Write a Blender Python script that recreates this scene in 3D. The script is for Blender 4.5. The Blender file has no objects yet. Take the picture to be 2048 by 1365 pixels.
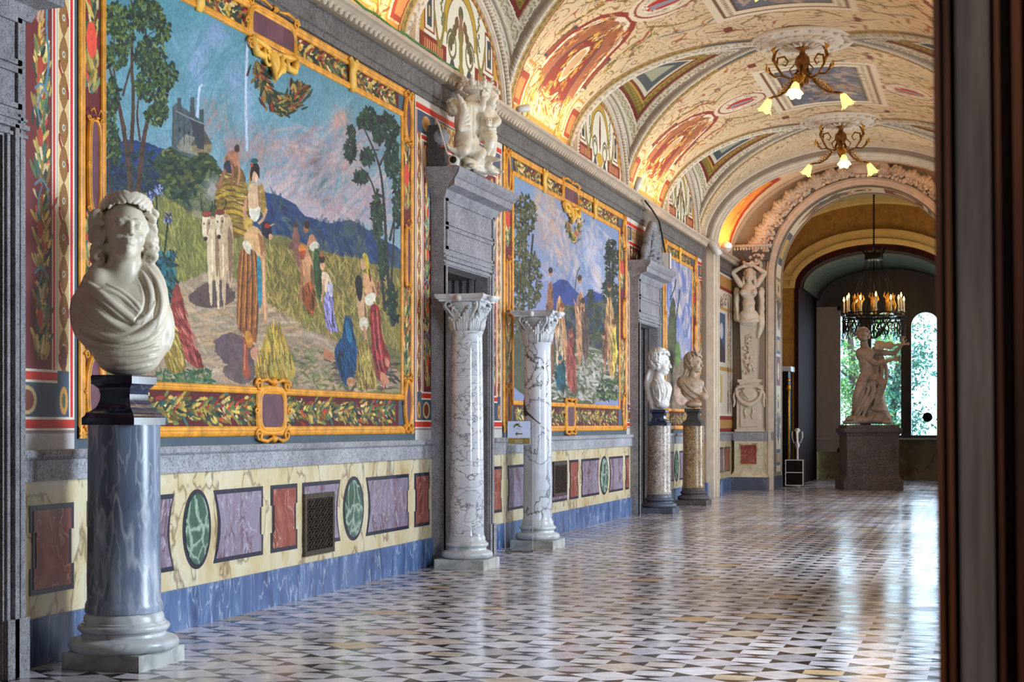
import bpy, math, random
import numpy as np
from mathutils import Vector, Matrix
R = math.radians
SC = bpy.context.scene
COL = SC.collection
# ------------------------------------------------------------------ camera, world, exposure
EYE_X, EYE_Z, FPX, HZ = 5.65, 1.5, 3000.0, 850.5
TH = math.atan(950 / FPX); CT, ST = math.cos(TH), math.sin(TH)
cd = bpy.data.cameras.new('camera'); cam = bpy.data.objects.new('camera', cd); COL.objects.link(cam)
cam.location = (EYE_X, 0, EYE_Z); cam.rotation_euler = (R(90), 0, TH)
cd.sensor_width = 36; cd.lens = FPX / 2048 * 36; cd.shift_y = (HZ - 682.5) / 2048
cd.clip_start = .05; cd.clip_end = 300
cd.dof.use_dof = True; cd.dof.focus_distance = 17; cd.dof.aperture_fstop = 16
SC.camera = cam
SC.view_settings.view_transform = 'Standard'; SC.view_settings.look = 'None'
SC.view_settings.gamma = 1; SC.view_settings.exposure = 0.0
SC.cycles.max_bounces = 8; SC.cycles.diffuse_bounces = 4; SC.cycles.sample_clamp_indirect = 6
w = bpy.data.worlds.new('sky'); SC.world = w; w.use_nodes = True
bg = w.node_tree.nodes['Background']; bg.inputs[0].default_value = (.74, .92, 1, 1); bg.inputs[1].default_value = 5.0

def area_light(name, loc, rot, sx, sy, power, col, spread=180):
    d = bpy.data.lights.new(name, 'AREA'); d.shape = 'RECTANGLE'; d.size = sx; d.size_y = sy
    d.energy = power; d.color = col; d.spread = R(spread)
    o = bpy.data.objects.new(name, d); COL.objects.link(o); o.location = loc; o.rotation_euler = rot
    return o
WIN_Y = (9.5, 16.9, 23.5, 29.6)          # windows of the right hand wall, never in frame
for wy in WIN_Y:                                 # daylight that falls in through them
    area_light('window_daylight', (6.42, wy, 2.7), (0, R(90), 0), 3.2, 1.5, 300 if wy < 12 else 240, (.74, .87, 1.0), 150)
area_light('window_daylight', (3.0, 42.75, 2.9), (R(-90), 0, 0), 2.6, 3.3, 60, (.85, .93, 1.0), 150)
area_light('window_daylight', (6.9, 37.0, 2.6), (0, R(90), 0), 2.6, 1.2, 45, (1.0, .80, .55), 150)
area_light('vestibule_fill_light', (4.2, -2.1, 2.6), (R(90), 0, R(0)), 1.4, 2.4, 34, (1, .93, .85), 170)  # fill light added to brighten the door post; no window opens there
UP_LIGHTS = [(12.7, 1.0), (19.1, 1.0), (25.5, 1.0)]   # flood lamps standing on the cornice
for uy, k in UP_LIGHTS:
    for sx in (.34, 5.76):
        area_light('cornice_flood_light', (sx, uy, 5.42), (R(180), R(-14) if sx < 3 else R(14), 0), .25, 2.4, 19 * k, (1, .66, .30), 170)
area_light('cornice_flood_light', (.34, 33.2, 5.42), (R(180), R(-14), 0), .2, 1.6, 34, (1, .55, .2), 170)
area_light('cornice_flood_light', (5.7, 33.2, 5.42), (R(180), R(14), 0), .2, 1.6, 34, (1, .55, .2), 170)
# ------------------------------------------------------------------ calibration helpers
def ray(px, py):
    X = (px - 1024) / FPX; Z = -(py - HZ) / FPX
    return np.array((X * CT - ST, X * ST + CT, Z))
def on_x(px, py, x):                             # point of the plane x = const seen at a pixel
    r = ray(px, py); t = (x - EYE_X) / r[0]; return (x, t * r[1], EYE_Z + t * r[2])
def on_y(px, py, y):
    r = ray(px, py); t = y / r[1]; return (EYE_X + t * r[0], y, EYE_Z + t * r[2])
def to_px(x, y, z):
    dx = x - EYE_X; X = dx * CT + y * ST; Z = -dx * ST + y * CT
    return 1024 + FPX * X / Z, HZ - FPX * (z - EYE_Z) / Z
# ------------------------------------------------------------------ colour
def lin(c):
    c = np.asarray(c, float) / 255.0
    return np.where(c <= .04045, c / 12.92, ((c + .055) / 1.055) ** 2.4)
def L4(c): return (*[float(v) for v in lin(c)], 1.0)
# ------------------------------------------------------------------ materials
MATS = {}
def new_mat(name):
    m = bpy.data.materials.new(name); m.use_nodes = True
    nt = m.node_tree; b = nt.nodes['Principled BSDF']; MATS[name] = m
    return m, nt, b
def N(nt, t, **kw):
    n = nt.nodes.new(t)
    for k, v in kw.items():
        if k.startswith('i_'):
            key = k[2:]; n.inputs[int(key) if key.isdigit() else key.replace('_', ' ')].default_value = v
        else: setattr(n, k, v)
    return n
def mth(nt, op, a, b=None, c=None):
    n = nt.nodes.new('ShaderNodeMath'); n.operation = op
    for i, v in enumerate((a, b, c)):
        if v is None: continue
        if isinstance(v, (int, float)): n.inputs[i].default_value = v
        else: nt.links.new(v, n.inputs[i])
    return n.outputs[0]
def mixc(nt, f, a, b, mode='MIX'):
    n = nt.nodes.new('ShaderNodeMix'); n.data_type = 'RGBA'; n.blend_type = mode
    for i, v in ((0, f), (6, a), (7, b)):
        if isinstance(v, (int, float)): n.inputs[i].default_value = v
        elif isinstance(v, tuple): n.inputs[i].default_value = v if len(v) == 4 else L4(v)
        else: nt.links.new(v, n.inputs[i])
    return n.outputs[2]
def coords(nt, scale=(1, 1, 1), rot=(0, 0, 0), warp=0, wscale=2.0, gen='Object'):
    tc = N(nt, 'ShaderNodeTexCoord'); mp = N(nt, 'ShaderNodeMapping')
    mp.inputs['Scale'].default_value = scale; mp.inputs['Rotation'].default_value = rot
    nt.links.new(tc.outputs[gen], mp.inputs[0]); v = mp.outputs[0]
    if warp:
        nz = N(nt, 'ShaderNodeTexNoise'); nz.inputs['Scale'].default_value = wscale; nz.inputs['Detail'].default_value = 4
        nt.links.new(v, nz.inputs['Vector'])
        va = N(nt, 'ShaderNodeVectorMath', operation='MULTIPLY_ADD')
        nt.links.new(nz.outputs['Color'], va.inputs[0]); va.inputs[1].default_value = (warp,) * 3; nt.links.new(v, va.inputs[2])
        v = va.outputs[0]
    return v
def noise(nt, v, scale, detail=5, rough=.6, out='Fac'):
    n = N(nt, 'ShaderNodeTexNoise'); n.inputs['Scale'].default_value = scale
    n.inputs['Detail'].default_value = detail; n.inputs['Roughness'].default_value = rough
    nt.links.new(v, n.inputs['Vector']); return n.outputs[out]
def ramp(nt, f, stops):
    n = N(nt, 'ShaderNodeValToRGB'); cr = n.color_ramp
    while len(cr.elements) > 1: cr.elements.remove(cr.elements[-1])
    for i, (p, c) in enumerate(stops):
        e = cr.elements[0] if i == 0 else cr.elements.new(p)
        e.position = p; e.color = L4(c)
    nt.links.new(f, n.inputs[0]); return n.outputs[0]
def bump(nt, b, h, strength=.3, dist=.01):
    n = N(nt, 'ShaderNodeBump'); n.inputs['Strength'].default_value = strength; n.inputs['Distance'].default_value = dist
    nt.links.new(h, n.inputs['Height']); nt.links.new(n.outputs[0], b.inputs['Normal'])
def plain(name, c, rough=.6, metal=0, var=.12, scale=6, bmp=0, emis=None, es=0):
    m, nt, b = new_mat(name)
    v = coords(nt); n = noise(nt, v, scale)
    c = np.array(c, float)
    col = ramp(nt, n, [(.3, tuple(c * (1 - var))), (.7, tuple(np.clip(c * (1 + var), 0, 255)))])
    nt.links.new(col, b.inputs['Base Color']); b.inputs['Roughness'].default_value = rough; b.inputs['Metallic'].default_value = metal
    if bmp: bump(nt, b, noise(nt, v, scale * 6), bmp, .01)
    if emis: b.inputs['Emission Color'].default_value = L4(emis); b.inputs['Emission Strength'].default_value = es
    return m
def marble(name, stops, vein=None, scale=2.5, stretch=(1, 1, 1), rot=(0, 0, 0), warp=.6, vscale=1.6, vw=.03, rough=.25, vein2=None, wscale=1.5, vamt=1.0):
    m, nt, b = new_mat(name)
    v = coords(nt, stretch, rot, warp, wscale)
    col = ramp(nt, noise(nt, v, scale, 7, .62), stops)
    def add(col, vc, vs, w_, amt):
        n = noise(nt, v, vs, 3, .5); a = mth(nt, 'ABSOLUTE', mth(nt, 'SUBTRACT', n, .5))
        mr = N(nt, 'ShaderNodeMapRange'); mr.inputs[1].default_value = 0; mr.inputs[2].default_value = w_
        mr.inputs[3].default_value = amt; mr.inputs[4].default_value = 0; nt.links.new(a, mr.inputs[0])
        return mixc(nt, mr.outputs[0], col, vc)
    if vein: col = add(col, vein, vscale, vw, vamt)
    if vein2: col = add(col, vein2, vscale * 2.3, vw * .7, vamt * .8)
    nt.links.new(col, b.inputs['Base Color']); b.inputs['Roughness'].default_value = rough
    return m
def cells(name, base, base2, vein, scale=6, w_=.05, rough=.25, warp=.15, stretch=(1, 1, 1)):
    m, nt, b = new_mat(name)
    v = coords(nt, stretch, (0, 0, 0), warp, 3)
    vo = N(nt, 'ShaderNodeTexVoronoi', feature='DISTANCE_TO_EDGE'); vo.inputs['Scale'].default_value = scale
    nt.links.new(v, vo.inputs['Vector'])
    mr = N(nt, 'ShaderNodeMapRange'); mr.inputs[1].default_value = 0; mr.inputs[2].default_value = w_
    mr.inputs[3].default_value = 1; mr.inputs[4].default_value = 0; nt.links.new(vo.outputs['Distance'], mr.inputs[0])
    col = ramp(nt, noise(nt, v, scale * .5, 6), [(.35, base), (.65, base2)])
    mask = mth(nt, 'MULTIPLY', mr.outputs[0], noise(nt, v, 1.1, 3)); mask = mth(nt, 'MULTIPLY', mask, 1.7)
    nt.links.new(mixc(nt, mask, col, vein), b.inputs['Base Color']); b.inputs['Roughness'].default_value = rough
    return m
def stone(name, c, dark, rough=.75, scale=14, bmp=.5):
    m, nt, b = new_mat(name); v = coords(nt)
    n1 = noise(nt, v, scale, 8, .8); n2 = noise(nt, v, 1.7, 4); n3 = noise(nt, v, scale * 7, 3, .7)
    c = np.array(c, float)
    a = ramp(nt, n1, [(.30, dark), (.46, tuple(c * .8)), (.62, tuple(c)), (.8, tuple(np.clip(c * 1.25, 0, 255)))])
    a = mixc(nt, .45, a, ramp(nt, n2, [(.3, tuple(c * .72)), (.7, tuple(np.clip(c * 1.15, 0, 255)))]))
    nt.links.new(mixc(nt, .75, a, ramp(nt, n3, [(.36, (46, 46, 50)), (.49, (255, 255, 255))]), 'MULTIPLY'), b.inputs['Base Color'])
    b.inputs['Roughness'].default_value = rough; bump(nt, b, mth(nt, 'ADD', n1, n3), bmp, .012)
    return m
def attr_mat(name, rough=.7, bmp=0, detail=.1, dscale=60):
    m, nt, b = new_mat(name)
    a = N(nt, 'ShaderNodeAttribute'); a.attribute_name = 'paint'
    v = coords(nt); n = noise(nt, v, dscale, 4)
    g = int(255 * (1 - detail))
    col = mixc(nt, 1.0, a.outputs['Color'], ramp(nt, n, [(.3, (g, g, g)), (.6, (255, 255, 255))]), 'MULTIPLY')
    nt.links.new(col, b.inputs['Base Color']); b.inputs['Roughness'].default_value = rough
    if bmp: bump(nt, b, noise(nt, v, 40, 3), bmp, .004)
    return m
M = {}
M['stone'] = stone('grey_stone', (158, 156, 162), (44, 44, 48))
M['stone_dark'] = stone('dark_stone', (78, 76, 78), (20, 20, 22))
M['stone_plinth'] = stone('brown_grey_stone', (98, 90, 88), (52, 48, 48), .7, 5, .2)
M['ledge'] = stone('ledge_stone', (176, 178, 188), (96, 98, 108), .5, 9, .3)
M['cornice'] = stone('cornice_stone', (118, 112, 108), (66, 62, 60), .7, 6, .2)
M['statuary'] = marble('statuary_marble', [(.25, (202, 190, 168)), (.6, (228, 218, 200))], (170, 158, 140), 3, vw=.008, vscale=2.2, rough=.38, vamt=.25)
M['statuary_tan'] = marble('tan_statuary_marble', [(.25, (165, 140, 118)), (.65, (200, 178, 156))], (110, 90, 74), 3, vw=.02, vscale=2.2, rough=.4, vamt=.5)
M['statuary_blue'] = marble('white_statuary_marble', [(.25, (215, 216, 218)), (.6, (236, 236, 236))], (160, 160, 165), 3, vw=.012, vscale=2.2, rough=.4, vamt=.4)
M['statue_grey'] = marble('weathered_marble', [(.25, (128, 112, 100)), (.7, (176, 160, 146))], (90, 76, 66), 3, vw=.02, vscale=2.2, rough=.5, vamt=.5)
M['plaster_white'] = plain('white_plaster', (216, 202, 184), .6, var=.05)
M['plaster_tan'] = plain('tan_plaster', (150, 134, 118), .8, var=.04)
M['blue_marble'] = marble('blue_grey_marble', [(.28, (78, 88, 108)), (.5, (116, 130, 156)), (.68, (170, 182, 204))], (206, 212, 222), 1.7, (2.8, 2.8, .55), (0, R(16), 0), .45, 1.5, .035, .26, (190, 198, 212), vamt=.55)
M['black_marble'] = marble('black_blue_marble', [(.3, (30, 36, 52)), (.7, (54, 66, 92))], (110, 120, 144), 3, (1, 1, 1.6), (0, 0, 0), .4, 1.6, .012, .14, vamt=.5)
M['slab'] = marble('grey_white_marble', [(.3, (168, 170, 168)), (.7, (206, 208, 204))], (120, 124, 126), 4, rough=.35, vamt=.5)
M['white_column'] = cells('white_breccia_marble', (192, 196, 208), (226, 228, 234), (84, 86, 86), 4.6, .055, .14, .8, (1.0, 1.0, 1.7))
M['cracked_column'] = cells('veined_white_marble', (184, 190, 204), (222, 226, 234), (74, 70, 66), 2.4, .035, .16, .8, (1, 1, .8))
M['white_base'] = marble('white_base_marble', [(.3, (176, 180, 186)), (.7, (216, 218, 222))], (130, 134, 140), 4, rough=.3, vamt=.5)
M['breccia_grey'] = cells('grey_breccia', (166, 152, 140), (214, 204, 196), (64, 50, 62), 11, .16, .28, 1.4, (1, 1, 1.3))
M['breccia_tan'] = cells('tan_breccia', (150, 118, 84), (200, 168, 124), (52, 36, 34), 11, .18, .28, 1.4, (1, 1, 1.3))
M['base_blue'] = marble('blue_skirting_marble', [(.3, (34, 52, 92)), (.46, (72, 98, 146)), (.58, (88, 114, 160)), (.74, (136, 158, 196))], (206, 216, 232), 3.4, (1, 2.0, .5), (R(30), 0, 0), .5, 3.2, .018, .35, vamt=.5)
M['base_blue_dark'] = marble('dark_blue_skirting', [(.3, (60, 66, 80)), (.7, (96, 104, 124))], (150, 156, 170), 2.0, (1, 1.6, .35), (R(28), 0, 0), .5, 3.2, .015, .4, vamt=.4)
M['cream'] = marble('cream_marble', [(.25, (172, 146, 104)), (.42, (208, 188, 146)), (.6, (218, 208, 180)), (.76, (176, 170, 152))], (112, 82, 54), 3.0, (1, 1.2, .7), (R(20), 0, 0), .9, 1.9, .024, .3, vamt=.75)
M['cream_light'] = marble('pale_cream_marble', [(.25, (206, 196, 164)), (.6, (226, 220, 196))], (160, 140, 108), 2, rough=.3, vamt=.35)
M['purple'] = marble('violet_marble', [(.28, (104, 70, 84)), (.42, (132, 110, 128)), (.55, (144, 134, 156)), (.7, (118, 94, 110)), (.82, (164, 154, 160))], (92, 44, 56), 2.4, (1, 2.2, 1.0), (R(12), 0, 0), 1.0, 1.5, .03, .3, (196, 188, 204), vamt=.8)
M['redm'] = marble('red_marble', [(.28, (104, 40, 34)), (.5, (146, 72, 60)), (.7, (176, 112, 98))], (210, 160, 148), 2.6, (1, 1.6, 1), (0, 0, 0), .9, 2.2, .014, .3, vamt=.7)
M['greenm'] = cells('green_marble', (48, 76, 66), (82, 112, 98), (168, 190, 172), 6.5, .11, .25, .3, (1, 1, .8))
M['navy'] = plain('navy_marble', (28, 32, 54), .3, var=.25)
M['teal'] = plain('slate_blue_paint', (72, 88, 100), .7, var=.05)
M['gold'] = plain('gold_ochre_paint', (216, 146, 44), .45, var=.16, scale=9)
M['gold_hi'] = plain('light_gold_paint', (238, 178, 72), .45, var=.12, scale=9)
M['gold_dk'] = plain('dark_gold_paint', (128, 70, 22), .5, var=.15)
M['maroon'] = plain('maroon_paint', (104, 30, 36), .6, var=.18, scale=3)
M['plum'] = marble('plum_paint', [(.3, (74, 38, 54)), (.7, (112, 66, 84))], (60, 28, 40), 3, rough=.55, vamt=.4)
M['bronze'] = plain('dark_bronze', (70, 58, 50), .5, .5, var=.25, scale=30)
M['black'] = plain('black_void', (10, 9, 9), .8, var=0)
M['iron'] = plain('black_iron', (24, 20, 18), .45, .7, var=.3, scale=20)
M['brass'] = plain('gilt_brass', (206, 146, 56), .35, .7, var=.3, scale=25)
M['brass_dk'] = plain('dark_gilt_brass', (120, 78, 32), .4, .7, var=.4, scale=20)
M['wood_red'] = plain('mahogany', (40, 15, 11), .75, var=.3, scale=5)
M['lacquer'] = plain('dark_red_lacquer', (78, 26, 20), .3, var=.15)
M['lacquer_gold'] = plain('gilt_line', (206, 150, 70), .35, .4, var=.15)
M['yellow'] = plain('ochre_wallpaper', (150, 108, 40), .7, var=.14, scale=7)
M['yellow_pale'] = plain('pale_ochre_plaster', (186, 156, 92), .7, var=.05)
M['shutter'] = plain('white_painted_wood', (178, 172, 170), .45, var=.04)
M['wood_red'].node_tree.nodes['Principled BSDF'].inputs['Specular IOR Level'].default_value = .08
M['cornice_plaster'] = plain('warm_cornice_plaster', (190, 170, 148), .65, var=.06)
M['stained'] = marble('stained_greenish_marble', [(.3, (84, 72, 46)), (.5, (120, 110, 78)), (.7, (150, 140, 106))], (70, 48, 28), 1.4, rough=.35, vamt=.6, vw=.05, vscale=1.0)
M['bay_plaster'] = plain('grey_green_plaster', (74, 68, 48), .8, var=.15, scale=3)
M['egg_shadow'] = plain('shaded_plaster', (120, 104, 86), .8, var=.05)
M['dark_wood'] = plain('dark_window_wood', (38, 30, 36), .4, var=.2)
M['white_plastic'] = plain('white_plastic', (214, 208, 200), .4, var=.03)
M['green_wire'] = plain('green_wire', (60, 120, 50), .5)
M['painted'] = attr_mat('fresco_paint', .72, .12, .14, 30)
M['painted_sharp'] = attr_mat('tempera_paint', .6, 0, .06, 50)
def wood_mat():
    m, nt, b = new_mat('walnut_post'); v = coords(nt, (14, 14, .9), (0, 0, 0), .15, 3)
    col = ramp(nt, noise(nt, v, 3, 6), [(.3, (58, 30, 20)), (.5, (104, 56, 34)), (.68, (140, 84, 54))])
    nt.links.new(col, b.inputs['Base Color']); b.inputs['Roughness'].default_value = .3; return m
M['walnut'] = wood_mat()
def wood_grey():
    m, nt, b = new_mat('worn_grey_brown_wood'); v = coords(nt, (14, 14, .9), (0, 0, 0), .15, 3)
    col = ramp(nt, noise(nt, v, 3, 6), [(.3, (84, 72, 70)), (.5, (130, 120, 120)), (.7, (164, 156, 158))])
    nt.links.new(col, b.inputs['Base Color']); b.inputs['Roughness'].default_value = .35; return m
M['walnut_grey'] = wood_grey()
def glow(name, c, s):
    m, nt, b = new_mat(name); b.inputs['Base Color'].default_value = L4(c); b.inputs['Emission Color'].default_value = L4(c)
    b.inputs['Emission Strength'].default_value = s; return m
M['lit_glass'] = glow('lit_frosted_glass', (255, 206, 110), 2.2)
M['bulb'] = glow('lit_bulb', (255, 236, 170), 14)
M['flame'] = glow('candle_bulb', (255, 190, 90), 12)
M['candle'] = plain('cream_candle_tube', (214, 200, 170), .5)
def glass(name, alpha=.08, col=(230, 240, 250)):
    m, nt, b = new_mat(name); out = nt.nodes['Material Output']
    t = N(nt, 'ShaderNodeBsdfTransparent'); g = N(nt, 'ShaderNodeBsdfGlossy'); g.inputs['Roughness'].default_value = .05
    t.inputs[0].default_value = L4(col); mx = N(nt, 'ShaderNodeMixShader'); mx.inputs[0].default_value = alpha
    nt.links.new(t.outputs[0], mx.inputs[1]); nt.links.new(g.outputs[0], mx.inputs[2]); nt.links.new(mx.outputs[0], out.inputs[0]); return m
M['glass'] = glass('window_glass', .06)
M['acrylic'] = glass('clear_acrylic', .035, (246, 250, 252))
def floor_mat():
    m, nt, b = new_mat('marble_mosaic_floor')
    tc = N(nt, 'ShaderNodeTexCoord'); sp = N(nt, 'ShaderNodeSeparateXYZ'); nt.links.new(tc.outputs['Object'], sp.inputs[0])
    P, PY_ = .486, .345
    u = mth(nt, 'ADD', mth(nt, 'DIVIDE', sp.outputs[0], P), 40 - 4.707 / P); v = mth(nt, 'ADD', mth(nt, 'DIVIDE', sp.outputs[1], PY_), 40 - 9.226 / PY_)
    def near(q): return mth(nt, 'ABSOLUTE', mth(nt, 'SUBTRACT', mth(nt, 'FRACT', mth(nt, 'ADD', q, .5)), .5))
    a, c = near(u), near(v)
    la, lc = mth(nt, 'LESS_THAN', a, .25), mth(nt, 'LESS_THAN', c, .25)
    xor = mth(nt, 'ABSOLUTE', mth(nt, 'SUBTRACT', la, lc)); s = mth(nt, 'ADD', a, c)
    dark = mth(nt, 'MULTIPLY', xor, mth(nt, 'LESS_THAN', s, .5))
    both = mth(nt, 'MULTIPLY', la, lc)
    # tile ids: squares round(), lozenges floor()+.5
    ru, rv = mth(nt, 'ROUND', u), mth(nt, 'ROUND', v); fu, fv = mth(nt, 'ADD', mth(nt, 'FLOOR', u), .5), mth(nt, 'ADD', mth(nt, 'FLOOR', v), .5)
    isl = mth(nt, 'GREATER_THAN', s, .5)
    iu = mth(nt, 'ADD', mth(nt, 'MULTIPLY', fu, isl), mth(nt, 'MULTIPLY', ru, mth(nt, 'SUBTRACT', 1, isl)))
    iv = mth(nt, 'ADD', mth(nt, 'MULTIPLY', fv, isl), mth(nt, 'MULTIPLY', rv, mth(nt, 'SUBTRACT', 1, isl)))
    cb = N(nt, 'ShaderNodeCombineXYZ'); nt.links.new(iu, cb.inputs[0]); nt.links.new(iv, cb.inputs[1])
    wn = N(nt, 'ShaderNodeTexWhiteNoise', noise_dimensions='3D'); nt.links.new(cb.outputs[0], wn.inputs['Vector'])
    lightc = ramp(nt, wn.outputs['Value'], [(0, (178, 172, 178)), (.3, (198, 193, 202)), (.7, (222, 218, 226)), (.86, (206, 198, 198)), (.94, (196, 176, 152)), (.98, (196, 166, 124)), (1, (208, 204, 208))])
    vv = coords(nt, (1, 1, 1), (0, 0, 0), .3, 3); nz = noise(nt, vv, 9, 7, .7)
    lightc = mixc(nt, 1.0, lightc, ramp(nt, nz, [(.3, (205, 200, 200)), (.6, (255, 255, 255))]), 'MULTIPLY')
    col = mixc(nt, dark, lightc, ramp(nt, nz, [(.3, (14, 13, 15)), (.7, (30, 28, 31))]))
    # joints
    j1 = mth(nt, 'LESS_THAN', mth(nt, 'ABSOLUTE', mth(nt, 'SUBTRACT', s, .5)), .006)
    j2 = mth(nt, 'MULTIPLY', mth(nt, 'LESS_THAN', s, .5), mth(nt, 'LESS_THAN', mth(nt, 'MINIMUM', mth(nt, 'ABSOLUTE', mth(nt, 'SUBTRACT', a, .25)), mth(nt, 'ABSOLUTE', mth(nt, 'SUBTRACT', c, .25))), .005))
    col = mixc(nt, mth(nt, 'MULTIPLY', mth(nt, 'MAXIMUM', j1, j2), .7), col, (60, 54, 52))
    nt.links.new(col, b.inputs['Base Color'])
    rg = N(nt, 'ShaderNodeMapRange'); nt.links.new(wn.outputs['Value'], rg.inputs[0]); rg.inputs[3].default_value = .13; rg.inputs[4].default_value = .23
    nt.links.new(rg.outputs[0], b.inputs['Roughness'])
    b.inputs['Specular IOR Level'].default_value = .36; b.inputs['Coat Weight'].default_value = .0; b.inputs['Coat Roughness'].default_value = .10
    wav = noise(nt, coords(nt, (1, 2.2, 1)), 2.2, 2); hb = mth(nt, 'ADD', wav, mth(nt, 'MULTIPLY', nz, .06))
    bump(nt, b, hb, .22, .02)
    return m
M['floor'] = floor_mat()
# ------------------------------------------------------------------ mesh helpers
ORG = {}
def finish(name, me, mat, parent=None, smooth=False, auto=True):
    n = len(me.vertices)
    co = np.empty(n * 3); me.vertices.foreach_get('co', co); co = co.reshape(-1, 3)
    if parent is None:
        lo, hi = co.min(0), co.max(0); org = np.array(((lo[0] + hi[0]) / 2, (lo[1] + hi[1]) / 2, lo[2]))
    else: org = ORG[parent]
    me.vertices.foreach_set('co', (co - org).astype(np.float32).ravel()); 
    if mat: me.materials.append(mat)
    if smooth: me.polygons.foreach_set('use_smooth', np.ones(len(me.polygons), bool))
    me.update()
    o = bpy.data.objects.new(name, me); COL.objects.link(o)
    if parent is None: o.location = org
    else: o.parent = parent
    ORG[o] = org
    return o
def tag(o, label=None, cat=None, group=None, kind=None):
    for k, v in (('label', label), ('category', cat), ('group', group), ('kind', kind)):
        if v: o[k] = v
    return o
def thing(name, label, cat, loc, group=None):
    o = bpy.data.objects.new(name, None); COL.objects.link(o); o.location = loc; o.empty_display_size = .1
    ORG[o] = np.array(loc, float); return tag(o, label, cat, group)
class MB:
    def __init__(s): s.v = []; s.f = []
    def add(s, vs, fs):
        k = len(s.v); s.v += [tuple(map(float, p)) for p in vs]; s.f += [tuple(i + k for i in f) for f in fs]; return s
    def box(s, x0, x1, y0, y1, z0, z1):
        return s.add([(x0, y0, z0), (x1, y0, z0), (x1, y1, z0), (x0, y1, z0), (x0, y0, z1), (x1, y0, z1), (x1, y1, z1), (x0, y1, z1)],
                     [(0, 3, 2, 1), (4, 5, 6, 7), (0, 1, 5, 4), (1, 2, 6, 5), (2, 3, 7, 6), (3, 0, 4, 7)])
    def loft(s, rings, cap=True, closed=True):
        n = len(rings[0]); vs = [p for r in rings for p in r]; fs = []
        for i in range(len(rings) - 1):
            for j in range(n if closed else n - 1):
                a, b_ = i * n + j, i * n + (j + 1) % n; fs.append((a, b_, b_ + n, a + n))
        if cap and closed: fs.append(tuple(range(n))[::-1]); fs.append(tuple((len(rings) - 1) * n + j for j in range(n)))
        return s.add(vs, fs)
    def prism(s, prof, axis, a, b):              # prof: list of 2D points; extruded along axis
        def P(q, t): return {'x': (t, q[0], q[1]), 'y': (q[0], t, q[1]), 'z': (q[0], q[1], t)}[axis]
        return s.loft([[P(q, a) for q in prof], [P(q, b) for q in prof]])
    def lathe(s, prof, c=(0, 0, 0), n=32, rx=1, ry=1, f=None):   # prof: (r, z)
        rings = []
        for r, z in prof:
            ring = []
            for j in range(n):
                t = 2 * math.pi * j / n; rr = r * (f(t, z) if f else 1)
                ring.append((c[0] + rr * rx * math.cos(t), c[1] + rr * ry * math.sin(t), c[2] + z))
            rings.append(ring)
        return s.loft(rings)
    def tube(s, pts, rad, n=8, cap=True):
        pts = [np.array(p, float) for p in pts]; k = len(pts)
        rad = [rad] * k if isinstance(rad, (int, float)) else rad
        t0 = pts[1] - pts[0]; t0 /= np.linalg.norm(t0) + 1e-9
        up = np.array((0, 0, 1.0)) if abs(t0[2]) < .9 else np.array((1.0, 0, 0))
        u = np.cross(t0, up); u /= np.linalg.norm(u); rings = []
        for i in range(k):
            t = pts[min(i + 1, k - 1)] - pts[max(i - 1, 0)]; t /= np.linalg.norm(t) + 1e-9
            u = u - t * u.dot(t); u /= np.linalg.norm(u) + 1e-9; w_ = np.cross(t, u)
            rings.append([pts[i] + rad[i] * (math.cos(2 * math.pi * j / n) * u + math.sin(2 * math.pi * j / n) * w_) for j in range(n)])
        return s.loft(rings, cap)
    def ball(s, c, r, n=12, m=8):
        r = (r, r, r) if isinstance(r, (int, float)) else r
        rings = []
        for i in range(m + 1):
            ph = -math.pi / 2 + math.pi * i / m; q = max(math.cos(ph), .02)
            rings.append([(c[0] + r[0] * q * math.cos(2 * math.pi * j / n), c[1] + r[1] * q * math.sin(2 * math.pi * j / n), c[2] + r[2] * math.sin(ph)) for j in range(n)])
        return s.loft(rings)
    def build(s, name, mat, parent=None, smooth=False, angle=None):
        me = bpy.data.meshes.new(name); me.from_pydata(s.v, [], s.f)
        o = finish(name, me, mat, parent, smooth)
        if smooth and angle:
            me.set_sharp_from_angle(angle=R(angle))
        return o
def grid_obj(name, P, C, mat, parent=None, smooth=True):
    H, W = P.shape[:2]; me = bpy.data.meshes.new(name)
    idx = np.arange(H * W).reshape(H, W)
    q = np.stack([idx[:-1, :-1], idx[:-1, 1:], idx[1:, 1:], idx[1:, :-1]], -1).reshape(-1, 4)
    np_mesh(me, P.reshape(-1, 3), q)
    if C is not None:
        at = me.color_attributes.new('paint', 'FLOAT_COLOR', 'POINT')
        c4 = np.ones((H * W, 4), np.float32); c4[:, :3] = lin(np.clip(C, 0, 255)).reshape(-1, 3); at.data.foreach_set('color', c4.ravel())
    return finish(name, me, mat, parent, smooth)
def np_mesh(me, V, Q):
    k = Q.shape[1]
    me.vertices.add(len(V)); me.vertices.foreach_set('co', V.astype(np.float32).ravel())
    me.loops.add(Q.size); me.loops.foreach_set('vertex_index', Q.astype(np.int32).ravel())
    me.polygons.add(len(Q)); me.polygons.foreach_set('loop_start', (np.arange(len(Q)) * k).astype(np.int32))
    me.polygons.foreach_set('loop_total', np.full(len(Q), k, np.int32)); me.update(calc_edges=True); me.validate()
def struct(o): o['kind'] = 'structure'; return o
def chaikin(p, it=2, closed=True):
    p = np.array(p, float)
    for _ in range(it):
        q = np.roll(p, -1, 0) if closed else p[1:]
        a = p if closed else p[:-1]
        r = np.empty((len(a) * 2, p.shape[1])); r[0::2] = .75 * a + .25 * q; r[1::2] = .25 * a + .75 * q
        p = r if closed else np.vstack([p[:1], r, p[-1:]])
    return p
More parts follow.
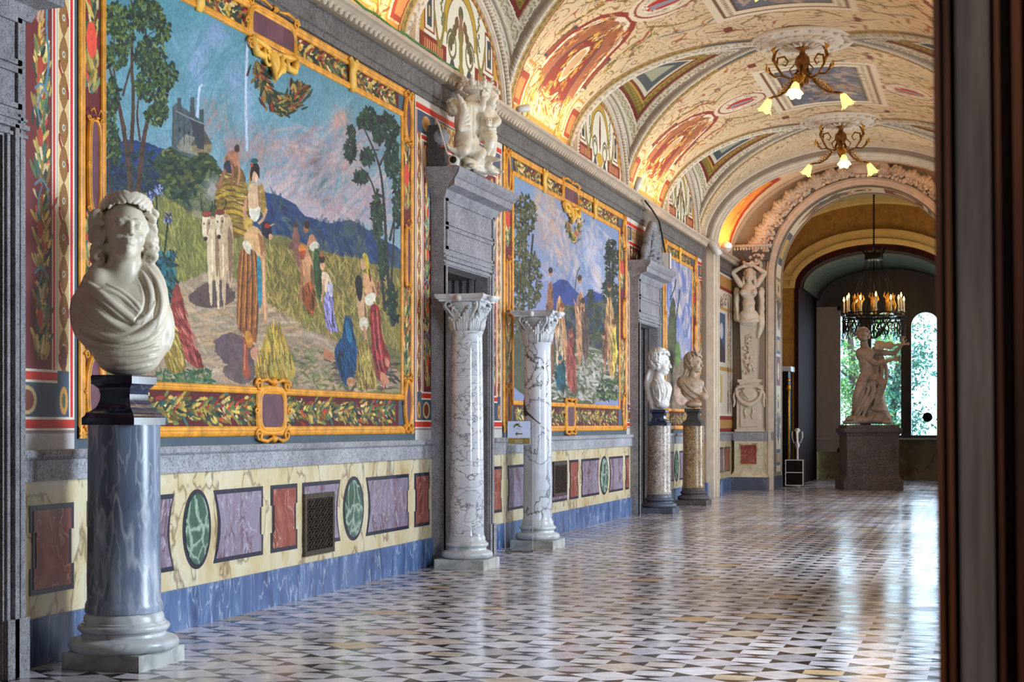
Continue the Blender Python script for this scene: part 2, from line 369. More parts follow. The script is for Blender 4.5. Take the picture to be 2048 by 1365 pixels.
def nz2(x, y, s=1.0, seed=0, octv=4):            # cheap value noise, -1..1
    out = np.zeros(np.broadcast(x, y).shape); amp = 1; tot = 0
    rs = np.random.RandomState(seed)
    for o in range(octv):
        t = rs.rand(64, 64)
        X = np.asarray(x) * s * 2 ** o + 17.3 * o; Y = np.asarray(y) * s * 2 ** o + 9.1 * o
        xi, yi = np.floor(X).astype(int), np.floor(Y).astype(int); fx, fy = X - xi, Y - yi
        fx = fx * fx * (3 - 2 * fx); fy = fy * fy * (3 - 2 * fy)
        g = lambda a, b: t[a & 63, b & 63]
        out += amp * ((g(xi, yi) * (1 - fx) + g(xi + 1, yi) * fx) * (1 - fy) + (g(xi, yi + 1) * (1 - fx) + g(xi + 1, yi + 1) * fx) * fy)
        tot += amp; amp *= .55
    return out / tot * 2 - 1
# ------------------------------------------------------------------ painter: colours laid on a grid of points
class Paint:
    def __init__(s, PX, PY, base, seed=0):
        s.X, s.Y = PX, PY; s.H, s.W = PX.shape; s.C = np.empty((s.H, s.W, 3)); s.C[:] = base
        s.rs = np.random.RandomState(seed); s.cx = PX[0]
        s.N = nz2(PX, PY, .11, seed + 1, 4); s.N2 = nz2(PX, PY, .035, seed + 2, 4)
    def win(s, x0, x1, y0, y1):
        c0 = max(0, np.searchsorted(s.cx, x0) - 1); c1 = min(s.W, np.searchsorted(s.cx, x1) + 1)
        if c1 - c0 < 1: return None
        m = np.zeros(s.H, bool)
        for c in (c0, c1 - 1):
            m |= (s.Y[:, c] >= y0) & (s.Y[:, c] <= y1)
        r = np.where(m)[0]
        if len(r) == 0:
            r = np.array([np.argmin(np.abs(s.Y[:, (c0 + c1) // 2] - (y0 + y1) / 2))])
        return slice(max(0, r[0] - 1), min(s.H, r[-1] + 2)), slice(c0, c1)
    def lay(s, w_, m, col, var=0.0, key=None):
        if var:
            n = (s.N if key is None else s.N2)[w_][m][:, None]
            s.C[w_][m] = np.clip(np.array(col, float) * (1 + var * n), 0, 255)
        else: s.C[w_][m] = col
    def inside(s, P, x, y):
        ins = np.zeros(x.shape, bool); n = len(P)
        for i in range(n):
            x0, y0 = P[i]; x1, y1 = P[(i + 1) % n]
            if y0 == y1: continue
            c = (y0 > y) != (y1 > y)
            ins ^= c & (x < (x1 - x0) * (y - y0) / (y1 - y0) + x0)
        return ins
    def poly(s, pts, col, sm=1, var=.15, wob=0.0, edge=None):
        P = chaikin(pts, sm) if sm else np.array(pts, float)
        x0, y0 = P.min(0) - 3 * wob - .001; x1, y1 = P.max(0) + 3 * wob + .001
        w_ = s.win(x0, x1, y0, y1)
        if w_ is None: return
        x, y = s.X[w_], s.Y[w_]
        if wob: x = x + wob * 2 * s.N[w_]; y = y + wob * 2 * s.N2[w_]
        m = s.inside(P, x, y); s.lay(w_, m, col, var)
    def ell(s, cx, cy, rx, ry, col, var=.12, wob=0.0, soft=0.0):
        w_ = s.win(cx - rx * 1.3, cx + rx * 1.3, cy - ry * 1.3, cy + ry * 1.3)
        if w_ is None: return
        q = np.hypot((s.X[w_] - cx) / rx, (s.Y[w_] - cy) / ry) + wob * s.N[w_]
        if soft:
            a = np.clip((1 - q) / soft, 0, 1)[..., None]; s.C[w_] = s.C[w_] * (1 - a) + np.array(col, float) * a
        else: s.lay(w_, q < 1, col, var)
    def ring(s, cx, cy, rx, ry, wd, col):
        w_ = s.win(cx - rx - wd, cx + rx + wd, cy - ry - wd, cy + ry + wd)
        if w_ is None: return
        q = np.hypot((s.X[w_] - cx) / rx, (s.Y[w_] - cy) / ry); s.lay(w_, np.abs(q - 1) < wd / max(rx, ry), col)
    def line(s, pts, wd, col, var=.1, sm=1, taper=False):
        P = chaikin(pts, sm, False) if sm and len(pts) > 2 else np.array(pts, float); n = len(P) - 1
        for i in range(n):
            a, b = P[i], P[i + 1]; r = wd / 2 * ((1 - i / n * .8) if taper else 1)
            w_ = s.win(min(a[0], b[0]) - r, max(a[0], b[0]) + r, min(a[1], b[1]) - r, max(a[1], b[1]) + r)
            if w_ is None: continue
            x, y = s.X[w_] - a[0], s.Y[w_] - a[1]; d = b - a; L = d.dot(d) + 1e-9
            t = np.clip((x * d[0] + y * d[1]) / L, 0, 1)
            s.lay(w_, np.hypot(x - t * d[0], y - t * d[1]) < r, col, var)
    al = 1.0
    def leaf(s, x, y, L, W, ang, col):
        c, n = math.cos(ang), math.sin(ang); e = max(L, W)
        w_ = s.win(x - e, x + e, y - e, y + e)
        if w_ is None: return
        dx, dy = s.X[w_] - x, s.Y[w_] - y
        m = ((dx * c + dy * n) / (L / 2)) ** 2 + ((-dx * n + dy * c) / (W / 2)) ** 2 < 1
        s.C[w_][m] = col if s.al == 1 else s.C[w_][m] * (1 - s.al) + np.asarray(col) * s.al
    def dabs(s, reg, n, L, W, ang, cols, spread=.5, jit=22, gradk=None):   # brush dabs inside a polygon
        P = np.array(reg, float); lo, hi = P.min(0), P.max(0); k = 0; g = 0
        while k < n and g < n * 8:
            g += 1; p = lo + s.rs.rand(2) * (hi - lo)
            if not s.inside(P, p[:1], p[1:])[0]: continue
            k += 1; c = np.array(cols[s.rs.randint(len(cols))], float) + s.rs.randn() * jit * .5
            s.leaf(p[0], p[1], L * (.6 + .8 * s.rs.rand()), W * (.6 + .8 * s.rs.rand()), ang + spread * s.rs.randn(), np.clip(c, 0, 255))
    def garland(s, pts, wd, cols, n, L):
        P = chaikin(pts, 1, False)
        for _ in range(n):
            t = s.rs.rand() * (len(P) - 1.001); i = int(t); p = P[i] + (P[i + 1] - P[i]) * (t - i)
            d = P[i + 1] - P[i]; a = math.atan2(d[1], d[0]); o = s.rs.randn() * wd * .28
            q = p + np.array((-math.sin(a), math.cos(a))) * o
            c = np.array(cols[s.rs.randint(len(cols))], float) * (.75 + .4 * s.rs.rand())
            s.leaf(q[0], q[1], L * (.6 + .8 * s.rs.rand()), L * .28, a + math.copysign(.5, o) * s.rs.rand() * 1.6, np.clip(c, 0, 255))
GAR = [(52, 84, 62), (98, 118, 74), (186, 158, 74), (214, 190, 104), (150, 120, 52), (36, 60, 52), (188, 66, 44), (224, 196, 150), (66, 112, 104), (120, 132, 80), (196, 168, 84)]
def wall_grid(y0, y1, z0, z1, ny, nz, x=.004):
    """grid on the plane x, columns spaced evenly as seen from the room's near end; also photo coordinates"""
    p0, p1 = to_px(x, y0, 1)[0], to_px(x, y1, 1)[0]
    ys = np.array([on_x(p, 800, x)[1] for p in np.linspace(p0, p1, ny)]); zs = np.linspace(z1, z0, nz)
    Y, Z = np.meshgrid(ys, zs); P = np.stack([np.full_like(Y, x), Y, Z], -1)
    PX, PY = to_px(x, Y, Z); return P, PX, PY
# ------------------------------------------------------------------ floor
fl = struct(MB().box(-.6, 8.2, -2.4, 42.7, -.2, 0).build('floor', M['floor']))
me_ = fl.data; co_ = np.empty(len(me_.vertices) * 3); me_.vertices.foreach_get('co', co_); me_.vertices.foreach_set('co', (co_.reshape(-1, 3) + np.array(fl.location)).ravel()); fl.location = (0, 0, 0)
# ------------------------------------------------------------------ left wall with three doorways
DOORS = [dict(o0=6.00, o1=7.48, l=5.9, r=7.70), dict(o0=15.06, o1=16.45, l=14.97, r=16.68), dict(o0=24.40, o1=25.80, l=24.30, r=26.06)]
DZ = 3.2
wl = MB(); yy = 1.3
for d in DOORS:
    wl.box(-.5, 0, yy, d['o0'], 0, 5.3); wl.box(-.5, 0, d['o0'], d['o1'], DZ, 5.3); yy = d['o1']
wl.box(-.5, 0, yy, 35.0, 0, 5.3); wl.box(-.5, 0, 1.3, 35.0, 5.3, 7.4)
W = struct(wl.build('wall_left', M['teal']))
SEG = [(1.3, 5.9), (7.70, 14.97), (16.68, 24.30), (26.06, 30.9), (31.5, 34.9)]
sk, cr, lg = MB(), MB(), MB()
for i, (a, b) in enumerate(SEG):
    sk.box(0, .035, a, b, 0, .30); cr.box(0, .012, a, b, .30, 1.15)
    lg.prism([(0, 1.15), (.045, 1.15), (.045, 1.28), (.055, 1.285), (.07, 1.30), (.075, 1.325), (.06, 1.345), (0, 1.345)], 'y', a, b)
sk.build('skirting', M['base_blue'], W); cr.build('marble_dado', M['cream'], W); lg.build('dado_ledge', M['ledge'], W)
def panel(y0, y1, mat, z0=.44, z1=1.0, shape='notch', side=None, nm='marble_panel'):
    n, bw = .028, .035
    def outline(i):
        a, b, c, d = y0 + i, y1 - i, z0 + i, z1 - i
        if shape == 'oval':
            return [((y0 + y1) / 2 + ((y1 - y0) / 2 - i) * math.cos(t), (z0 + z1) / 2 + ((z1 - z0) / 2 + .02 - i) * math.sin(t)) for t in np.linspace(0, 2 * math.pi, 40, False)]
        zm0, zm1 = z0 + (z1 - z0) * .3, z1 - (z1 - z0) * .3
        L = [(a, c)]; Rr = [(b, d)]
        lft = [(a, zm1), (a + n, zm1), (a + n, zm0), (a, zm0)]; rgt = [(b, zm0), (b - n, zm0), (b - n, zm1), (b, zm1)]
        if side == 'r': rgt = [(b - .07 * math.sin(math.pi * t), c + (d - c) * t) for t in np.linspace(.1, .9, 9)]
        if side == 'l': lft = [(a + .07 * math.sin(math.pi * t), c + (d - c) * t) for t in np.linspace(.9, .1, 9)]
        return [(a, c), (b, c)] + rgt + [(b, d), (a, d)] + lft
    for i, x, m, nm_ in ((0, .016, 'navy', 'panel_border'), (bw, .019, mat, nm)):
        o = outline(i); MB().prism([(x - .006 if k else x, 0) for k in ()], 'y', 0, 0) if False else None
        mb = MB(); k = len(o); mb.add([(x, p[0], p[1]) for p in o] + [(.012, p[0], p[1]) for p in o], [tuple(range(k))] + [(j, j + k, (j + 1) % k + k, (j + 1) % k) for j in range(k)])
        mb.build(nm_, M[m], W)
    if shape == 'oval': pass
def pxs(p): return on_x(p, 1000, 0.016)[1]
panel(7.93, 8.40, 'redm'); panel(8.55, 9.66, 'purple', side='r'); panel(9.78, 10.20, 'greenm', shape='oval')
panel(10.24, 11.06, 'purple', side='l'); panel(11.20, 11.70, 'redm'); panel(11.80, 12.60, 'purple', side='r')
panel(12.66, 13.14, 'greenm', shape='oval'); panel(13.19, 14.30, 'purple', side='l'); panel(14.46, 14.90, 'redm')
panel(16.86, 17.38, 'redm'); panel(17.62, 18.45, 'purple', side='r'); panel(18.5, 18.92, 'greenm', shape='oval'); panel(18.97, 20.36, 'purple', side='l')
panel(pxs(1139), pxs(1157), 'redm'); panel(pxs(1163), pxs(1199), 'purple', side='r'); panel(pxs(1200), pxs(1217), 'greenm', shape='oval'); panel(pxs(1218), pxs(1246), 'purple', side='l'); panel(pxs(1251), 24.2, 'redm')
panel(26.3, 26.7, 'redm'); panel(26.85, 27.9, 'purple', side='r'); panel(27.95, 28.4, 'greenm', shape='oval'); panel(28.45, 29.6, 'purple', side='l'); panel(29.75, 30.3, 'redm')
panel(31.9, 32.6, 'greenm', shape='oval'); panel(32.75, 33.5, 'purple'); panel(33.65, 34.4, 'redm')
for a, b in [(9.64, 10.30), (12.55, 13.22), (pxs(1198), pxs(1220))]: pass
# ------------------------------------------------------------------ cornice along both walls
def cornice(name, x0, sg, y0, y1, beads=True):
    prof = [(0, 4.93), (.03, 4.93), (.03, 4.99), (.05, 5.0), (.05, 5.16), (.08, 5.17), (.08, 5.20), (.14, 5.25), (.17, 5.27), (.20, 5.28), (.20, 5.32), (0, 5.34)]
    m = MB(); m.prism([(x0 + sg * p, q) for p, q in (prof[:6] + [(.0, 5.17)])], 'y', y0, y1)
    o = struct(m.build(name, M['cornice']))
    MB().prism([(x0 + sg * p, q) for p, q in ([(0, 5.17), (.085, 5.17)] + prof[6:])], 'y', y0, y1).build('cornice_moulding', M['cornice_plaster'], o)
    if beads:
        e = MB(); y = y0 + .04
        while y < y1:
            if y > 8.5:
                e.loft([[(x0 + sg * (.105 + .036 * c), y + .040 * r_ * math.cos(t), 5.212 + .033 * r_ * math.sin(t) + .03 * c) for t in np.linspace(0, 2 * math.pi, 8, False)] for c, r_ in ((-.5, 1), (.55, .95), (1.1, .45))])
            y += .115
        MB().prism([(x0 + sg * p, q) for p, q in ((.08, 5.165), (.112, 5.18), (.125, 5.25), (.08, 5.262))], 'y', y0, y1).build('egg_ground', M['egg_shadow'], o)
        e.build('egg_moulding', M['cornice_plaster'], o, True)
    return o
cornice('trim_1', 0, 1, 1.3, 30.93); cornice('trim_2', 6.1, -1, 1.3, 30.93, False)
cornice('trim_3', 0, 1, 31.5, 34.9); cornice('trim_4', 6.1, -1, 31.5, 34.9, False)
# ------------------------------------------------------------------ vault
VA, VB, VZ = 3.05, 1.9, 5.28
YK = [22.28 + 6.36 * k for k in range(-3, 2)]
def vault_grid():
    t = np.concatenate([np.linspace(0, 1, 300) * math.pi / 2, math.pi / 2 + np.linspace(.02, 1, 90) * math.pi / 2])
    y = np.concatenate([np.arange(1.3, 11, .08), np.arange(11, 31.22, .0155)])
    return t, y
def vault_shape(T, Y, zb=VB):
    X = VA - VA * np.cos(T); xn = np.minimum(X, 2 * VA - X)
    Zb = VZ + zb * np.sin(T)
    k = np.array(YK); yk = k[np.argmin(np.abs(Y[..., None] - k), -1)]; dy = np.abs(Y - yk)
    w_ = np.maximum(1.58 * (1 - xn / 2.42), 0.0)
    apex = VZ + 1.27 + .60 * (1 - (1 - np.clip(xn / VA, 0, 1)) ** 2)
    A = np.maximum(apex - Zb, 0); r = np.where(w_ > 1e-3, dy / np.maximum(w_, 1e-3), 9)
    s_ = np.sqrt(np.clip(1 - r * r, 0, 1)); Z = Zb + A * s_
    return X, Z, xn, yk, dy, w_, A, s_
def make_vault():
    t, y = vault_grid(); T, Y = np.meshgrid(t, y, indexing='ij')
    X, Z, xn, yk, dy, w_, A, s_ = vault_shape(T, Y)
    tt = np.linspace(0, math.pi / 2, 400); arc = np.concatenate([[0], np.cumsum(np.hypot(np.diff(VA * np.cos(tt)), np.diff(VB * np.sin(tt))))])
    V = np.interp(np.where(T < math.pi / 2, T, math.pi - T), tt, arc); VT = arc[-1]
    V1 = np.where(T < math.pi / 2, V, 2 * VT - V)
    P = Paint(Y, V1, (222, 196, 154), 5)
    g = w_ - dy; cell = g > 0
    # ornaments of the barrel fields, in (y, arc length) coordinates
    for yc in [c + 3.18 for c in YK]:
        if yc > 31.5: continue
        for sd in (0, 1):
            f = (lambda v: v) if sd == 0 else (lambda v: 2 * VT - v)
            kind = int(round((yc - YK[0]) / 6.36)) % 2
            Q = lambda pts: [(yc + a, f(b)) for a, b in pts]
            def both(fn):
                for m in (-1, 1): fn(m)
            P.poly(Q([(-1.6, 0), (1.6, 0), (1.6, .18), (-1.6, .18)]), (236, 206, 140), 0, .08)
            P.poly(Q([(-1.6, .18), (1.6, .18), (1.5, .24), (-1.5, .24)]), (190, 140, 54), 0, .1)
            both(lambda m: (P.poly(Q([(m * 1.5, .26), (m * 1.02, .26), (m * 1.02, .66), (m * 1.36, .66)]), (156, 54, 26), 0, .15),
                            P.poly(Q([(m * 1.42, .32), (m * 1.10, .32), (m * 1.10, .58), (m * 1.3, .58)]), (226, 132, 72), 0, .1),
                            P.line(Q([(m * 1.34, .74), (m * 1.0, .74), (m * 1.0, .24)]), .03, (240, 226, 190)),
                            P.line(Q([(m * 1.30, .80), (m * .94, .80), (m * .94, .2)]), .035, (198, 138, 46))))
            for m in (-1, 1):
                P.poly(Q([(m * 1.02, .95), (m * .86, .95), (m * .80, 1.5), (m * .92, 1.5)]), (70, 64, 62), 0, .1)
                P.poly(Q([(m * 1.0, 1.0), (m * .9, 1.0), (m * .84, 1.45), (m * .9, 1.45)]), (150, 76, 40), 0, .1)
            if kind == 1 or True:      # tall shell-backed panel with a winged bust
                P.poly(Q([(-.95, .70), (-.80, 1.7), (-.3, 2.12), (.3, 2.12), (.80, 1.7), (.95, .70)]), (150, 48, 26), 1, .15)
                P.poly(Q([(-.90, .60), (-.74, 1.62), (-.26, 2.02), (.26, 2.02), (.74, 1.62), (.90, .60)]), (236, 222, 196), 1, .05)
                P.poly(Q([(-.84, .50), (-.69, 1.52), (-.25, 1.92), (.25, 1.92), (.69, 1.52), (.84, .50)]), (176, 104, 62), 1, .25)
                for k in range(-8, 9): P.line(Q([(k * .045, .75), (k * .085, 1.55), (k * .05, 1.88)]), .018, (150, 78, 44), .1)
                P.poly(Q([(-.55, .50), (-.45, 1.2), (-.2, 1.62), (.2, 1.62), (.45, 1.2), (.55, .50)]), (140, 44, 22), 1, .2)
                P.line(Q([(-.55, .50), (-.45, 1.2), (-.2, 1.62), (.2, 1.62), (.45, 1.2), (.55, .50)]), .03, (70, 66, 84))
                P.ell(yc, f(1.12), .17, .30, (226, 214, 190), .05); P.ell(yc, f(1.12), .13, .24, (196, 160, 120), .1)
                for m in (-1, 1):
                    P.garland(Q([(m * .15, 1.62), (m * .26, 1.2), (m * .14, .8), (m * .3, .45)]), .22, [(226, 166, 60), (180, 110, 30), (236, 190, 92), (120, 66, 24)], 70, .11)
                    P.garland(Q([(m * .30, 1.92), (m * .62, 1.50), (m * .70, 1.0)]), .2, [(214, 140, 70), (160, 84, 40), (232, 176, 110), (110, 60, 30)], 60, .12)
                    P.garland(Q([(m * .62, .75), (m * .75, .45), (m * .60, .2), (m * .9, .15)]), .25, [(222, 160, 56), (160, 100, 30), (120, 110, 50), (240, 200, 120)], 90, .12)
                P.garland(Q([(-.4, .55), (0, .42), (.4, .55)]), .3, [(240, 220, 180), (226, 180, 100), (150, 90, 40)], 120, .12)
                P.garland(Q([(0, 1.95), (0, 1.55)]), .2, [(240, 210, 150), (190, 120, 50), (120, 70, 40)], 60, .12)
            for m in (-1, 1):          # red hoods and tassels beside the panel
                P.line(Q([(m * .72, 2.2), (m * 1.0, 2.0), (m * 1.0, 1.7)]), .05, (176, 44, 30), .1, 0)
                P.garland(Q([(m * .95, 1.95), (m * 1.05, 1.6), (m * 1.1, 1.3)]), .10, [(196, 160, 60), (150, 120, 50), (110, 90, 50)], 30, .12)
            if kind == 1:              # relief tablet
                P.poly(Q([(-.98, 2.22), (.98, 2.22), (.98, 3.06), (-.98, 3.06)]), (232, 208, 176), 0, .04)
                for k in range(26): P.ell(yc - .92 + k * 1.84 / 25, f(2.28), .026, .03, (92, 56, 34), 0); P.ell(yc - .92 + k * 1.84 / 25, f(3.0), .026, .03, (92, 56, 34), 0)
                P.poly(Q([(-.86, 2.34), (.86, 2.34), (.86, 2.94), (-.86, 2.94)]), (206, 150, 104), 0, .25)
                P.garland(Q([(-.8, 2.5), (0, 2.7), (.8, 2.5)]), .4, [(236, 190, 146), (176, 110, 66), (150, 88, 50), (224, 170, 120)], 160, .13)
                P.garland(Q([(-.8, 2.8), (.8, 2.8)]), .3, [(236, 190, 146), (176, 110, 66), (224, 170, 120)], 90, .12)
                P.line(Q([(-1.1, 2.1), (-1.1, 3.15), (1.1, 3.15), (1.1, 2.1)]), .03, (150, 70, 40), .1, 0)
            else:                      # long oval medallion
                P.ell(yc, f(2.55), .54, .50, (236, 214, 184), .04); P.ell(yc, f(2.55), .47, .43, (150, 74, 50), .06)
                P.ell(yc, f(2.55), .43, .39, (232, 214, 184), .08); P.ell(yc, f(2.55), .19, .28, (190, 40, 24), .06)
                P.garland(Q([(-.33, 2.55), (-.2, 2.8), (.2, 2.8), (.33, 2.55), (.2, 2.3), (-.2, 2.3), (-.33, 2.55)]), .1, [(246, 232, 206), (150, 130, 100), (246, 232, 206)], 120, .07)
                P.poly(Q([(-.06, 2.35), (.10, 2.35), (.10, 2.72), (.0, 2.72)]), (150, 146, 160), 0, .1)
            for m in (-1, 1):          # grotesque scrolls, crosses and swags
                P.line(Q([(m * .62, 2.15), (m * 1.2, 2.55), (m * .95, 3.0), (m * 1.5, 3.3)]), .045, (150, 128, 66), .3, 2)
                P.line(Q([(m * 1.25, 2.2), (m * 1.6, 2.7), (m * 1.25, 3.1)]), .035, (116, 118, 110), .3, 2)
                P.line(Q([(m * 1.95, 3.25), (m * 1.6, 3.62), (m * 1.7, 3.95)]), .05, (150, 128, 66), .3, 2)
                P.line(Q([(m * .3, 3.12), (m * .9, 3.30), (m * 1.25, 3.02)]), .03, (160, 110, 60), .3, 2)
                P.line(Q([(m * .62, 2.95), (m * .62, 3.35)]), .04, (160, 92, 40), .1, 0)
                P.poly(Q([(m * .50, 3.08), (m * .74, 3.08), (m * .74, 3.2), (m * .50, 3.2)]), (128, 44, 36), 0, .1)
                P.line(Q([(m * 1.9, 2.75), (m * 2.3, 3.3)]), .035, (160, 92, 40), .1, 0)
                P.poly(Q([(m * 1.95, 2.98), (m * 2.18, 2.98), (m * 2.18, 3.1), (m * 1.95, 3.1)]), (128, 44, 36), 0, .1)
                P.ring(yc + m * 1.42, f(2.95), .16, .16, .02, (180, 130, 70))
                P.garland(Q([(m * .7, 2.2), (m * 1.1, 2.05), (m * 1.3, 1.7)]), .12, [(150, 100, 50), (176, 140, 60), (110, 96, 70)], 40, .1)
                P.garland(Q([(m * 1.2, 3.35), (m * 2.0, 3.6)]), .12, [(150, 100, 50), (176, 140, 60), (110, 116, 110)], 30, .1)
                P.garland(Q([(m * .3, 3.0), (m * .5, 2.65)]), .1, [(170, 110, 50), (120, 66, 30)], 20, .08)
            # sky panel on the crown in a white frame
        P.poly([(yc - 1.62, VT - .98), (yc + 1.62, VT - .98), (yc + 1.62, VT + .98), (yc - 1.62, VT + .98)], (232, 214, 186), 0, .05)
        P.poly([(yc - 1.50, VT - .86), (yc + 1.50, VT - .86), (yc + 1.50, VT + .86), (yc - 1.50, VT + .86)], (120, 78, 52), 0, .1)
        P.poly([(yc - 1.46, VT - .82), (yc + 1.46, VT - .82), (yc + 1.46, VT + .82), (yc - 1.46, VT + .82)], (232, 214, 186), 0, .05)
        for k in range(36): P.ell(yc - 1.4 + k * .08, VT - .74, .022, .035, (120, 96, 70), 0); P.ell(yc - 1.4 + k * .08, VT + .74, .022, .035, (120, 96, 70), 0)
        P.poly([(yc - 1.30, VT - .66), (yc + 1.30, VT - .66), (yc + 1.30, VT + .66), (yc - 1.30, VT + .66)], (86, 66, 60), 0, .1)
        P.poly([(yc - 1.25, VT - .61), (yc + 1.25, VT - .61), (yc + 1.25, VT + .61), (yc - 1.25, VT + .61)], (96, 104, 122), 0, .25)
        P.dabs([(yc - 1.2, VT - .55), (yc + 1.2, VT - .55), (yc + 1.2, VT + .55), (yc - 1.2, VT + .55)], 120, .35, .10, .2, [(110, 116, 132), (150, 124, 120), (84, 92, 112), (170, 150, 140)])
        P.garland([(yc - .5, VT - .2), (yc, VT + .15), (yc + .6, VT)], .4, [(176, 116, 70), (130, 80, 60), (200, 150, 110), (90, 100, 120)], 80, .16)
    C = P.C; rel = np.zeros_like(X); e = -g
    gr = np.abs(C - np.array((222, 196, 154))).sum(-1) < 4; n1 = nz2(Y, V1, 2.6, 91, 2); n2 = nz2(Y, V1, 2.1, 92, 2); sy = nz2(Y, V1, .9, 93, 2)
    ar = gr & (np.abs((n1 * 5) % 1 - .5) < .07) & (sy > -.05); C[ar] = (150, 118, 66); ar = gr & (np.abs((n2 * 4) % 1 - .5) < .06) & (sy < .1); C[ar] = (168, 92, 52)
    ar = gr & (np.abs(n1 - n2) < .012); C[ar] = (96, 92, 84); dt = gr & (np.sin(Y * 21) * np.sin(V1 * 21) > .94) & (sy > .12); C[dt] = (140, 60, 40)
    def band(m, col, var=.08): C[m] = np.clip(np.array(col, float) * (1 + var * P.N[m][:, None]), 0, 255)
    orn = (np.sin(V1 * 62 + 3 * np.sin(Y * 40)) * np.sin(Y * 48 + V1 * 12)) > .15
    leaf = (np.sin((V1 + Y) * 34) * np.sin((V1 - Y) * 30)) > .0
    near_top = w_ <= .02
    ed = np.where(near_top, dy * .8 + .02 + (xn - 2.42) * .3, e)
    b1 = (~cell) & (ed < .42) & (ed >= 0)
    for a, b_, c in ((0, .05, (226, 212, 190)), (.05, .13, (222, 208, 184)), (.13, .16, (196, 178, 150)), (.16, .19, (190, 140, 52)), (.19, .29, (112, 92, 44)), (.29, .32, (198, 150, 60)), (.32, .35, (126, 50, 38))):
        band((~cell) & (ed >= a) & (ed < b_), c)
    band((~cell) & (ed >= .05) & (ed < .13) & orn, (168, 146, 118)); band((~cell) & (ed >= .195) & (ed < .285) & leaf, (158, 132, 60))
    blu = (~cell) & (ed >= .19) & (ed < .29) & (np.sin(V1 * 2.2 + 1) > .35) & (V1 > 2.2); band(blu, (70, 84, 96))
    rel += np.where((~cell) & (ed >= 0) & (ed < .045), .035, 0) + np.where((~cell) & (ed >= .045) & (ed < .13), .014 + .012 * orn, 0)
    # penetration surfaces over the lunettes: plain tan with a bordered panel
    band(cell, (152, 136, 120), .03)
    t1 = A * s_ * .62 + (w_ - dy) * .8 - .14; q = np.minimum(t1, xn - .13)
    for a, b_, c in ((0, .03, (226, 212, 188)), (.03, .12, (214, 200, 172)), (.12, .145, (226, 212, 188)), (.145, .21, (120, 40, 28)), (.21, .32, (118, 98, 40)), (.32, .35, (196, 150, 60)), (.35, .40, (120, 40, 28)), (.40, .46, (214, 206, 180)), (.46, .60, (74, 86, 90)), (.60, 9, (168, 168, 144))):
        band(cell & (q >= a) & (q < b_), c)
    band(cell & (q >= .03) & (q < .12) & orn, (150, 136, 104)); band(cell & (q >= .22) & (q < .31) & leaf, (160, 136, 60))
    band(cell & (q > .66) & (P.N > .38), (110, 112, 88)); band(cell & (q > .66) & (P.N2 < -.42), (206, 188, 150))
    rel += np.where(cell & (q >= 0) & (q < .145), .02 + .012 * orn, 0)
    lm = cell & (xn < .09); band(lm, (226, 212, 190)); band(lm & (xn > .02) & (xn < .075) & orn, (160, 140, 108)); rel += np.where(lm, .03, 0)
    Pp = np.stack([X + rel * np.cos(T) * 1.0, Y, Z - rel * np.sin(T)], -1)
    o = grid_obj('ceiling', Pp, C, M['painted_sharp']); struct(o); return VT
VT = make_vault()
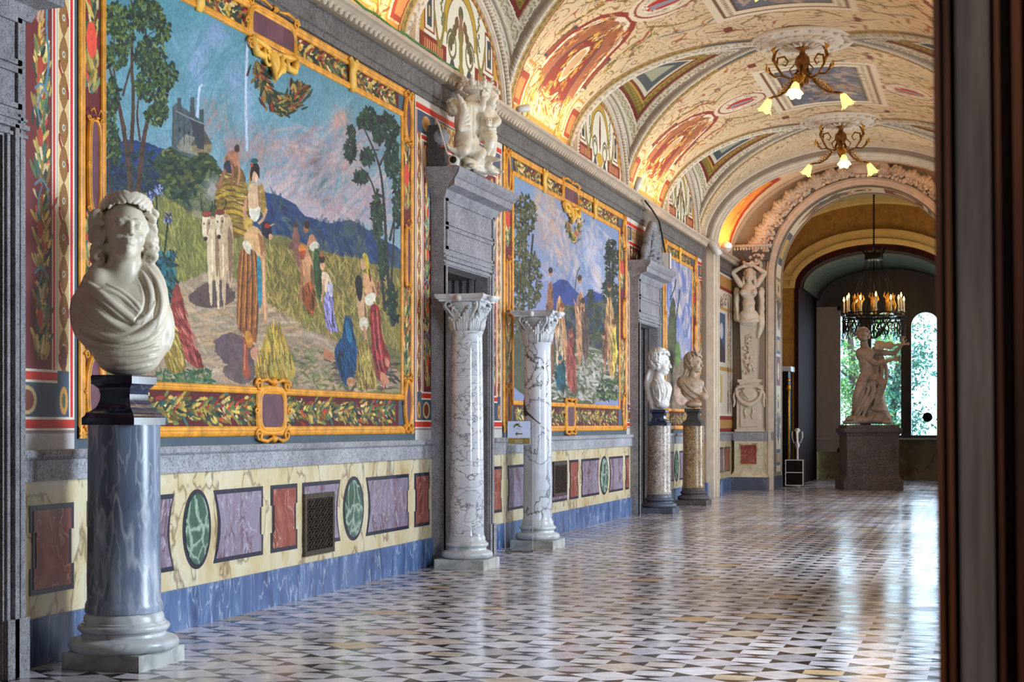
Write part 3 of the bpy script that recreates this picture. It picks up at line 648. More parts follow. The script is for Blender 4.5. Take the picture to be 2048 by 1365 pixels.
# lunettes on the left wall, each its own painted field with a moulded rim
def lunette(yc, k):
    r, h = 1.50, 1.16; n = 170 if k else 60
    ys = np.linspace(-r, r, n * 2); u = np.linspace(0, 1, n)
    U, Yl = np.meshgrid(u, ys, indexing='ij'); top = h * np.sqrt(np.clip(1 - (Yl / r) ** 2, 0, 1)); Z = U * top
    P = Paint(Yl, Z * 0 + U * top, (230, 224, 200), 20 + k)
    P.C[:] = (232, 226, 204); X = Yl; P.X = Yl; P.Y = Z
    def rect(a, b, c, d, col):
        m = (X >= a) & (X <= b) & (Z >= c) & (Z <= d); P.C[m] = np.clip(np.array(col, float) * (1 + .08 * P.N[m][:, None]), 0, 255)
    for m in (-1, 1):
        def rr(a, b, c, d, col): rect(min(m * a, m * b), max(m * a, m * b), c, d, col)
        rr(.45, 1.38, .06, .34, (226, 220, 200)); rr(.48, 1.3, .09, .30, (128, 36, 26)); rr(.56, 1.2, .13, .26, (150, 60, 36))
        for q in range(9): rr(.6 + q * .065, .625 + q * .065, .14, .25, (214, 160, 110))
        rr(.84, 1.16, .34, .80, (140, 44, 30)); rr(.88, 1.12, .36, .76, (224, 218, 196)); rr(.93, 1.07, .40, .72, (54, 66, 74)); rr(.97, 1.03, .5, .62, (190, 160, 110))
        rr(1.16, 1.3, .3, .55, (196, 150, 60))
    q = np.hypot(X / .52, (Z - .50) / .52); P.C[(np.abs(q - 1) < .11) & (Z > .46)] = (196, 156, 52)
    P.C[(np.abs(q - 1) < .13) & (np.abs(q - 1) > .10) & (Z > .46)] = (96, 76, 50)
    m = (np.abs(X) < .52) & (Z < .16 + .07 * np.cos(X * 22)) ; P.C[m] = (62, 70, 78)
    sp = Paint.__new__(Paint); sp.__dict__.update(P.__dict__)
    def dab(cx, cz, rx, rz, col): P.C[np.hypot((X - cx) / rx, (Z - cz) / rz) < 1] = col
    if k % 2 == 0:                                    # winged term figure
        dab(0, .78, .08, .09, (92, 96, 62)); dab(0, .70, .05, .07, (150, 110, 80)); dab(0, .55, .09, .14, (146, 108, 76)); dab(0, .34, .06, .26, (140, 128, 60)); dab(0, .12, .1, .1, (150, 132, 60))
        for m in (-1, 1):
            for j in range(7): dab(m * (.12 + j * .035), .66 - j * .05 + .03 * (j % 2), .05, .07, (120 - j * 4, 84, 54))
    else:                                             # small niche with vase and sprays
        dab(0, .62, .07, .32, (230, 220, 196)); dab(0, .62, .05, .28, (128, 36, 30)); dab(0, .22, .2, .1, (206, 166, 60))
    rs = np.random.RandomState(k)
    for m in (-1, 1):
        for j in range(46):
            t = j / 46; cx = m * (.30 + .16 * math.cos(9 * t) * (1 - t * .5)); cz = .36 + .18 * math.sin(9 * t) * (1 - t * .5); dab(cx, cz, .022, .022, (108, 100, 66))
        for j in range(26):
            t = j / 26; dab(m * (.52 + .34 * t), .62 - .34 * math.sin(math.pi * t), .03, .05, (140 + rs.randint(-20, 20), 126, 60))
        for j in range(16): dab(m * (.62 + .02 * rs.randn()), .52 + j * .03, .03, .018, (112, 108, 74))
    ar = np.hypot(X / r, Z / h)
    P.C[(ar > .925)] = (150, 44, 30); P.C[(ar > .94)] = (198, 150, 60)
    mm = (ar > .94) & (np.sin(np.arctan2(Z / h, X / r) * 60) > 0); P.C[mm] = (140, 96, 40)
    Pp = np.stack([np.full_like(X, .006), yc + X, VZ + .06 + Z], -1)
    o = grid_obj('lunette_painting', Pp, P.C, M['painted_sharp'], W)
    rim = MB()
    for rr_, wd, dp in ((1.0, .055, .05), (1.06, .05, .09), (.985, .02, .03)):
        rings = []
        for t in np.linspace(0, math.pi, 49):
            c, s_ = math.cos(t), math.sin(t)
            rings.append([(dx, yc + (r * rr_ + d_) * c, VZ + .06 + (h * rr_ + d_) * s_) for dx, d_ in ((0, 0), (dp, 0), (dp, wd), (0, wd))])
        rim.loft(rings)
    for t in np.linspace(.02, math.pi - .02, 80):
        rim.ball((.075, yc + (r * 1.045) * math.cos(t), VZ + .06 + (h * 1.06) * math.sin(t)), (.03, .022, .022), 6, 4)
    rim.box(0, .05, yc - r, yc + r, VZ + .04, VZ + .13)
    for j in range(36): rim.ball((.055, yc - r + .06 + j * (2 * r - .12) / 35, VZ + .085), (.02, .03, .03), 6, 4)
    rim.build('lunette_moulding', M['plaster_white'], W)
for i, yk in enumerate(YK): lunette(yk, i)
# right wall with its window openings (behind the camera side, lights the room)
rw = MB(); y = 1.3
for wy in WIN_Y:
    rw.box(6.1, 6.5, y, wy - .8, 0, 5.3); rw.box(6.1, 6.5, wy - .8, wy + .8, 0, 1.0); rw.box(6.1, 6.5, wy - .8, wy + .8, 4.4, 5.3); y = wy + .8
rw.box(6.1, 6.5, y, 35, 0, 5.3); rw.box(6.1, 6.5, 1.3, 35, 5.3, 7.4)
struct(rw.build('wall_right', M['yellow_pale']))
# near end wall: the doorway we look through
nb = MB(); nb.box(-.5, .8, .7, 1.05, 0, 7.4); nb.box(.8, 6.5, .7, 1.05, 4.6, 7.4)
struct(nb.build('wall_near', M['plaster_tan']))
vb = MB(); vb.box(3.2, 8.0, -2.4, -2.2, 0, 4.9).box(3.0, 3.2, -2.4, .7, 0, 4.9).box(8.0, 8.2, -2.4, .7, 0, 4.9).box(6.5, 8.2, .7, 1.05, 0, 4.9); struct(vb.build('wall_added_vestibule', M['plaster_tan']))  # unseen room added to shut out sky light from behind the camera
struct(MB().box(3.0, 8.2, -2.4, 1.05, 4.9, 5.0).build('ceiling_added_vestibule', M['plaster_tan'])); struct(MB().box(-.5, 6.5, .7, 1.35, 7.2, 7.5).box(-.5, 3.2, .5, .7, 0, 7.4).build('wall_near_back', M['plaster_tan']))  # lid of the added vestibule, unseen, keeps sky light out
# ------------------------------------------------------------------ transverse arch on its piers
def arch_loft(mb, prof, cx, zs, rx, rz, t0=0, t1=math.pi, n=64):
    rings = []
    for t in np.linspace(t0, t1, n):
        rings.append([(cx - (rx - d) * math.cos(t), y, zs + (rz - d) * math.sin(t)) for d, y in prof])
    return mb.loft(rings)
pier = struct(MB().box(-.02, .10, 30.85, 31.75, .0, 5.3).box(6.0, 6.12, 30.85, 31.75, 0, 5.3).build('wall_pier', M['plaster_tan']))
pa = MB()
for x0, x1, y0, y1 in ((0, .24, 30.98, 31.10), (0, .29, 31.08, 31.17), (0, .25, 31.17, 31.24), (0, .30, 31.26, 31.34)):
    pa.box(x0, x1, y0, y1, 0, 5.3); pa.box(6.1 - x1, 6.1 - x0, y0, y1, 0, 5.3)
for d0, y0, y1 in ((.20, 30.98, 31.10), (.26, 31.08, 31.17), (.22, 31.17, 31.24), (.27, 31.26, 31.34), (.08, 30.80, 30.90)):
    arch_loft(pa, [(-.1, y0), (d0, y0), (d0, y1), (-.1, y1)], VA, VZ, VA, VB)
pa.build('arch_moulding', M['plaster_white'], pier)
pb = MB(); pb.box(0, .22, 31.34, 31.66, .0, 5.3); pb.box(5.88, 6.1, 31.34, 31.66, 0, 5.3)
arch_loft(pb, [(-.1, 30.9), (.17, 30.9), (.17, 31.7), (-.1, 31.7)], VA, VZ, VA, VB); pb.build('arch_body', M['plaster_tan'], pier)
MB().box(0, .315, 31.36, 31.70, 0, .3).box(0, .13, 30.80, 30.98, 0, .3).build('pier_skirting', M['base_blue'], pier)
def deco_strip(name, plane, a0, a1, b0, b1, na, nb_, seed, parent, style=0):
    """narrow painted ornament strip; plane: function (a, b) -> point"""
    A, B = np.meshgrid(np.linspace(a0, a1, na), np.linspace(b1, b0, nb_)); w_ = a1 - a0
    P = Paint(A, B, (224, 214, 196), seed); u = (A - a0) / w_; X = P.C
    X[(u < .07) | (u > .93)] = (90, 66, 60); X[(np.abs(u - .12) < .02) | (np.abs(u - .88) < .02)] = (186, 150, 90)
    rs = np.random.RandomState(seed); z = b0 + .15; k = 0; c = (a0 + a1) / 2
    while z < b1 - .3:
        L = .35 + .35 * rs.rand(); kk = (k + style) % 4
        if kk == 0:
            P.poly([(a0 + .18 * w_, z), (a1 - .18 * w_, z), (a1 - .18 * w_, z + L), (a0 + .18 * w_, z + L)], (124, 38, 34), 0, .1)
            P.ell(c, z + L / 2, w_ * .16, L * .3, (214, 190, 150), .1)
        elif kk == 1:
            P.poly([(a0 + .18 * w_, z), (a1 - .18 * w_, z), (a1 - .18 * w_, z + L * .6), (a0 + .18 * w_, z + L * .6)], (74, 92, 110), 0, .1)
            P.poly([(a0 + .3 * w_, z + L * .12), (a1 - .3 * w_, z + L * .12), (a1 - .3 * w_, z + L * .48), (a0 + .3 * w_, z + L * .48)], (206, 170, 96), 0, .1)
        elif kk == 2:
            P.garland([(c, z), (c, z + L)], w_ * .5, [(96, 84, 60), (160, 116, 66), (70, 80, 84), (150, 60, 44)], int(40 * L / .4), w_ * .3)
            for m in (-1, 1): P.line([(c, z + .02), (c + m * w_ * .28, z + L * .3), (c + m * w_ * .1, z + L * .6), (c + m * w_ * .3, z + L * .9)], w_ * .06, (110, 96, 80))
        else:
            P.ell(c, z + L * .4, w_ * .3, L * .38, (186, 150, 80), .1); P.ell(c, z + L * .4, w_ * .2, L * .28, (230, 220, 200), .1); P.ell(c, z + L * .4, w_ * .1, L * .2, (80, 50, 50), .1)
        z += L + .06; k += 1
    Pt = plane(A, B); return grid_obj(name, Pt, P.C, M['painted_sharp'], parent)
deco_strip('painted_pilaster', lambda a, b: np.stack([np.full_like(a, .225), a, b], -1), 31.36, 31.65, 1.35, 5.2, 30, 500, 3, pier)
deco_strip('painted_pilaster', lambda a, b: np.stack([np.full_like(a, .225), a, b], -1), 31.38, 31.63, .35, 1.3, 30, 120, 5, pier)
deco_strip('painted_arch_band', lambda a, b: np.stack([VA - (VA - .18) * np.cos(b), a, VZ + (VB - .18) * np.sin(b)], -1), 31.38, 31.66, 0.02, 3.1, 24, 500, 6, pier, 2)
# ------------------------------------------------------------------ end bay: vault, end wall with the great arch
T, Y = np.meshgrid(np.linspace(0, math.pi, 120), np.linspace(31.5, 34.95, 70), indexing='ij')
X = VA - VA * np.cos(T); Z = VZ + (VB + .25) * np.sin(T)
P = Paint(Y, T, (222, 206, 180), 9)
for t0 in (.0, 1.57, 2.0):
    for m in (0, 1):
        f = (lambda v: v) if m == 0 else (lambda v: math.pi - v)
        if t0 == 0:
            P.poly([(31.9, f(.05)), (34.4, f(.05)), (33.9, f(.95)), (32.4, f(.95))], (176, 58, 34), 0, .15)
            P.poly([(32.2, f(.1)), (34.1, f(.1)), (33.7, f(.85)), (32.6, f(.85))], (224, 150, 76), 0, .15)
            P.garland([(32.3, f(.15)), (33.1, f(.8)), (34.0, f(.15))], .3, [(236, 190, 100), (150, 84, 40), (206, 130, 60)], 120, .12)
P.line([(31.9, 0), (31.9, 3.14)], .05, (150, 80, 50)); P.line([(34.5, 0), (34.5, 3.14)], .05, (150, 80, 50))
struct(grid_obj('ceiling_end_bay', np.stack([X, Y, Z], -1), P.C, M['painted_sharp']))
EY, AX, AR, AZ = 34.9, 2.98, 2.03, 4.93
def wall_with_arch(name, mat, y0, y1, xa, xb, zt, cx, rx, rz, zs, jamb=None, n=48):
    mb = MB(); ts = np.linspace(0, math.pi, n)
    inn = [(cx - rx * math.cos(t), zs + rz * math.sin(t)) for t in ts]
    out = []
    for (x, z) in inn:
        out.append((x, zt))
    mb.box(xa, cx - rx, y0, y1, 0, zt); mb.box(cx + rx, xb, y0, y1, 0, zt)
    for (p, q) in zip(range(n - 1), range(1, n)):
        a, b, c, d = inn[p], inn[q], out[q], out[p]
        mb.add([(a[0], y0, a[1]), (b[0], y0, b[1]), (c[0], y0, c[1]), (d[0], y0, d[1]), (a[0], y1, a[1]), (b[0], y1, b[1]), (c[0], y1, c[1]), (d[0], y1, d[1])],
               [(0, 1, 2, 3), (4, 7, 6, 5), (0, 4, 5, 1)])
    return struct(mb.build(name, mat))
we = wall_with_arch('wall_end', M['plaster_tan'], EY, 36.4, -.5, 6.6, 7.6, AX, AR, AR, AZ)
am = MB()
for d0, d1, pr in ((.0, .06, .05), (.06, .12, .075), (.12, .17, .04)):
    rings = []
    for t in np.linspace(0, math.pi, 64):
        rings.append([(AX - (AR + d) * math.cos(t), EY - p, AZ + (AR + d) * math.sin(t)) for d, p in ((d0, 0), (d0, pr), (d1, pr), (d1, 0))])
    am.loft(rings)
    for sg in (-1, 1): am.box(min(AX + sg * (AR + d0), AX + sg * (AR + d1)), max(AX + sg * (AR + d0), AX + sg * (AR + d1)), EY - pr, EY, 0, AZ)
am.build('archivolt_moulding', M['plaster_white'], we)
MB().box(0, .76, EY - .04, EY, 0, .3).box(.95, .965, 34.92, 36.38, 0, .3).box(5.2, 6.1, EY - .04, EY, 0, .3).build('skirting', M['base_blue_dark'], we)
deco_strip('painted_pilaster', lambda a, b: np.stack([np.full_like(a, .956), a, b], -1), 35.1, 36.2, .4, 4.9, 30, 500, 13, we, 1)
deco_strip('painted_arch_band', lambda a, b: np.stack([AX - (AR - .006) * np.cos(b), a, AZ + (AR - .006) * np.sin(b)], -1), 35.1, 36.2, 0.02, 3.1, 30, 400, 15, we, 1)
MB().box(0, .95, EY - .06, EY, 1.15, 1.34).box(5.0, 6.1, EY - .06, EY, 1.15, 1.34).build('dado_ledge', M['ledge'], we)
MB().box(0, .95, EY - .03, EY, .3, 1.15).box(5.0, 6.1, EY - .03, EY, .3, 1.15).build('marble_dado', M['cream'], we)
# ------------------------------------------------------------------ ante-room behind the arch
ar = struct(MB().box(-.5, 0, 36.4, 38, 0, 7.6).build('wall_anteroom', M['yellow']))
T, Y = np.meshgrid(np.linspace(0, math.pi, 60), np.linspace(36.38, 38.1, 20), indexing='ij')
P = Paint(Y, T, (176, 160, 108), 31); P.C *= (1 + .12 * P.N2[..., None]); P.dabs([(36.5, .9), (38, .9), (38, 2.2), (36.5, 2.2)], 30, .3, .06, .3, [(110, 84, 60), (140, 120, 80), (200, 186, 140)])
struct(grid_obj('ceiling_anteroom', np.stack([3 - 2.75 * np.cos(T), Y, 5.5 + 1.6 * np.sin(T)], -1), P.C, M['painted']))
CX2, RX2, RZ2, ZS2 = 3.0, 1.94, 1.0, 4.95
wb = wall_with_arch('wall_back', M['yellow'], 38, 38.6, -.5, 6.6, 7.6, CX2, RX2, RZ2, ZS2)
mo = MB()
for d0, d1, pr in ((.0, .13, .10), (.13, .30, .06), (.30, .36, .10), (1.12, 1.17, .05)):
    rings = []
    for t in np.linspace(0, math.pi, 64):
        rings.append([(CX2 - (RX2 + d) * math.cos(t), 38 - p, ZS2 + .02 + (RZ2 + d) * math.sin(t)) for d, p in ((d0, 0), (d0, pr), (d1, pr), (d1, 0))])
    if d0 < 1: mo.loft(rings)
for d0, d1, pr in ((0, .2, .07), (.2, .3, .12)): mo.box(0, CX2 - RX2, 38 - pr, 38, 4.93 + d0, 4.93 + d1); mo.box(CX2 + RX2, 6.1, 38 - pr, 38, 4.93 + d0, 4.93 + d1)
rings = []
for t in np.linspace(0, math.pi, 64): rings.append([(3 - (2.75 - d) * math.cos(t), 38 - p, 5.5 + (1.6 - d) * math.sin(t)) for d, p in ((0, 0), (0, .12), (.10, .08), (.14, 0))])
mo.loft(rings); mo.build('arch_moulding', M['yellow_pale'], wb)
MB().box(0, 1.06, 37.97, 38, 1.28, 1.34).build('dado_rail', M['wood_red'], wb)
lnb = MB(); rings = []
for t in np.linspace(0, math.pi, 48): rings.append([(CX2 - (RX2 - d) * math.cos(t), y, ZS2 + (RZ2 - d) * math.sin(t)) for d, y in ((-.005, 37.96), (.14, 37.96), (.17, 38.5), (.17, 42.2), (-.005, 42.2))])
lnb.loft(rings); lnb.box(CX2 - RX2 - .005, CX2 - RX2 + .09, 37.96, 42.2, 0, ZS2); lnb.box(CX2 + RX2 - .09, CX2 + RX2 + .005, 37.96, 42.2, 0, ZS2)
LB = struct(lnb.build('wall_window_bay', M['wood_red']))
rings = [[(CX2 - (RX2 - .18) * math.cos(t), y, ZS2 + (RZ2 - .19) * math.sin(t)) for y in (38.3, 42.2)] for t in np.linspace(0, math.pi, 48)]
MB().loft([[(p[0], p[1], p[2]) for p in r] + [(r[1][0], r[1][1], r[1][2] + .03), (r[0][0], r[0][1], r[0][2] + .03)] for r in rings], False).build('bay_ceiling', M['bay_plaster'], LB)
# window wall of the bay with three round-headed lights
LIGHTS = [(1.63, 2.32), (2.62, 3.41), (3.68, 4.42)]; WZ0, WZS = 1.22, 4.20
wm = MB(); y0, y1 = 42.28, 42.5
wm.box(1.0, 5.0, 42.3, 42.6, 0, 1.10)
WB = struct(wm.build('wall_window', M['stained'])); 
fr = MB(); fr.box(1.0, LIGHTS[0][0], y0, y1, 1.14, 6.2); fr.box(LIGHTS[0][1], LIGHTS[1][0], y0, y1, 1.14, 6.2); fr.box(LIGHTS[1][1], LIGHTS[2][0], y0, y1, 1.14, 6.2); fr.box(LIGHTS[2][1], 5, y0, y1, 1.14, 6.2)
for a, b in LIGHTS:
    fr.box(a, b, y0, y1, 1.14, WZ0); c, r = (a + b) / 2, (b - a) / 2; ts = np.linspace(0, math.pi, 17)
    for p, q in zip(ts[:-1], ts[1:]):
        A_, B_ = (c - r * math.cos(p), WZS + r * math.sin(p)), (c - r * math.cos(q), WZS + r * math.sin(q))
        fr.add([(A_[0], y0, A_[1]), (B_[0], y0, B_[1]), (B_[0], y0, 6.2), (A_[0], y0, 6.2), (A_[0], y1, A_[1]), (B_[0], y1, B_[1]), (B_[0], y1, 6.2), (A_[0], y1, 6.2)], [(0, 1, 2, 3), (4, 7, 6, 5), (0, 4, 5, 1)])
for x0, x1 in ((2.42, 2.52), (3.50, 3.59)): fr.box(x0, x1, y0 - .04, y0, 1.14, 5.0)
WN = struct(fr.build('window_1', M['dark_wood']))
gl = MB()
for a, b in LIGHTS: gl.box(a, b, 42.40, 42.41, WZ0, WZS + .4)
gl.build('window_pane', M['glass'], WN)
MB().box(1.05, 4.95, 42.1, 42.5, 1.10, 1.14).build('window_sill', M['slab'], WN)
# ------------------------------------------------------------------ murals, painted in the wall plane
GREENS = [(38, 62, 48), (56, 84, 56), (84, 108, 66), (118, 134, 76), (46, 74, 66), (96, 120, 70)]
DKG = [(24, 44, 46), (34, 58, 56), (46, 72, 62), (60, 84, 64)]
WHEAT = [(190, 164, 92), (160, 136, 70), (214, 192, 122), (126, 112, 62), (176, 168, 96)]
GRASS = [(146, 146, 78), (120, 126, 70), (172, 166, 96), (98, 108, 66), (190, 182, 112)]
def figure(P, head, skin, hair, body, bcol, extra=()):
    P.poly(body, bcol, 1, .3, .6)
    for pts, col in extra: P.poly(pts, col, 1, .28, .5)
    x, y, r = head; P.ell(x, y, r, r * 1.35, skin, .2); P.ell(x - r * .2, y - r * .7, r * 1.1, r * .9, hair, .2)
def folds(P, reg, cols, n, L=26, W=2.2, a=1.5): P.dabs(reg, n, L, W, a, cols, .12, 14)
def tree_left(P):
    for pts, w_ in (([(262, 400), (258, 330), (246, 250), (232, 180), (214, 120)], 13), ([(275, 400), (284, 300), (294, 240), (318, 190), (334, 130)], 12), ([(262, 300), (268, 200), (262, 120), (268, 30), (262, 0)], 9),
                    ([(250, 260), (236, 200), (222, 100), (240, 30)], 6), ([(246, 190), (262, 130), (290, 70), (330, 55)], 5), ([(280, 280), (272, 220), (286, 160), (300, 80)], 5), ([(222, 400), (218, 330), (212, 250)], 4)):
        P.line(pts, w_, (92, 70, 58), .35, 2, True)
    for cx, cy, rx, ry, n in ((232, 40, 26, 36, 150), (290, 30, 36, 34, 150), (235, 110, 24, 30, 90), (300, 110, 34, 36, 130), (325, 60, 16, 26, 60), (300, 170, 34, 34, 150), (335, 150, 22, 30, 70), (222, 190, 16, 40, 80), (222, 260, 14, 36, 80),
                          (312, 230, 22, 22, 70), (322, 210, 14, 36, 60), (250, 70, 20, 30, 70), (230, 300, 14, 30, 50)):
        th = np.linspace(0, 6.28, 9)[:-1]; reg = [(cx + rx * math.cos(t), cy + ry * math.sin(t)) for t in th]
        P.dabs(reg, n // 2, 15, 6, 1.5, DKG, .7); P.dabs(reg, n, 10, 4.2, 1.4, GREENS, .8, 26)
def mural_one(P):
    X, Y = P.X, P.Y
    f = np.clip((Y - 0) / 480, 0, 1)[..., None]
    P.C[:] = np.array((104, 158, 172)) * (1 - f) + np.array((150, 176, 190)) * f
    P.C *= (1 + .10 * P.N2[..., None])
    for c in ((395, 130, 30, 80, (150, 174, 204)), (430, 70, 36, 40, (148, 170, 200)), (495, 210, 16, 80, (156, 178, 206)), (470, 160, 20, 60, (150, 172, 200)), (600, 340, 110, 60, (196, 170, 170)), (660, 420, 130, 60, (196, 176, 182)), (640, 345, 40, 70, (118, 106, 108)), (430, 235, 34, 60, (172, 150, 146)), (520, 290, 60, 60, (178, 152, 150)),
              (685, 250, 34, 50, (206, 168, 160)), (700, 320, 60, 70, (200, 164, 158)), (560, 380, 60, 40, (206, 186, 188)), (470, 300, 40, 60, (170, 150, 152)), (748, 400, 60, 60, (190, 172, 186)), (600, 300, 40, 40, (182, 150, 146))):
        P.ell(*c[:4], c[4], 0, .35, .75)
    P.al = .35; P.dabs([(340, 40), (560, 120), (790, 240), (790, 450), (340, 300)], 420, 50, 7, -1.2, [(120, 164, 180), (140, 176, 192), (100, 152, 170)], .5, 8)
    P.dabs([(560, 250), (780, 260), (780, 470), (540, 380)], 260, 44, 8, -.5, [(198, 172, 172), (176, 150, 154), (206, 184, 184), (150, 160, 180)], .6, 10); P.al = 1
    for p in ([(393, 260), (398, 175), (404, 170)], [(494, 300), (491, 180), (497, 40)]): P.line(p, 5, (196, 206, 224), .1)
    # mountains
    P.poly([(330, 300), (360, 290), (380, 330), (420, 320), (470, 380), (530, 385), (560, 392), (590, 408), (610, 432), (655, 448), (700, 440), (740, 462), (802, 500), (802, 570), (330, 500)], (46, 82, 132), 0, .25, 1.5)
    P.al = .5; P.dabs([(520, 390), (560, 395), (610, 435), (655, 450), (700, 445), (740, 465), (800, 505), (800, 560), (520, 500)], 420, 30, 7, 1.1, [(40, 72, 122), (62, 92, 120), (84, 104, 112), (36, 62, 108), (98, 112, 104)], .5); P.al = 1
    P.poly([(212, 300), (240, 280), (300, 285), (330, 300), (400, 330), (420, 400), (212, 420)], (42, 74, 124), 1, .3, 3)
    # castle on its hill
    P.poly([(290, 400), (300, 330), (330, 295), (370, 290), (410, 300), (440, 330), (470, 420), (400, 450), (280, 450)], (66, 84, 58), 1, .25, 2)
    P.dabs([(290, 380), (330, 300), (420, 310), (470, 420), (300, 420)], 420, 14, 7, .2, [(50, 74, 50), (84, 100, 62), (112, 118, 72), (34, 56, 52), (60, 84, 74)], .9)
    P.dabs([(212, 300), (300, 300), (330, 380), (212, 400)], 200, 16, 7, .2, [(36, 62, 96), (44, 74, 84), (54, 84, 76), (30, 52, 84)], .9)
    for pts, c in (([(343, 295), (345, 235), (352, 205), (408, 245), (408, 300), (380, 318)], (96, 108, 114)), ([(354, 228), (355, 196), (362, 196), (364, 228)], (84, 94, 102)), ([(379, 232), (381, 195), (389, 194), (390, 236)], (90, 100, 106)), ([(398, 250), (399, 220), (407, 218), (408, 252)], (84, 94, 100)), ([(345, 240), (345, 214), (352, 206), (353, 240)], (104, 114, 118)),
                   ([(352, 292), (372, 268), (392, 276), (396, 312), (360, 302)], (148, 146, 134)), ([(384, 296), (392, 268), (408, 262), (424, 290), (424, 306), (386, 304)], (150, 136, 104)), ([(380, 292), (394, 272), (410, 262), (424, 288)], (104, 98, 90))): P.poly(pts, c, 0, .15)
    for k in range(6): P.line([(346 + k * 11, 214 + k * 7), (346 + k * 11, 290)], 1.2, (72, 82, 90), 0)
    P.poly([(380, 236), (408, 248), (408, 300), (394, 296)], (70, 80, 88), 0, .15)
    for k in range(5): P.poly([(358 + k * 9, 256 + k * 3), (361 + k * 9, 256 + k * 3), (361 + k * 9, 264 + k * 3), (358 + k * 9, 264 + k * 3)], (56, 62, 70), 0)
    P.line([(352, 222), (378, 236), (408, 248)], 2.5, (150, 156, 156))
    P.ell(425, 380, 26, 40, (170, 166, 160), 0, .3, .8); P.ell(395, 430, 30, 40, (160, 152, 126), 0, .3, .8)
    # fields
    P.poly([(205, 405), (290, 385), (330, 392), (405, 440), (480, 470), (560, 470), (640, 500), (720, 520), (802, 540), (802, 800), (205, 800)], (132, 128, 80), 0, .15, 2)
    P.al = .5; P.dabs([(205, 410), (330, 392), (410, 445), (480, 480), (470, 600), (350, 560), (205, 560)], 1200, 24, 2.4, 1.35, GRASS, .35, 20)
    P.poly([(520, 480), (620, 500), (720, 520), (802, 560), (802, 640), (620, 640), (520, 620)], (118, 112, 66), 1, .15, 2)
    P.dabs([(520, 490), (620, 500), (720, 520), (802, 560), (802, 700), (640, 670), (520, 640)], 1700, 22, 2.2, 1.4, WHEAT, .35, 20)
    P.poly([(205, 600), (350, 570), (430, 540), (520, 580), (560, 640), (660, 680), (802, 730), (802, 790), (205, 780)], (172, 152, 132), 1, .14, 3)
    P.dabs([(330, 590), (430, 550), (540, 610), (660, 690), (800, 740), (800, 785), (340, 770)], 700, 34, 6, .12, [(186, 166, 146), (156, 136, 120), (204, 186, 164), (150, 140, 112), (206, 170, 130)], .4, 14)
    P.poly([(370, 600), (400, 570), (440, 556), (470, 580), (470, 610), (400, 618)], (112, 92, 90), 1, .2, 2)
    P.poly([(420, 690), (450, 665), (490, 670), (520, 700), (500, 735), (460, 740)], (118, 98, 104), 1, .2, 3); P.poly([(440, 738), (470, 720), (520, 730), (500, 770), (460, 765)], (124, 106, 104), 1, .2, 3)
    P.dabs([(560, 700), (650, 700), (720, 780), (560, 778)], 160, 16, 4, .3, [(110, 124, 80), (140, 144, 100), (90, 106, 70)], .8)
    P.al = 1; P.dabs([(310, 740), (420, 740), (430, 778), (310, 770)], 150, 12, 4, .6, [(70, 106, 70), (100, 130, 84), (60, 110, 94)], .9)
    tree_left(P)
    # right hand trees
    for pts, w_ in (([(786, 650), (776, 560), (772, 480), (768, 400), (760, 330), (735, 270), (715, 235)], 8), ([(770, 620), (762, 540), (757, 470), (755, 400), (738, 350), (720, 335)], 7), ([(780, 480), (796, 400), (802, 330)], 5), ([(760, 330), (778, 290), (790, 250)], 5), ([(757, 300), (735, 300), (716, 310)], 3), ([(780, 620), (786, 500), (790, 430)], 6)):
        P.line(pts, w_, (62, 62, 62), .3, 2, True)
    for cx, cy, rx, ry, n in ((735, 240, 22, 24, 90), (770, 260, 28, 34, 170), (785, 320, 16, 40, 120), (700, 300, 12, 26, 60), (735, 315, 14, 18, 50), (722, 355, 14, 14, 50), (755, 430, 12, 50, 120), (795, 400, 10, 60, 90), (765, 520, 8, 40, 60), (786, 610, 14, 40, 60), (703, 265, 8, 14, 20)):
        reg = [(cx + rx * math.cos(t), cy + ry * math.sin(t)) for t in np.linspace(0, 6.28, 9)[:-1]]
        P.dabs(reg, n, 13, 5, 1.4, [(24, 50, 48), (36, 66, 58), (52, 84, 66), (30, 58, 62), (70, 96, 70)], .7, 16)
    # thistle by the bust
    for a in ([(302, 520), (306, 440), (304, 395)], [(322, 560), (330, 500), (336, 440)], [(312, 540), (316, 460), (312, 385)]): P.line(a, 3.5, (40, 66, 52), .2)
    for x, y in ((301, 395), (317, 383), (336, 438)): P.dabs([(x - 7, y - 12), (x + 7, y - 12), (x + 7, y + 6), (x - 7, y + 6)], 30, 9, 2.5, 1.4, [(90, 104, 160), (170, 180, 210), (60, 66, 100), (54, 60, 70)], .6)
    P.poly([(310, 520), (345, 510), (352, 560), (346, 610), (322, 600), (300, 560)], (40, 92, 100), 1, .4, 2); P.dabs([(306, 500), (350, 510), (350, 600), (310, 600)], 150, 20, 5, 1.1, [(34, 80, 92), (70, 130, 140), (28, 60, 66), (60, 110, 100)], .6)
    P.poly([(350, 560), (362, 580), (378, 660), (400, 720), (412, 738), (385, 735), (350, 690), (335, 650)], (150, 74, 66), 1, .3, 1); folds(P, [(352, 600), (372, 620), (404, 730), (376, 726), (345, 660)], [(184, 100, 92), (120, 50, 50), (206, 130, 120)], 60, 22, 3, 1.1)
    P.poly([(330, 650), (350, 645), (376, 730), (360, 748), (335, 745), (325, 700)], (150, 126, 58), 1, .3, 1); folds(P, [(330, 655), (350, 650), (374, 735), (340, 742)], WHEAT, 70, 20, 2.4, 1.2)
    # hay cart and ox pair
    P.poly([(440, 350), (470, 325), (494, 350), (500, 470), (470, 480), (430, 460), (430, 390)], (124, 98, 50), 1, .25, 1)
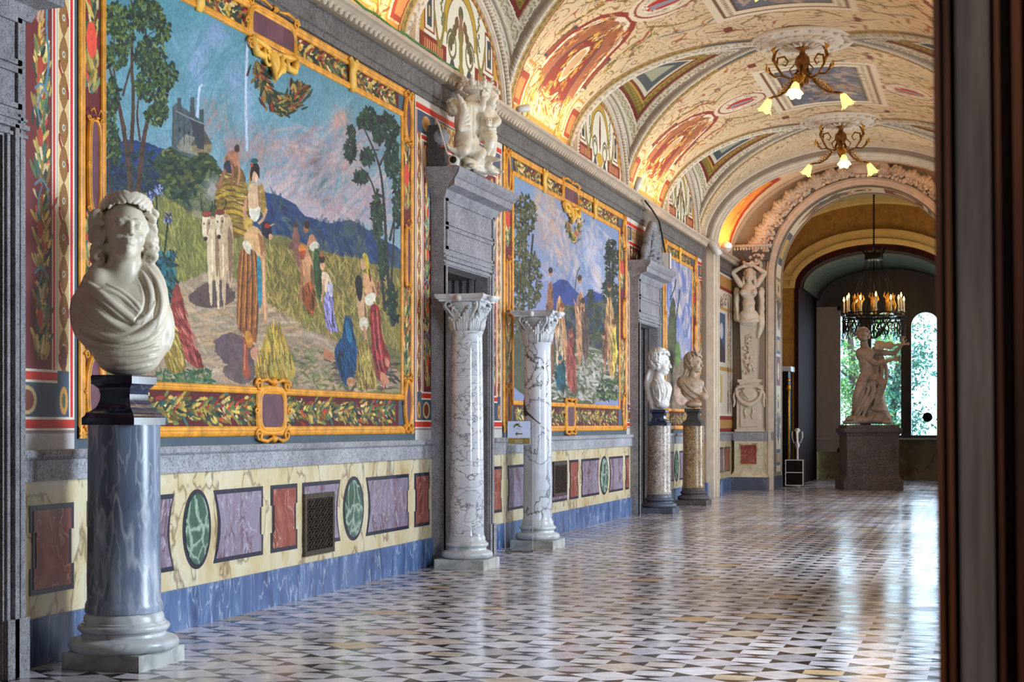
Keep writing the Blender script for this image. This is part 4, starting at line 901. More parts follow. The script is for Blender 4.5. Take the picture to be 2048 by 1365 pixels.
    for k in range(9): P.line([(434, 372 + k * 12), (460, 360 + k * 12), (492, 372 + k * 12)], 7, (150 + (k % 3) * 16, 124 + (k % 3) * 14, 62), .3)
    folds(P, [(440, 350), (490, 345), (500, 465), (430, 455)], WHEAT, 60, 16, 1.6, .3)
    P.poly([(447, 318), (456, 304), (470, 298), (478, 306), (476, 330), (462, 338), (452, 345)], (176, 128, 104), 1, .25, .5); P.poly([(446, 330), (456, 318), (470, 330), (466, 348), (450, 344)], (60, 60, 84), 1, .2); P.line([(472, 312), (480, 335), (476, 368)], 5, (190, 140, 112)); P.line([(462, 320), (466, 345), (464, 368)], 5, (160, 112, 90)); P.line([(449, 342), (440, 365), (436, 378)], 6, (170, 122, 96)); P.ell(474, 297, 5.5, 8, (84, 56, 44))
    P.poly([(434, 432), (450, 424), (462, 434), (467, 470), (466, 540), (463, 575), (458, 578), (457, 545), (452, 552), (451, 618), (446, 620), (443, 560), (440, 545), (438, 500)], (200, 176, 146), 1, .12, .5); P.poly([(455, 445), (466, 470), (466, 540), (460, 576), (456, 520)], (150, 122, 98), 1, .12, .4)
    P.poly([(412, 445), (424, 432), (436, 440), (438, 500), (438, 560), (440, 618), (435, 619), (432, 570), (428, 545), (424, 560), (425, 612), (420, 612), (417, 560), (414, 500)], (214, 194, 166), 1, .12, .5); P.poly([(430, 450), (438, 470), (438, 545), (433, 560), (430, 510)], (156, 128, 104), 1, .1, .4); P.line([(424, 480), (425, 545)], 2.5, (236, 222, 200), .05); P.line([(446, 490), (447, 550)], 2.5, (232, 214, 188), .05)
    for hx, hy in ((411, 432), (438, 428)):
        P.poly([(hx - 6, hy - 4), (hx + 8, hy - 6), (hx + 12, hy + 8), (hx + 8, hy + 28), (hx + 3, hy + 46), (hx - 3, hy + 48), (hx - 6, hy + 36), (hx - 7, hy + 16)], (226, 208, 184), 1, .1, .3); P.poly([(hx + 4, hy + 4), (hx + 11, hy + 8), (hx + 7, hy + 30), (hx + 3, hy + 44), (hx + 2, hy + 24)], (178, 150, 126), 1, .1)
        P.ell(hx, hy + 46, 4, 4.5, (56, 44, 42)); P.ell(hx - 3, hy + 16, 1.6, 2.2, (40, 30, 30)); P.ell(hx + 7, hy + 15, 1.6, 2.2, (40, 30, 30)); P.poly([(hx - 7, hy - 8), (hx + 10, hy - 10), (hx + 12, hy + 2), (hx - 6, hy + 3)], (146, 76, 66), 1, .3); P.ell(hx + 14, hy + 4, 5, 3, (190, 150, 130))
        P.line([(hx - 5, hy - 8), (hx - 9, hy - 18), (hx - 8, hy - 28)], 2.2, (44, 40, 42), 0); P.line([(hx + 9, hy - 9), (hx + 15, hy - 18), (hx + 13, hy - 28)], 2.2, (44, 40, 42), 0)
    # standing woman carrying wheat, and the bending woman in a pleated skirt before her
    P.poly([(500, 335), (506, 330), (502, 372), (496, 376)], (186, 152, 84), 1, .3); P.poly([(497, 372), (508, 364), (520, 372), (524, 400), (520, 430), (500, 440), (495, 400)], (214, 184, 152), 1, .1, .3); P.poly([(515, 368), (522, 376), (522, 420), (516, 410)], (170, 130, 102), 1, .1)
    P.poly([(520, 364), (527, 372), (534, 410), (531, 436), (524, 432), (521, 396)], (176, 144, 78), 1, .3); folds(P, [(520, 366), (530, 380), (532, 434), (522, 428)], WHEAT, 30, 8, 1.6, .5); P.line([(533, 420), (526, 440), (518, 446)], 5, (206, 166, 132)); P.line([(492, 400), (488, 430), (494, 452)], 6, (200, 152, 128))
    P.poly([(497, 414), (508, 420), (520, 410), (520, 434), (510, 446), (500, 436)], (224, 218, 200), 1, .18, .4); P.poly([(486, 440), (500, 432), (508, 450), (498, 462), (488, 455)], (190, 158, 84), 1, .3)
    P.ell(509, 350, 6, 13, (216, 176, 146), .08); P.poly([(512, 346), (516, 352), (514, 366), (510, 364)], (236, 204, 176), 1, .05); P.poly([(501, 338), (506, 326), (516, 326), (520, 340), (519, 362), (514, 346), (506, 342), (503, 366), (500, 356)], (36, 30, 34), 1, .2); P.ell(509, 322, 8, 5, (44, 100, 104)); P.ell(503, 330, 3, 4, (196, 90, 60))
    P.poly([(476, 515), (486, 494), (500, 486), (514, 494), (517, 530), (518, 600), (514, 690), (506, 682), (498, 696), (492, 676), (484, 664), (473, 656), (474, 590)], (150, 98, 54), 1, .2)
    for k in range(11): x = 477 + k * 3.7; P.line([(486 + k * 2.4, 498), (x + 3, 580), (x, 655 + (k % 3) * 12)], 2.0, ((196, 146, 80), (100, 62, 42), (176, 110, 60))[k % 3], .15)
    P.poly([(486, 482), (492, 462), (504, 450), (520, 458), (528, 480), (530, 510), (520, 520), (508, 500), (490, 492)], (214, 176, 132), 1, .1, .3); P.poly([(514, 462), (528, 478), (530, 508), (522, 516), (520, 490)], (166, 120, 86), 1, .1); P.poly([(484, 484), (496, 480), (506, 498), (500, 512), (488, 500)], (220, 212, 190), 1, .2); P.line([(502, 500), (506, 540), (498, 566)], 3, (96, 90, 84), .1)
    P.poly([(513, 512), (521, 512), (524, 560), (524, 612), (516, 620)], (66, 140, 158), 1, .3); P.poly([(523, 500), (531, 510), (532, 580), (536, 640), (531, 652), (526, 640), (524, 570)], (206, 160, 122), 1, .1, .3); P.line([(527, 520), (528, 590), (531, 640)], 2, (236, 200, 164), 0)
    P.poly([(521, 452), (530, 440), (542, 450), (545, 468), (538, 480), (528, 474)], (34, 36, 58), 1, .2); P.ell(541, 474, 4, 6, (210, 164, 130)); P.ell(534, 452, 5, 5, (176, 50, 46), .2); P.line([(540, 452), (548, 448)], 2, (206, 176, 90))
    P.poly([(486, 672), (497, 684), (495, 728), (503, 748), (497, 760), (484, 752), (487, 712)], (170, 96, 70), 1, .15); P.line([(490, 690), (489, 740)], 2.5, (206, 136, 104), 0); P.poly([(500, 700), (514, 690), (520, 712), (510, 722), (502, 716)], (206, 156, 128), 1, .15); P.poly([(488, 664), (500, 660), (508, 690), (496, 700)], (196, 142, 66), 1, .2)
    # sheaf
    P.poly([(540, 648), (560, 655), (580, 700), (592, 745), (570, 764), (530, 764), (505, 750), (522, 700)], (176, 146, 60), 1, .2, 1); folds(P, [(540, 655), (560, 660), (590, 745), (510, 750)], WHEAT + [(206, 176, 70), (120, 96, 40)], 260, 34, 2.4, 1.45)
    # reapers in the field
    def person(b, bc, sh=None, fn=0):
        P.poly(b, bc, 1, .15, .4)
        if sh: P.poly(sh, tuple(int(v * .62) for v in bc), 1, .12, .3)
        if fn: folds(P, b, [tuple(min(255, int(v * 1.28)) for v in bc), tuple(int(v * .6) for v in bc)], fn, 18, 1.8, 1.35)
    person([(583, 478), (588, 458), (590, 440), (595, 458), (600, 476), (604, 540), (592, 530)], (142, 104, 92)); P.ell(583, 492, 5, 8, (120, 84, 80)); P.ell(591, 450, 4, 6, (90, 60, 50))
    person([(598, 505), (608, 498), (620, 506), (630, 545), (631, 580), (622, 600), (614, 572), (606, 545)], (206, 160, 122), [(622, 520), (631, 560), (628, 590), (620, 560)]); P.line([(602, 520), (604, 560), (600, 600)], 5, (176, 122, 92)); P.line([(612, 540), (610, 575), (606, 606)], 5, (196, 144, 110)); P.ell(604, 512, 6, 8, (150, 96, 74)); P.ell(605, 498, 8, 9, (196, 132, 56), .2); P.poly([(596, 504), (614, 500), (612, 510), (598, 512)], (176, 84, 46), 1, .2)
    person([(606, 575), (618, 562), (630, 575), (632, 612), (624, 634), (612, 618), (604, 600)], (156, 92, 44), [(622, 580), (631, 600), (624, 630)], 24)
    person([(616, 476), (624, 466), (632, 478), (638, 498), (630, 502), (620, 494)], (196, 146, 120), [(630, 480), (637, 498), (630, 500)]); P.ell(612, 458, 5, 9, (170, 118, 94)); P.ell(614, 450, 6, 8, (66, 40, 36)); P.line([(618, 480), (614, 498), (612, 512)], 4, (190, 140, 112))
    person([(617, 490), (632, 482), (640, 490), (634, 502), (620, 502)], (220, 214, 196)); person([(628, 498), (637, 496), (644, 540), (644, 600), (636, 606), (630, 570), (626, 530)], (70, 98, 62), [(638, 510), (644, 560), (640, 600)], 20)
    person([(642, 548), (650, 542), (660, 552), (664, 580), (654, 590), (646, 578)], (226, 200, 174), [(656, 556), (663, 580), (656, 586)]); P.ell(645, 532, 5, 9, (216, 172, 142)); P.ell(644, 519, 6, 8, (70, 42, 38)); P.ell(643, 510, 4, 4, (180, 110, 60)); P.line([(648, 560), (646, 585), (643, 602)], 4, (206, 164, 134))
    person([(648, 594), (662, 574), (667, 600), (668, 630), (674, 654), (680, 664), (664, 664), (654, 660), (650, 630)], (150, 144, 190), [(660, 600), (668, 640), (672, 660), (662, 650)], 34); P.poly([(650, 555), (656, 572), (666, 562), (666, 596), (658, 592)], (196, 190, 210), 1, .15); P.line([(656, 660), (658, 676)], 4, (190, 136, 106))
    # seated group with the sheaf
    P.dabs([(660, 700), (790, 690), (796, 780), (680, 782)], 90, 22, 4, .2, [(96, 86, 82), (120, 106, 92)], .4)
    person([(688, 634), (696, 630), (704, 645), (710, 676), (714, 700), (712, 740), (704, 768), (692, 774), (682, 758), (670, 722), (668, 700), (676, 684), (685, 676)], (22, 84, 126), [(676, 690), (690, 720), (688, 765), (676, 735)], 70); P.poly([(690, 640), (698, 644), (706, 680), (700, 690), (692, 672)], (48, 126, 164), 1, .2); P.poly([(648, 696), (656, 702), (668, 708), (668, 720), (656, 722), (646, 712)], (190, 134, 104), 1, .15); P.line([(648, 720), (662, 724)], 2, (90, 60, 56)); P.ell(702, 764, 9, 9, (196, 150, 110), .25)
    person([(716, 570), (725, 578), (732, 600), (736, 640), (734, 668), (724, 662), (716, 630), (712, 600)], (206, 172, 136), [(728, 590), (735, 640), (730, 662)]); P.ell(717, 562, 6, 12, (196, 156, 128)); P.poly([(709, 560), (716, 548), (724, 556), (726, 582), (722, 606), (715, 598), (712, 580)], (30, 30, 40), 1, .2); P.poly([(718, 640), (732, 632), (738, 650), (730, 666), (720, 658)], (222, 214, 196), 1, .15); P.line([(728, 655), (734, 690), (738, 708)], 6, (206, 160, 126))
    person([(726, 546), (736, 548), (748, 562), (753, 590), (748, 604), (736, 600), (728, 578)], (214, 168, 132), [(744, 566), (752, 592), (746, 600)]); P.line([(752, 592), (756, 580), (755, 562)], 4, (206, 156, 124)); P.ell(727, 528, 6, 12, (206, 166, 134)); P.poly([(723, 512), (730, 504), (737, 514), (738, 540), (740, 556), (734, 552), (730, 524)], (190, 168, 70), 1, .25); P.line([(738, 540), (741, 562)], 3, (90, 60, 44)); P.poly([(730, 592), (746, 584), (752, 590), (750, 606), (738, 614), (730, 606)], (222, 216, 198), 1, .15)
    person([(738, 612), (752, 608), (760, 618), (762, 660), (770, 690), (781, 716), (780, 738), (770, 742), (776, 768), (768, 774), (752, 752), (744, 700)], (150, 52, 56), [(748, 640), (756, 700), (764, 750), (750, 730)], 60); P.line([(754, 622), (758, 680), (766, 735)], 2.5, (206, 120, 112)); P.line([(745, 625), (750, 690), (760, 745)], 2, (200, 110, 104)); P.poly([(760, 742), (772, 750), (780, 764), (770, 774), (760, 764)], (206, 150, 120), 1, .15); P.poly([(770, 712), (780, 722), (778, 736), (770, 732)], (200, 142, 114), 1, .15)
    P.poly([(718, 684), (732, 680), (742, 700), (750, 735), (756, 772), (738, 780), (712, 776), (712, 730)], (156, 126, 72), 1, .2, 1); folds(P, [(718, 690), (736, 690), (754, 768), (714, 772)], WHEAT + [(96, 76, 40)], 170, 26, 1.8, 1.45); P.line([(756, 565), (755, 590)], 3, (150, 84, 70))
    # garland hanging from the top cartouche
    P.garland([(516, 130), (524, 160), (540, 195), (560, 215), (580, 215), (594, 195), (604, 172)], 30, [(36, 60, 48), (60, 84, 56), (150, 130, 66), (176, 156, 84), (44, 74, 66), (150, 60, 40)], 520, 17)
def tree_mass(P, cx, cy, rx, ry, n, cols): P.dabs([(cx + rx * math.cos(t), cy + ry * math.sin(t)) for t in np.linspace(0, 6.28, 11)[:-1]], n, 9, 3.5, 1.4, cols, .8, 18)
def mural_two(P):
    f = np.clip((P.Y - 380) / 250, 0, 1)[..., None]
    P.C[:] = np.array((146, 166, 196)) * (1 - f) + np.array((150, 160, 196)) * f
    for c in ((1100, 440, 40, 90, (196, 168, 158)), (1125, 500, 34, 70, (206, 182, 176)), (1090, 400, 30, 40, (206, 180, 164)), (1180, 500, 24, 60, (196, 200, 222)), (1195, 560, 16, 50, (214, 206, 214)), (1150, 470, 20, 50, (132, 156, 196)), (1210, 490, 20, 30, (190, 190, 206)), (1140, 420, 20, 30, (150, 172, 206))): P.ell(*c[:4], c[4], 0, .35, .7)
    P.al = .4; P.dabs([(1080, 380), (1160, 430), (1235, 480), (1235, 620), (1085, 560)], 320, 34, 5, 1.3, [(150, 168, 200), (196, 182, 184), (130, 152, 192), (206, 196, 200)], .5, 8); P.al = 1
    P.poly([(1105, 568), (1120, 558), (1134, 562), (1150, 580), (1165, 596), (1185, 582), (1205, 590), (1225, 610), (1240, 612), (1240, 700), (1100, 680)], (66, 88, 152), 0, .2, 1)
    P.poly([(1100, 640), (1130, 605), (1165, 615), (1200, 600), (1240, 620), (1240, 810), (1020, 810), (1020, 650)], (98, 104, 84), 1, .2, 2)
    P.dabs([(1100, 640), (1160, 612), (1240, 620), (1240, 700), (1100, 690)], 260, 14, 6, 1.2, [(58, 78, 66), (50, 70, 100), (86, 96, 66), (70, 84, 110)], .7)
    P.poly([(1150, 700), (1190, 690), (1235, 740), (1235, 804), (1085, 800), (1120, 760)], (158, 154, 146), 1, .2, 2); P.dabs([(1120, 700), (1235, 700), (1235, 800), (1090, 800)], 420, 16, 4, .8, [(170, 166, 156), (120, 124, 100), (190, 186, 180), (104, 114, 84)], .8)
    for pts, w_ in (([(1046, 640), (1048, 560), (1052, 480), (1050, 400)], 5), ([(1058, 640), (1058, 560), (1066, 470)], 4), ([(1222, 640), (1224, 560), (1226, 490)], 4)): P.line(pts, w_, (70, 60, 56))
    for c in ((1048, 430, 26, 44, 260), (1040, 520, 18, 60, 260), (1062, 560, 22, 60, 260), (1036, 610, 14, 60, 160)): tree_mass(P, *c, [(60, 66, 42), (84, 88, 54), (104, 106, 66), (44, 52, 40), (120, 116, 76)])
    for c in ((1224, 520, 14, 44, 160), (1216, 580, 12, 34, 110), (1181, 600, 6, 20, 50), (1226, 600, 12, 40, 90)): tree_mass(P, *c, [(38, 56, 50), (54, 74, 60), (70, 88, 62), (34, 48, 56)])
    for b, bc, h, hc in (([(1094, 570), (1106, 560), (1108, 640), (1106, 760), (1098, 770), (1092, 660)], (160, 116, 92), (1101, 545), (60, 50, 44)), ([(1112, 600), (1124, 590), (1134, 680), (1140, 720), (1120, 720), (1108, 680)], (196, 156, 120), (1125, 615), (150, 84, 50)), ([(1112, 655), (1122, 650), (1130, 735), (1132, 770), (1112, 740)], (196, 176, 150), (1114, 650), (120, 80, 50)),
                     ([(1120, 715), (1130, 725), (1132, 770), (1124, 788), (1112, 770), (1110, 750)], (40, 104, 116), (1120, 720), (40, 104, 116)), ([(1136, 670), (1148, 665), (1152, 740), (1154, 790), (1138, 782), (1132, 730)], (160, 92, 82), (1141, 668), (150, 84, 76)),
                     ([(1150, 600), (1164, 580), (1172, 640), (1168, 700), (1158, 745), (1152, 700)], (186, 146, 116), (1159, 560), (90, 60, 46)), ([(1164, 620), (1176, 630), (1180, 690), (1172, 728), (1164, 700)], (110, 92, 84), (1166, 606), (80, 60, 50)), ([(1212, 600), (1224, 590), (1234, 700), (1232, 745), (1220, 760), (1212, 680)], (186, 150, 110), (1219, 575), (90, 66, 50)), ([(1222, 660), (1232, 650), (1234, 740), (1226, 748)], (196, 176, 92), (1228, 648), (120, 90, 60)), ([(1204, 690), (1212, 640), (1216, 700), (1210, 740)], (160, 110, 86), (1207, 670), (90, 60, 46))):
        P.poly(b, bc, 1, .3, .8); folds(P, b, [tuple(min(255, int(v * 1.2)) for v in bc), tuple(int(v * .65) for v in bc)], 26, 22, 2, 1.5)
        P.ell(h[0], h[1], 4, 8, (190, 144, 112)); P.ell(h[0], h[1] - 4, 4.5, 6, hc)
    P.line([(1150, 580), (1154, 545), (1160, 535)], 2, (90, 84, 80)); P.dabs([(1200, 760), (1236, 760), (1236, 803), (1190, 800)], 110, 8, 3, 1, GREENS, .8)
    P.garland([(1134, 445), (1140, 470), (1148, 484), (1156, 465), (1160, 440)], 12, GAR, 110, 10)
def mural_three(P):
    f = np.clip((P.Y - 520) / 250, 0, 1)[..., None]; P.C[:] = np.array((140, 152, 196)) * (1 - f) + np.array((160, 172, 206)) * f
    P.dabs([(1330, 500), (1392, 520), (1392, 760), (1330, 760)], 240, 34, 4, 1.5, [(160, 166, 196), (206, 198, 200), (124, 140, 190), (180, 176, 190)], .15, 8)
    P.poly([(1325, 700), (1345, 690), (1365, 720), (1392, 740), (1392, 850), (1325, 850)], (150, 134, 116), 1, .25, 2)
    P.poly([(1338, 620), (1346, 590), (1352, 620), (1352, 720), (1342, 760), (1334, 700)], (96, 104, 72), 1, .3, 1); P.line([(1340, 600), (1350, 575), (1352, 560)], 2, (60, 66, 50)); P.line([(1352, 640), (1358, 600), (1360, 580)], 2, (60, 66, 50))
    P.poly([(1350, 690), (1358, 680), (1362, 720), (1352, 740)], (120, 150, 90), 1, .3); P.poly([(1350, 760), (1366, 750), (1380, 790), (1366, 815), (1348, 800)], (190, 166, 150), 1, .3)
def gold_bar(mb, y0, y1, z0, z1, x=.004, d=.022):
    """a moulded gilt bar lying along its longer side"""
    hor = (y1 - y0) > (z1 - z0); w_ = (z1 - z0) if hor else (y1 - y0)
    pr = [(0, 0), (.35, .0), (.8, .12), (1, .28), (.75, .40), (.75, .5), (1.0, .62), (.85, .85), (.3, 1.0), (0, 1.0)]
    if hor: mb.prism([(x + d * a, z0 + w_ * b) for a, b in pr], 'y', y0, y1)
    else: mb.loft([[(x + d * a, y0 + w_ * b, z) for a, b in pr] for z in (z0, z1)])
def scroll(mb, y, z, r, turns=1.4, a0=0, sgn=1, th=.016, x=.03):
    pts = [(x, y + sgn * r * (1 - t * .75) * math.cos(a0 + t * turns * 6.28), z + r * (1 - t * .75) * math.sin(a0 + t * turns * 6.28)) for t in np.linspace(0, 1, 18)]
    mb.tube(pts, [th * (1 - .4 * t) for t in np.linspace(0, 1, 18)], 6)
def cartouche(parent, yc, zc, w_, h, rect=True, x=.006, name='cartouche'):
    """gilt scrolled frame around a plum plate: plate is its own part"""
    n = 40; ts = np.linspace(0, 2 * math.pi, n, False); e = .5 if rect else 1.0
    sq = lambda c: math.copysign(abs(c) ** e, c)
    pl = [(yc + w_ * .5 * sq(math.cos(t)), zc + h * .5 * sq(math.sin(t))) for t in ts]
    mb = MB(); mb.add([(x + .012, a, b) for a, b in pl] + [(x, a, b) for a, b in pl], [tuple(range(n))] + [(j, j + n, (j + 1) % n + n, (j + 1) % n) for j in range(n)])
    c = mb.build(name, M['plum'], parent)
    g = MB(); prof = [(1.0, .010), (1.06, .034), (1.14, .030), (1.18, .016), (1.24, .026), (1.34, .022), (1.40, .0)]
    rings = []
    for s_, d in prof: rings.append([(x + d, yc + (a - yc) * (1 + (s_ - 1) * (h / w_ if w_ > h else 1)), zc + (b - zc) * (1 + (s_ - 1) * (w_ / h if h > w_ else 1))) for a, b in pl])
    g.loft(rings, cap=False); W2, H2 = w_ / 2 + min(w_, h) * .22, h / 2 + min(w_, h) * .22; r = min(w_, h) * .19; th = r * .26
    for sy in (-1, 1):
        for sz in (-1, 1):
            scroll(g, yc + sy * W2 * .93, zc + sz * H2 * .95, r, 1.4, 0, sy, th); 
            g.tube([(x + .03, yc + sy * W2 * .9, zc + sz * H2 * 1.1), (x + .035, yc + sy * W2 * .5, zc + sz * H2 * 1.18), (x + .035, yc + sy * W2 * .15, zc + sz * H2 * 1.05)], [th, th * 1.2, th * .6], 6)
        scroll(g, yc + sy * W2 * 1.08, zc, r * .6, 1.2, 1.6, sy, th * .8)
    for sz in (-1, 1):
        for k in range(-2, 3):
            a = k * .42; g.tube([(x + .02, yc + k * r * .2, zc + sz * H2 * .95), (x + .045, yc + math.sin(a) * r * .8, zc + sz * (H2 * .95 + math.cos(a) * r * .7)), (x + .02, yc + math.sin(a) * r * 1.2, zc + sz * (H2 * .95 + math.cos(a) * r * 1.3))], [th * .5, th * .8, th * .3], 5)
    g.build('cartouche_frame', M['gold'], c, True)
    return c
def mural(label, y0, y1, iy0, iy1, fn, nmid, ny, nz, seed, tops, bots, mids, corners=True, left=True):
    Z0, Z1, I0, I1 = 1.41, 4.92, 1.81, 4.62
    t = thing('wall_mural', label, 'painting', (0, (y0 + y1) / 2, Z0), 'framed murals along the left wall')
    Pt, PX, PY = wall_grid(iy0, iy1, I0, I1, ny, nz); p = Paint(PX, PY, (140, 160, 180), seed); fn(p); p.C = 255 * (np.clip(p.C, 0, 255) / 255) ** 1.28
    grid_obj('painted_scene', Pt, p.C, M['painted'], t)
    # maroon border with painted garlands
    def border(a, b, c, d, n1, n2, path, cnt, wd, L):
        A, B = np.meshgrid(np.linspace(a, b, n1), np.linspace(d, c, n2)); q = Paint(A, B, (106, 30, 36), seed + 3); q.C *= (1 + .14 * nz2(A, B, 3, 4)[..., None]); q.garland(path, wd, GAR, cnt, L); q.C = 255 * (np.clip(q.C, 0, 255) / 255) ** 1.2
        return grid_obj('garland_border', np.stack([np.full_like(A, .003), A, B], -1), q.C, M['painted'], t)
    dens = 60 if ny > 400 else 34; rs = 1 if ny > 400 else .6
    for a, b in zip(tops[:-1], tops[1:]):
        aa, bb = a + .10, b - .10; k = int((bb - aa) * 150 * rs)
        border(a, b, I1 + .06, 4.84, int((b - a) * 120 * rs), int(36), [(aa, 4.78), (aa * .6 + bb * .4, 4.72), (bb, 4.77)], int((bb - aa) * dens * 4), .17, .10)
    for a, b in zip(bots[:-1], bots[1:]): border(a, b, 1.49, I0 - .06, int((b - a) * 120 * rs), 44, [(a + .12, 1.64), ((a + b) / 2, 1.60), (b - .12, 1.64)], int((b - a) * dens * 5), .17, .10)
    if left: border(y0 + .06, iy0 - .05, 1.8, 4.7, 34, 420, [(y0 + .15, 2.5), (y0 + .16, 3.0)], 120, .12, .12).data
    for ya, yb in (((y0 + .06, iy0 - .05), (iy1 + .05, y1 - .06)) if left else ((iy1 + .05, y1 - .06),)):
        q_ = MB()
        A, B = np.meshgrid(np.linspace(ya, yb, 30), np.linspace(4.72, 1.76, 460)); q = Paint(A, B, (106, 30, 36), seed + 5); c = (ya + yb) / 2
        for z0_, z1_ in ((3.75, 4.55), (1.95, 2.85), (2.1, 2.7)): q.garland([(c, z0_), (c, z1_)], (yb - ya) * .8, GAR, 200, .12)
        q.ell(c, 4.05, (yb - ya) * .3, .12, (206, 70, 52), .3); q.line([(c, 4.6), (c + .03, 4.5), (c - .05, 4.4)], .02, (170, 160, 190))
        grid_obj('garland_border', np.stack([np.full_like(A, .0035), A, B], -1), q.C, M['painted'], t)
    fb = MB()
    gold_bar(fb, y0, y1, 4.84, Z1); gold_bar(fb, iy0 - .05, iy1 + .05, I1, I1 + .06); gold_bar(fb, y0, y1, Z0, 1.49); gold_bar(fb, iy0 - .05, iy1 + .05, I0 - .06, I0)
    if left: gold_bar(fb, y0, y0 + .07, Z0, Z1); gold_bar(fb, iy0 - .05, iy0, I0, I1)
    gold_bar(fb, iy1, iy1 + .05, I0, I1); gold_bar(fb, y1 - .07, y1, Z0, Z1)
    fb.build('gilt_frame', M['gold'], t)
    # short brackets dividing the top border
    for yb in tops[1:-1]:
        if yb in mids: continue
        b = MB(); b.loft([[(.006 + d * .045 * (1 if k in (1, 2) else 0), yb + s_ * w_, z) for k, s_ in enumerate((-1, -1, 1, 1))] for z, w_, d in ((4.60, .03, .6), (4.66, .05, 1), (4.78, .05, .8), (4.86, .08, 1.2), (4.90, .06, .6))])
        scroll(b, yb - .06, 4.87, .04, 1.3, 0, -1, .012, .04); scroll(b, yb + .06, 4.87, .04, 1.3, 0, 1, .012, .04); b.build('frame_bracket', M['gold_hi'], t, True)
    for ym in mids:
        c_ = cartouche(t, ym, 4.74, .78, .26); g = MB()
        for m in (-1, 1):
            g.tube([(.03, ym + m * .40, 4.62), (.045, ym + m * .34, 4.50), (.045, ym + m * .22, 4.50), (.04, ym + m * .20, 4.58)], [.03, .034, .028, .014], 7); scroll(g, ym + m * .14, 4.50, .07, 1.3, 1.5, m, .02, .04)
            g.tube([(.03, ym + m * .10, 4.58), (.06, ym + m * .07, 4.46), (.04, ym, 4.36)], [.03, .035, .014], 7); g.tube([(.03, ym + m * .40, 4.62), (.04, ym + m * .25, 4.60), (.035, ym + m * .05, 4.58)], [.02, .024, .02], 6)
        g.ball((.03, ym, 4.50), (.04, .07, .10), 10, 8); g.build('cartouche_pendant', M['gold_hi'], c_, True)
        cartouche(t, ym - .02, 1.62, .42, .30)
    if corners:
        for yc in ((y0 + .17, y1 - .17) if left else (y1 - .17,)):
            cartouche(t, yc, 1.72, .15, .44, False); cartouche(t, yc, 4.62, .15, .42, False); cartouche(t, yc, 3.22, .11, .58, True)
    return t
mural('large mural of a harvest with hilltop castle and oxen, left of first doorway', 8.46, 14.44, 8.77, 14.10, mural_one, 1, 620, 620, 41, [8.85, 10.0, 11.24, 12.85, 14.05], [8.8, 11.2, 14.05], [11.24])
mural('mural of walking figures before blue hills, between the two doorways', 17.45, 24.02, 17.86, 23.5, mural_two, 1, 300, 430, 51, [17.9, 19.2, 20.55, 21.9, 23.5], [17.9, 20.6, 23.5], [20.55])
mural('narrow mural with tall pale blue sky, beside the plaster arch pier', 26.95, 30.31, 27.2, 29.75, mural_three, 1, 110, 340, 61, [27.2, 28.45, 29.75], [27.2, 29.75], [], left=True)
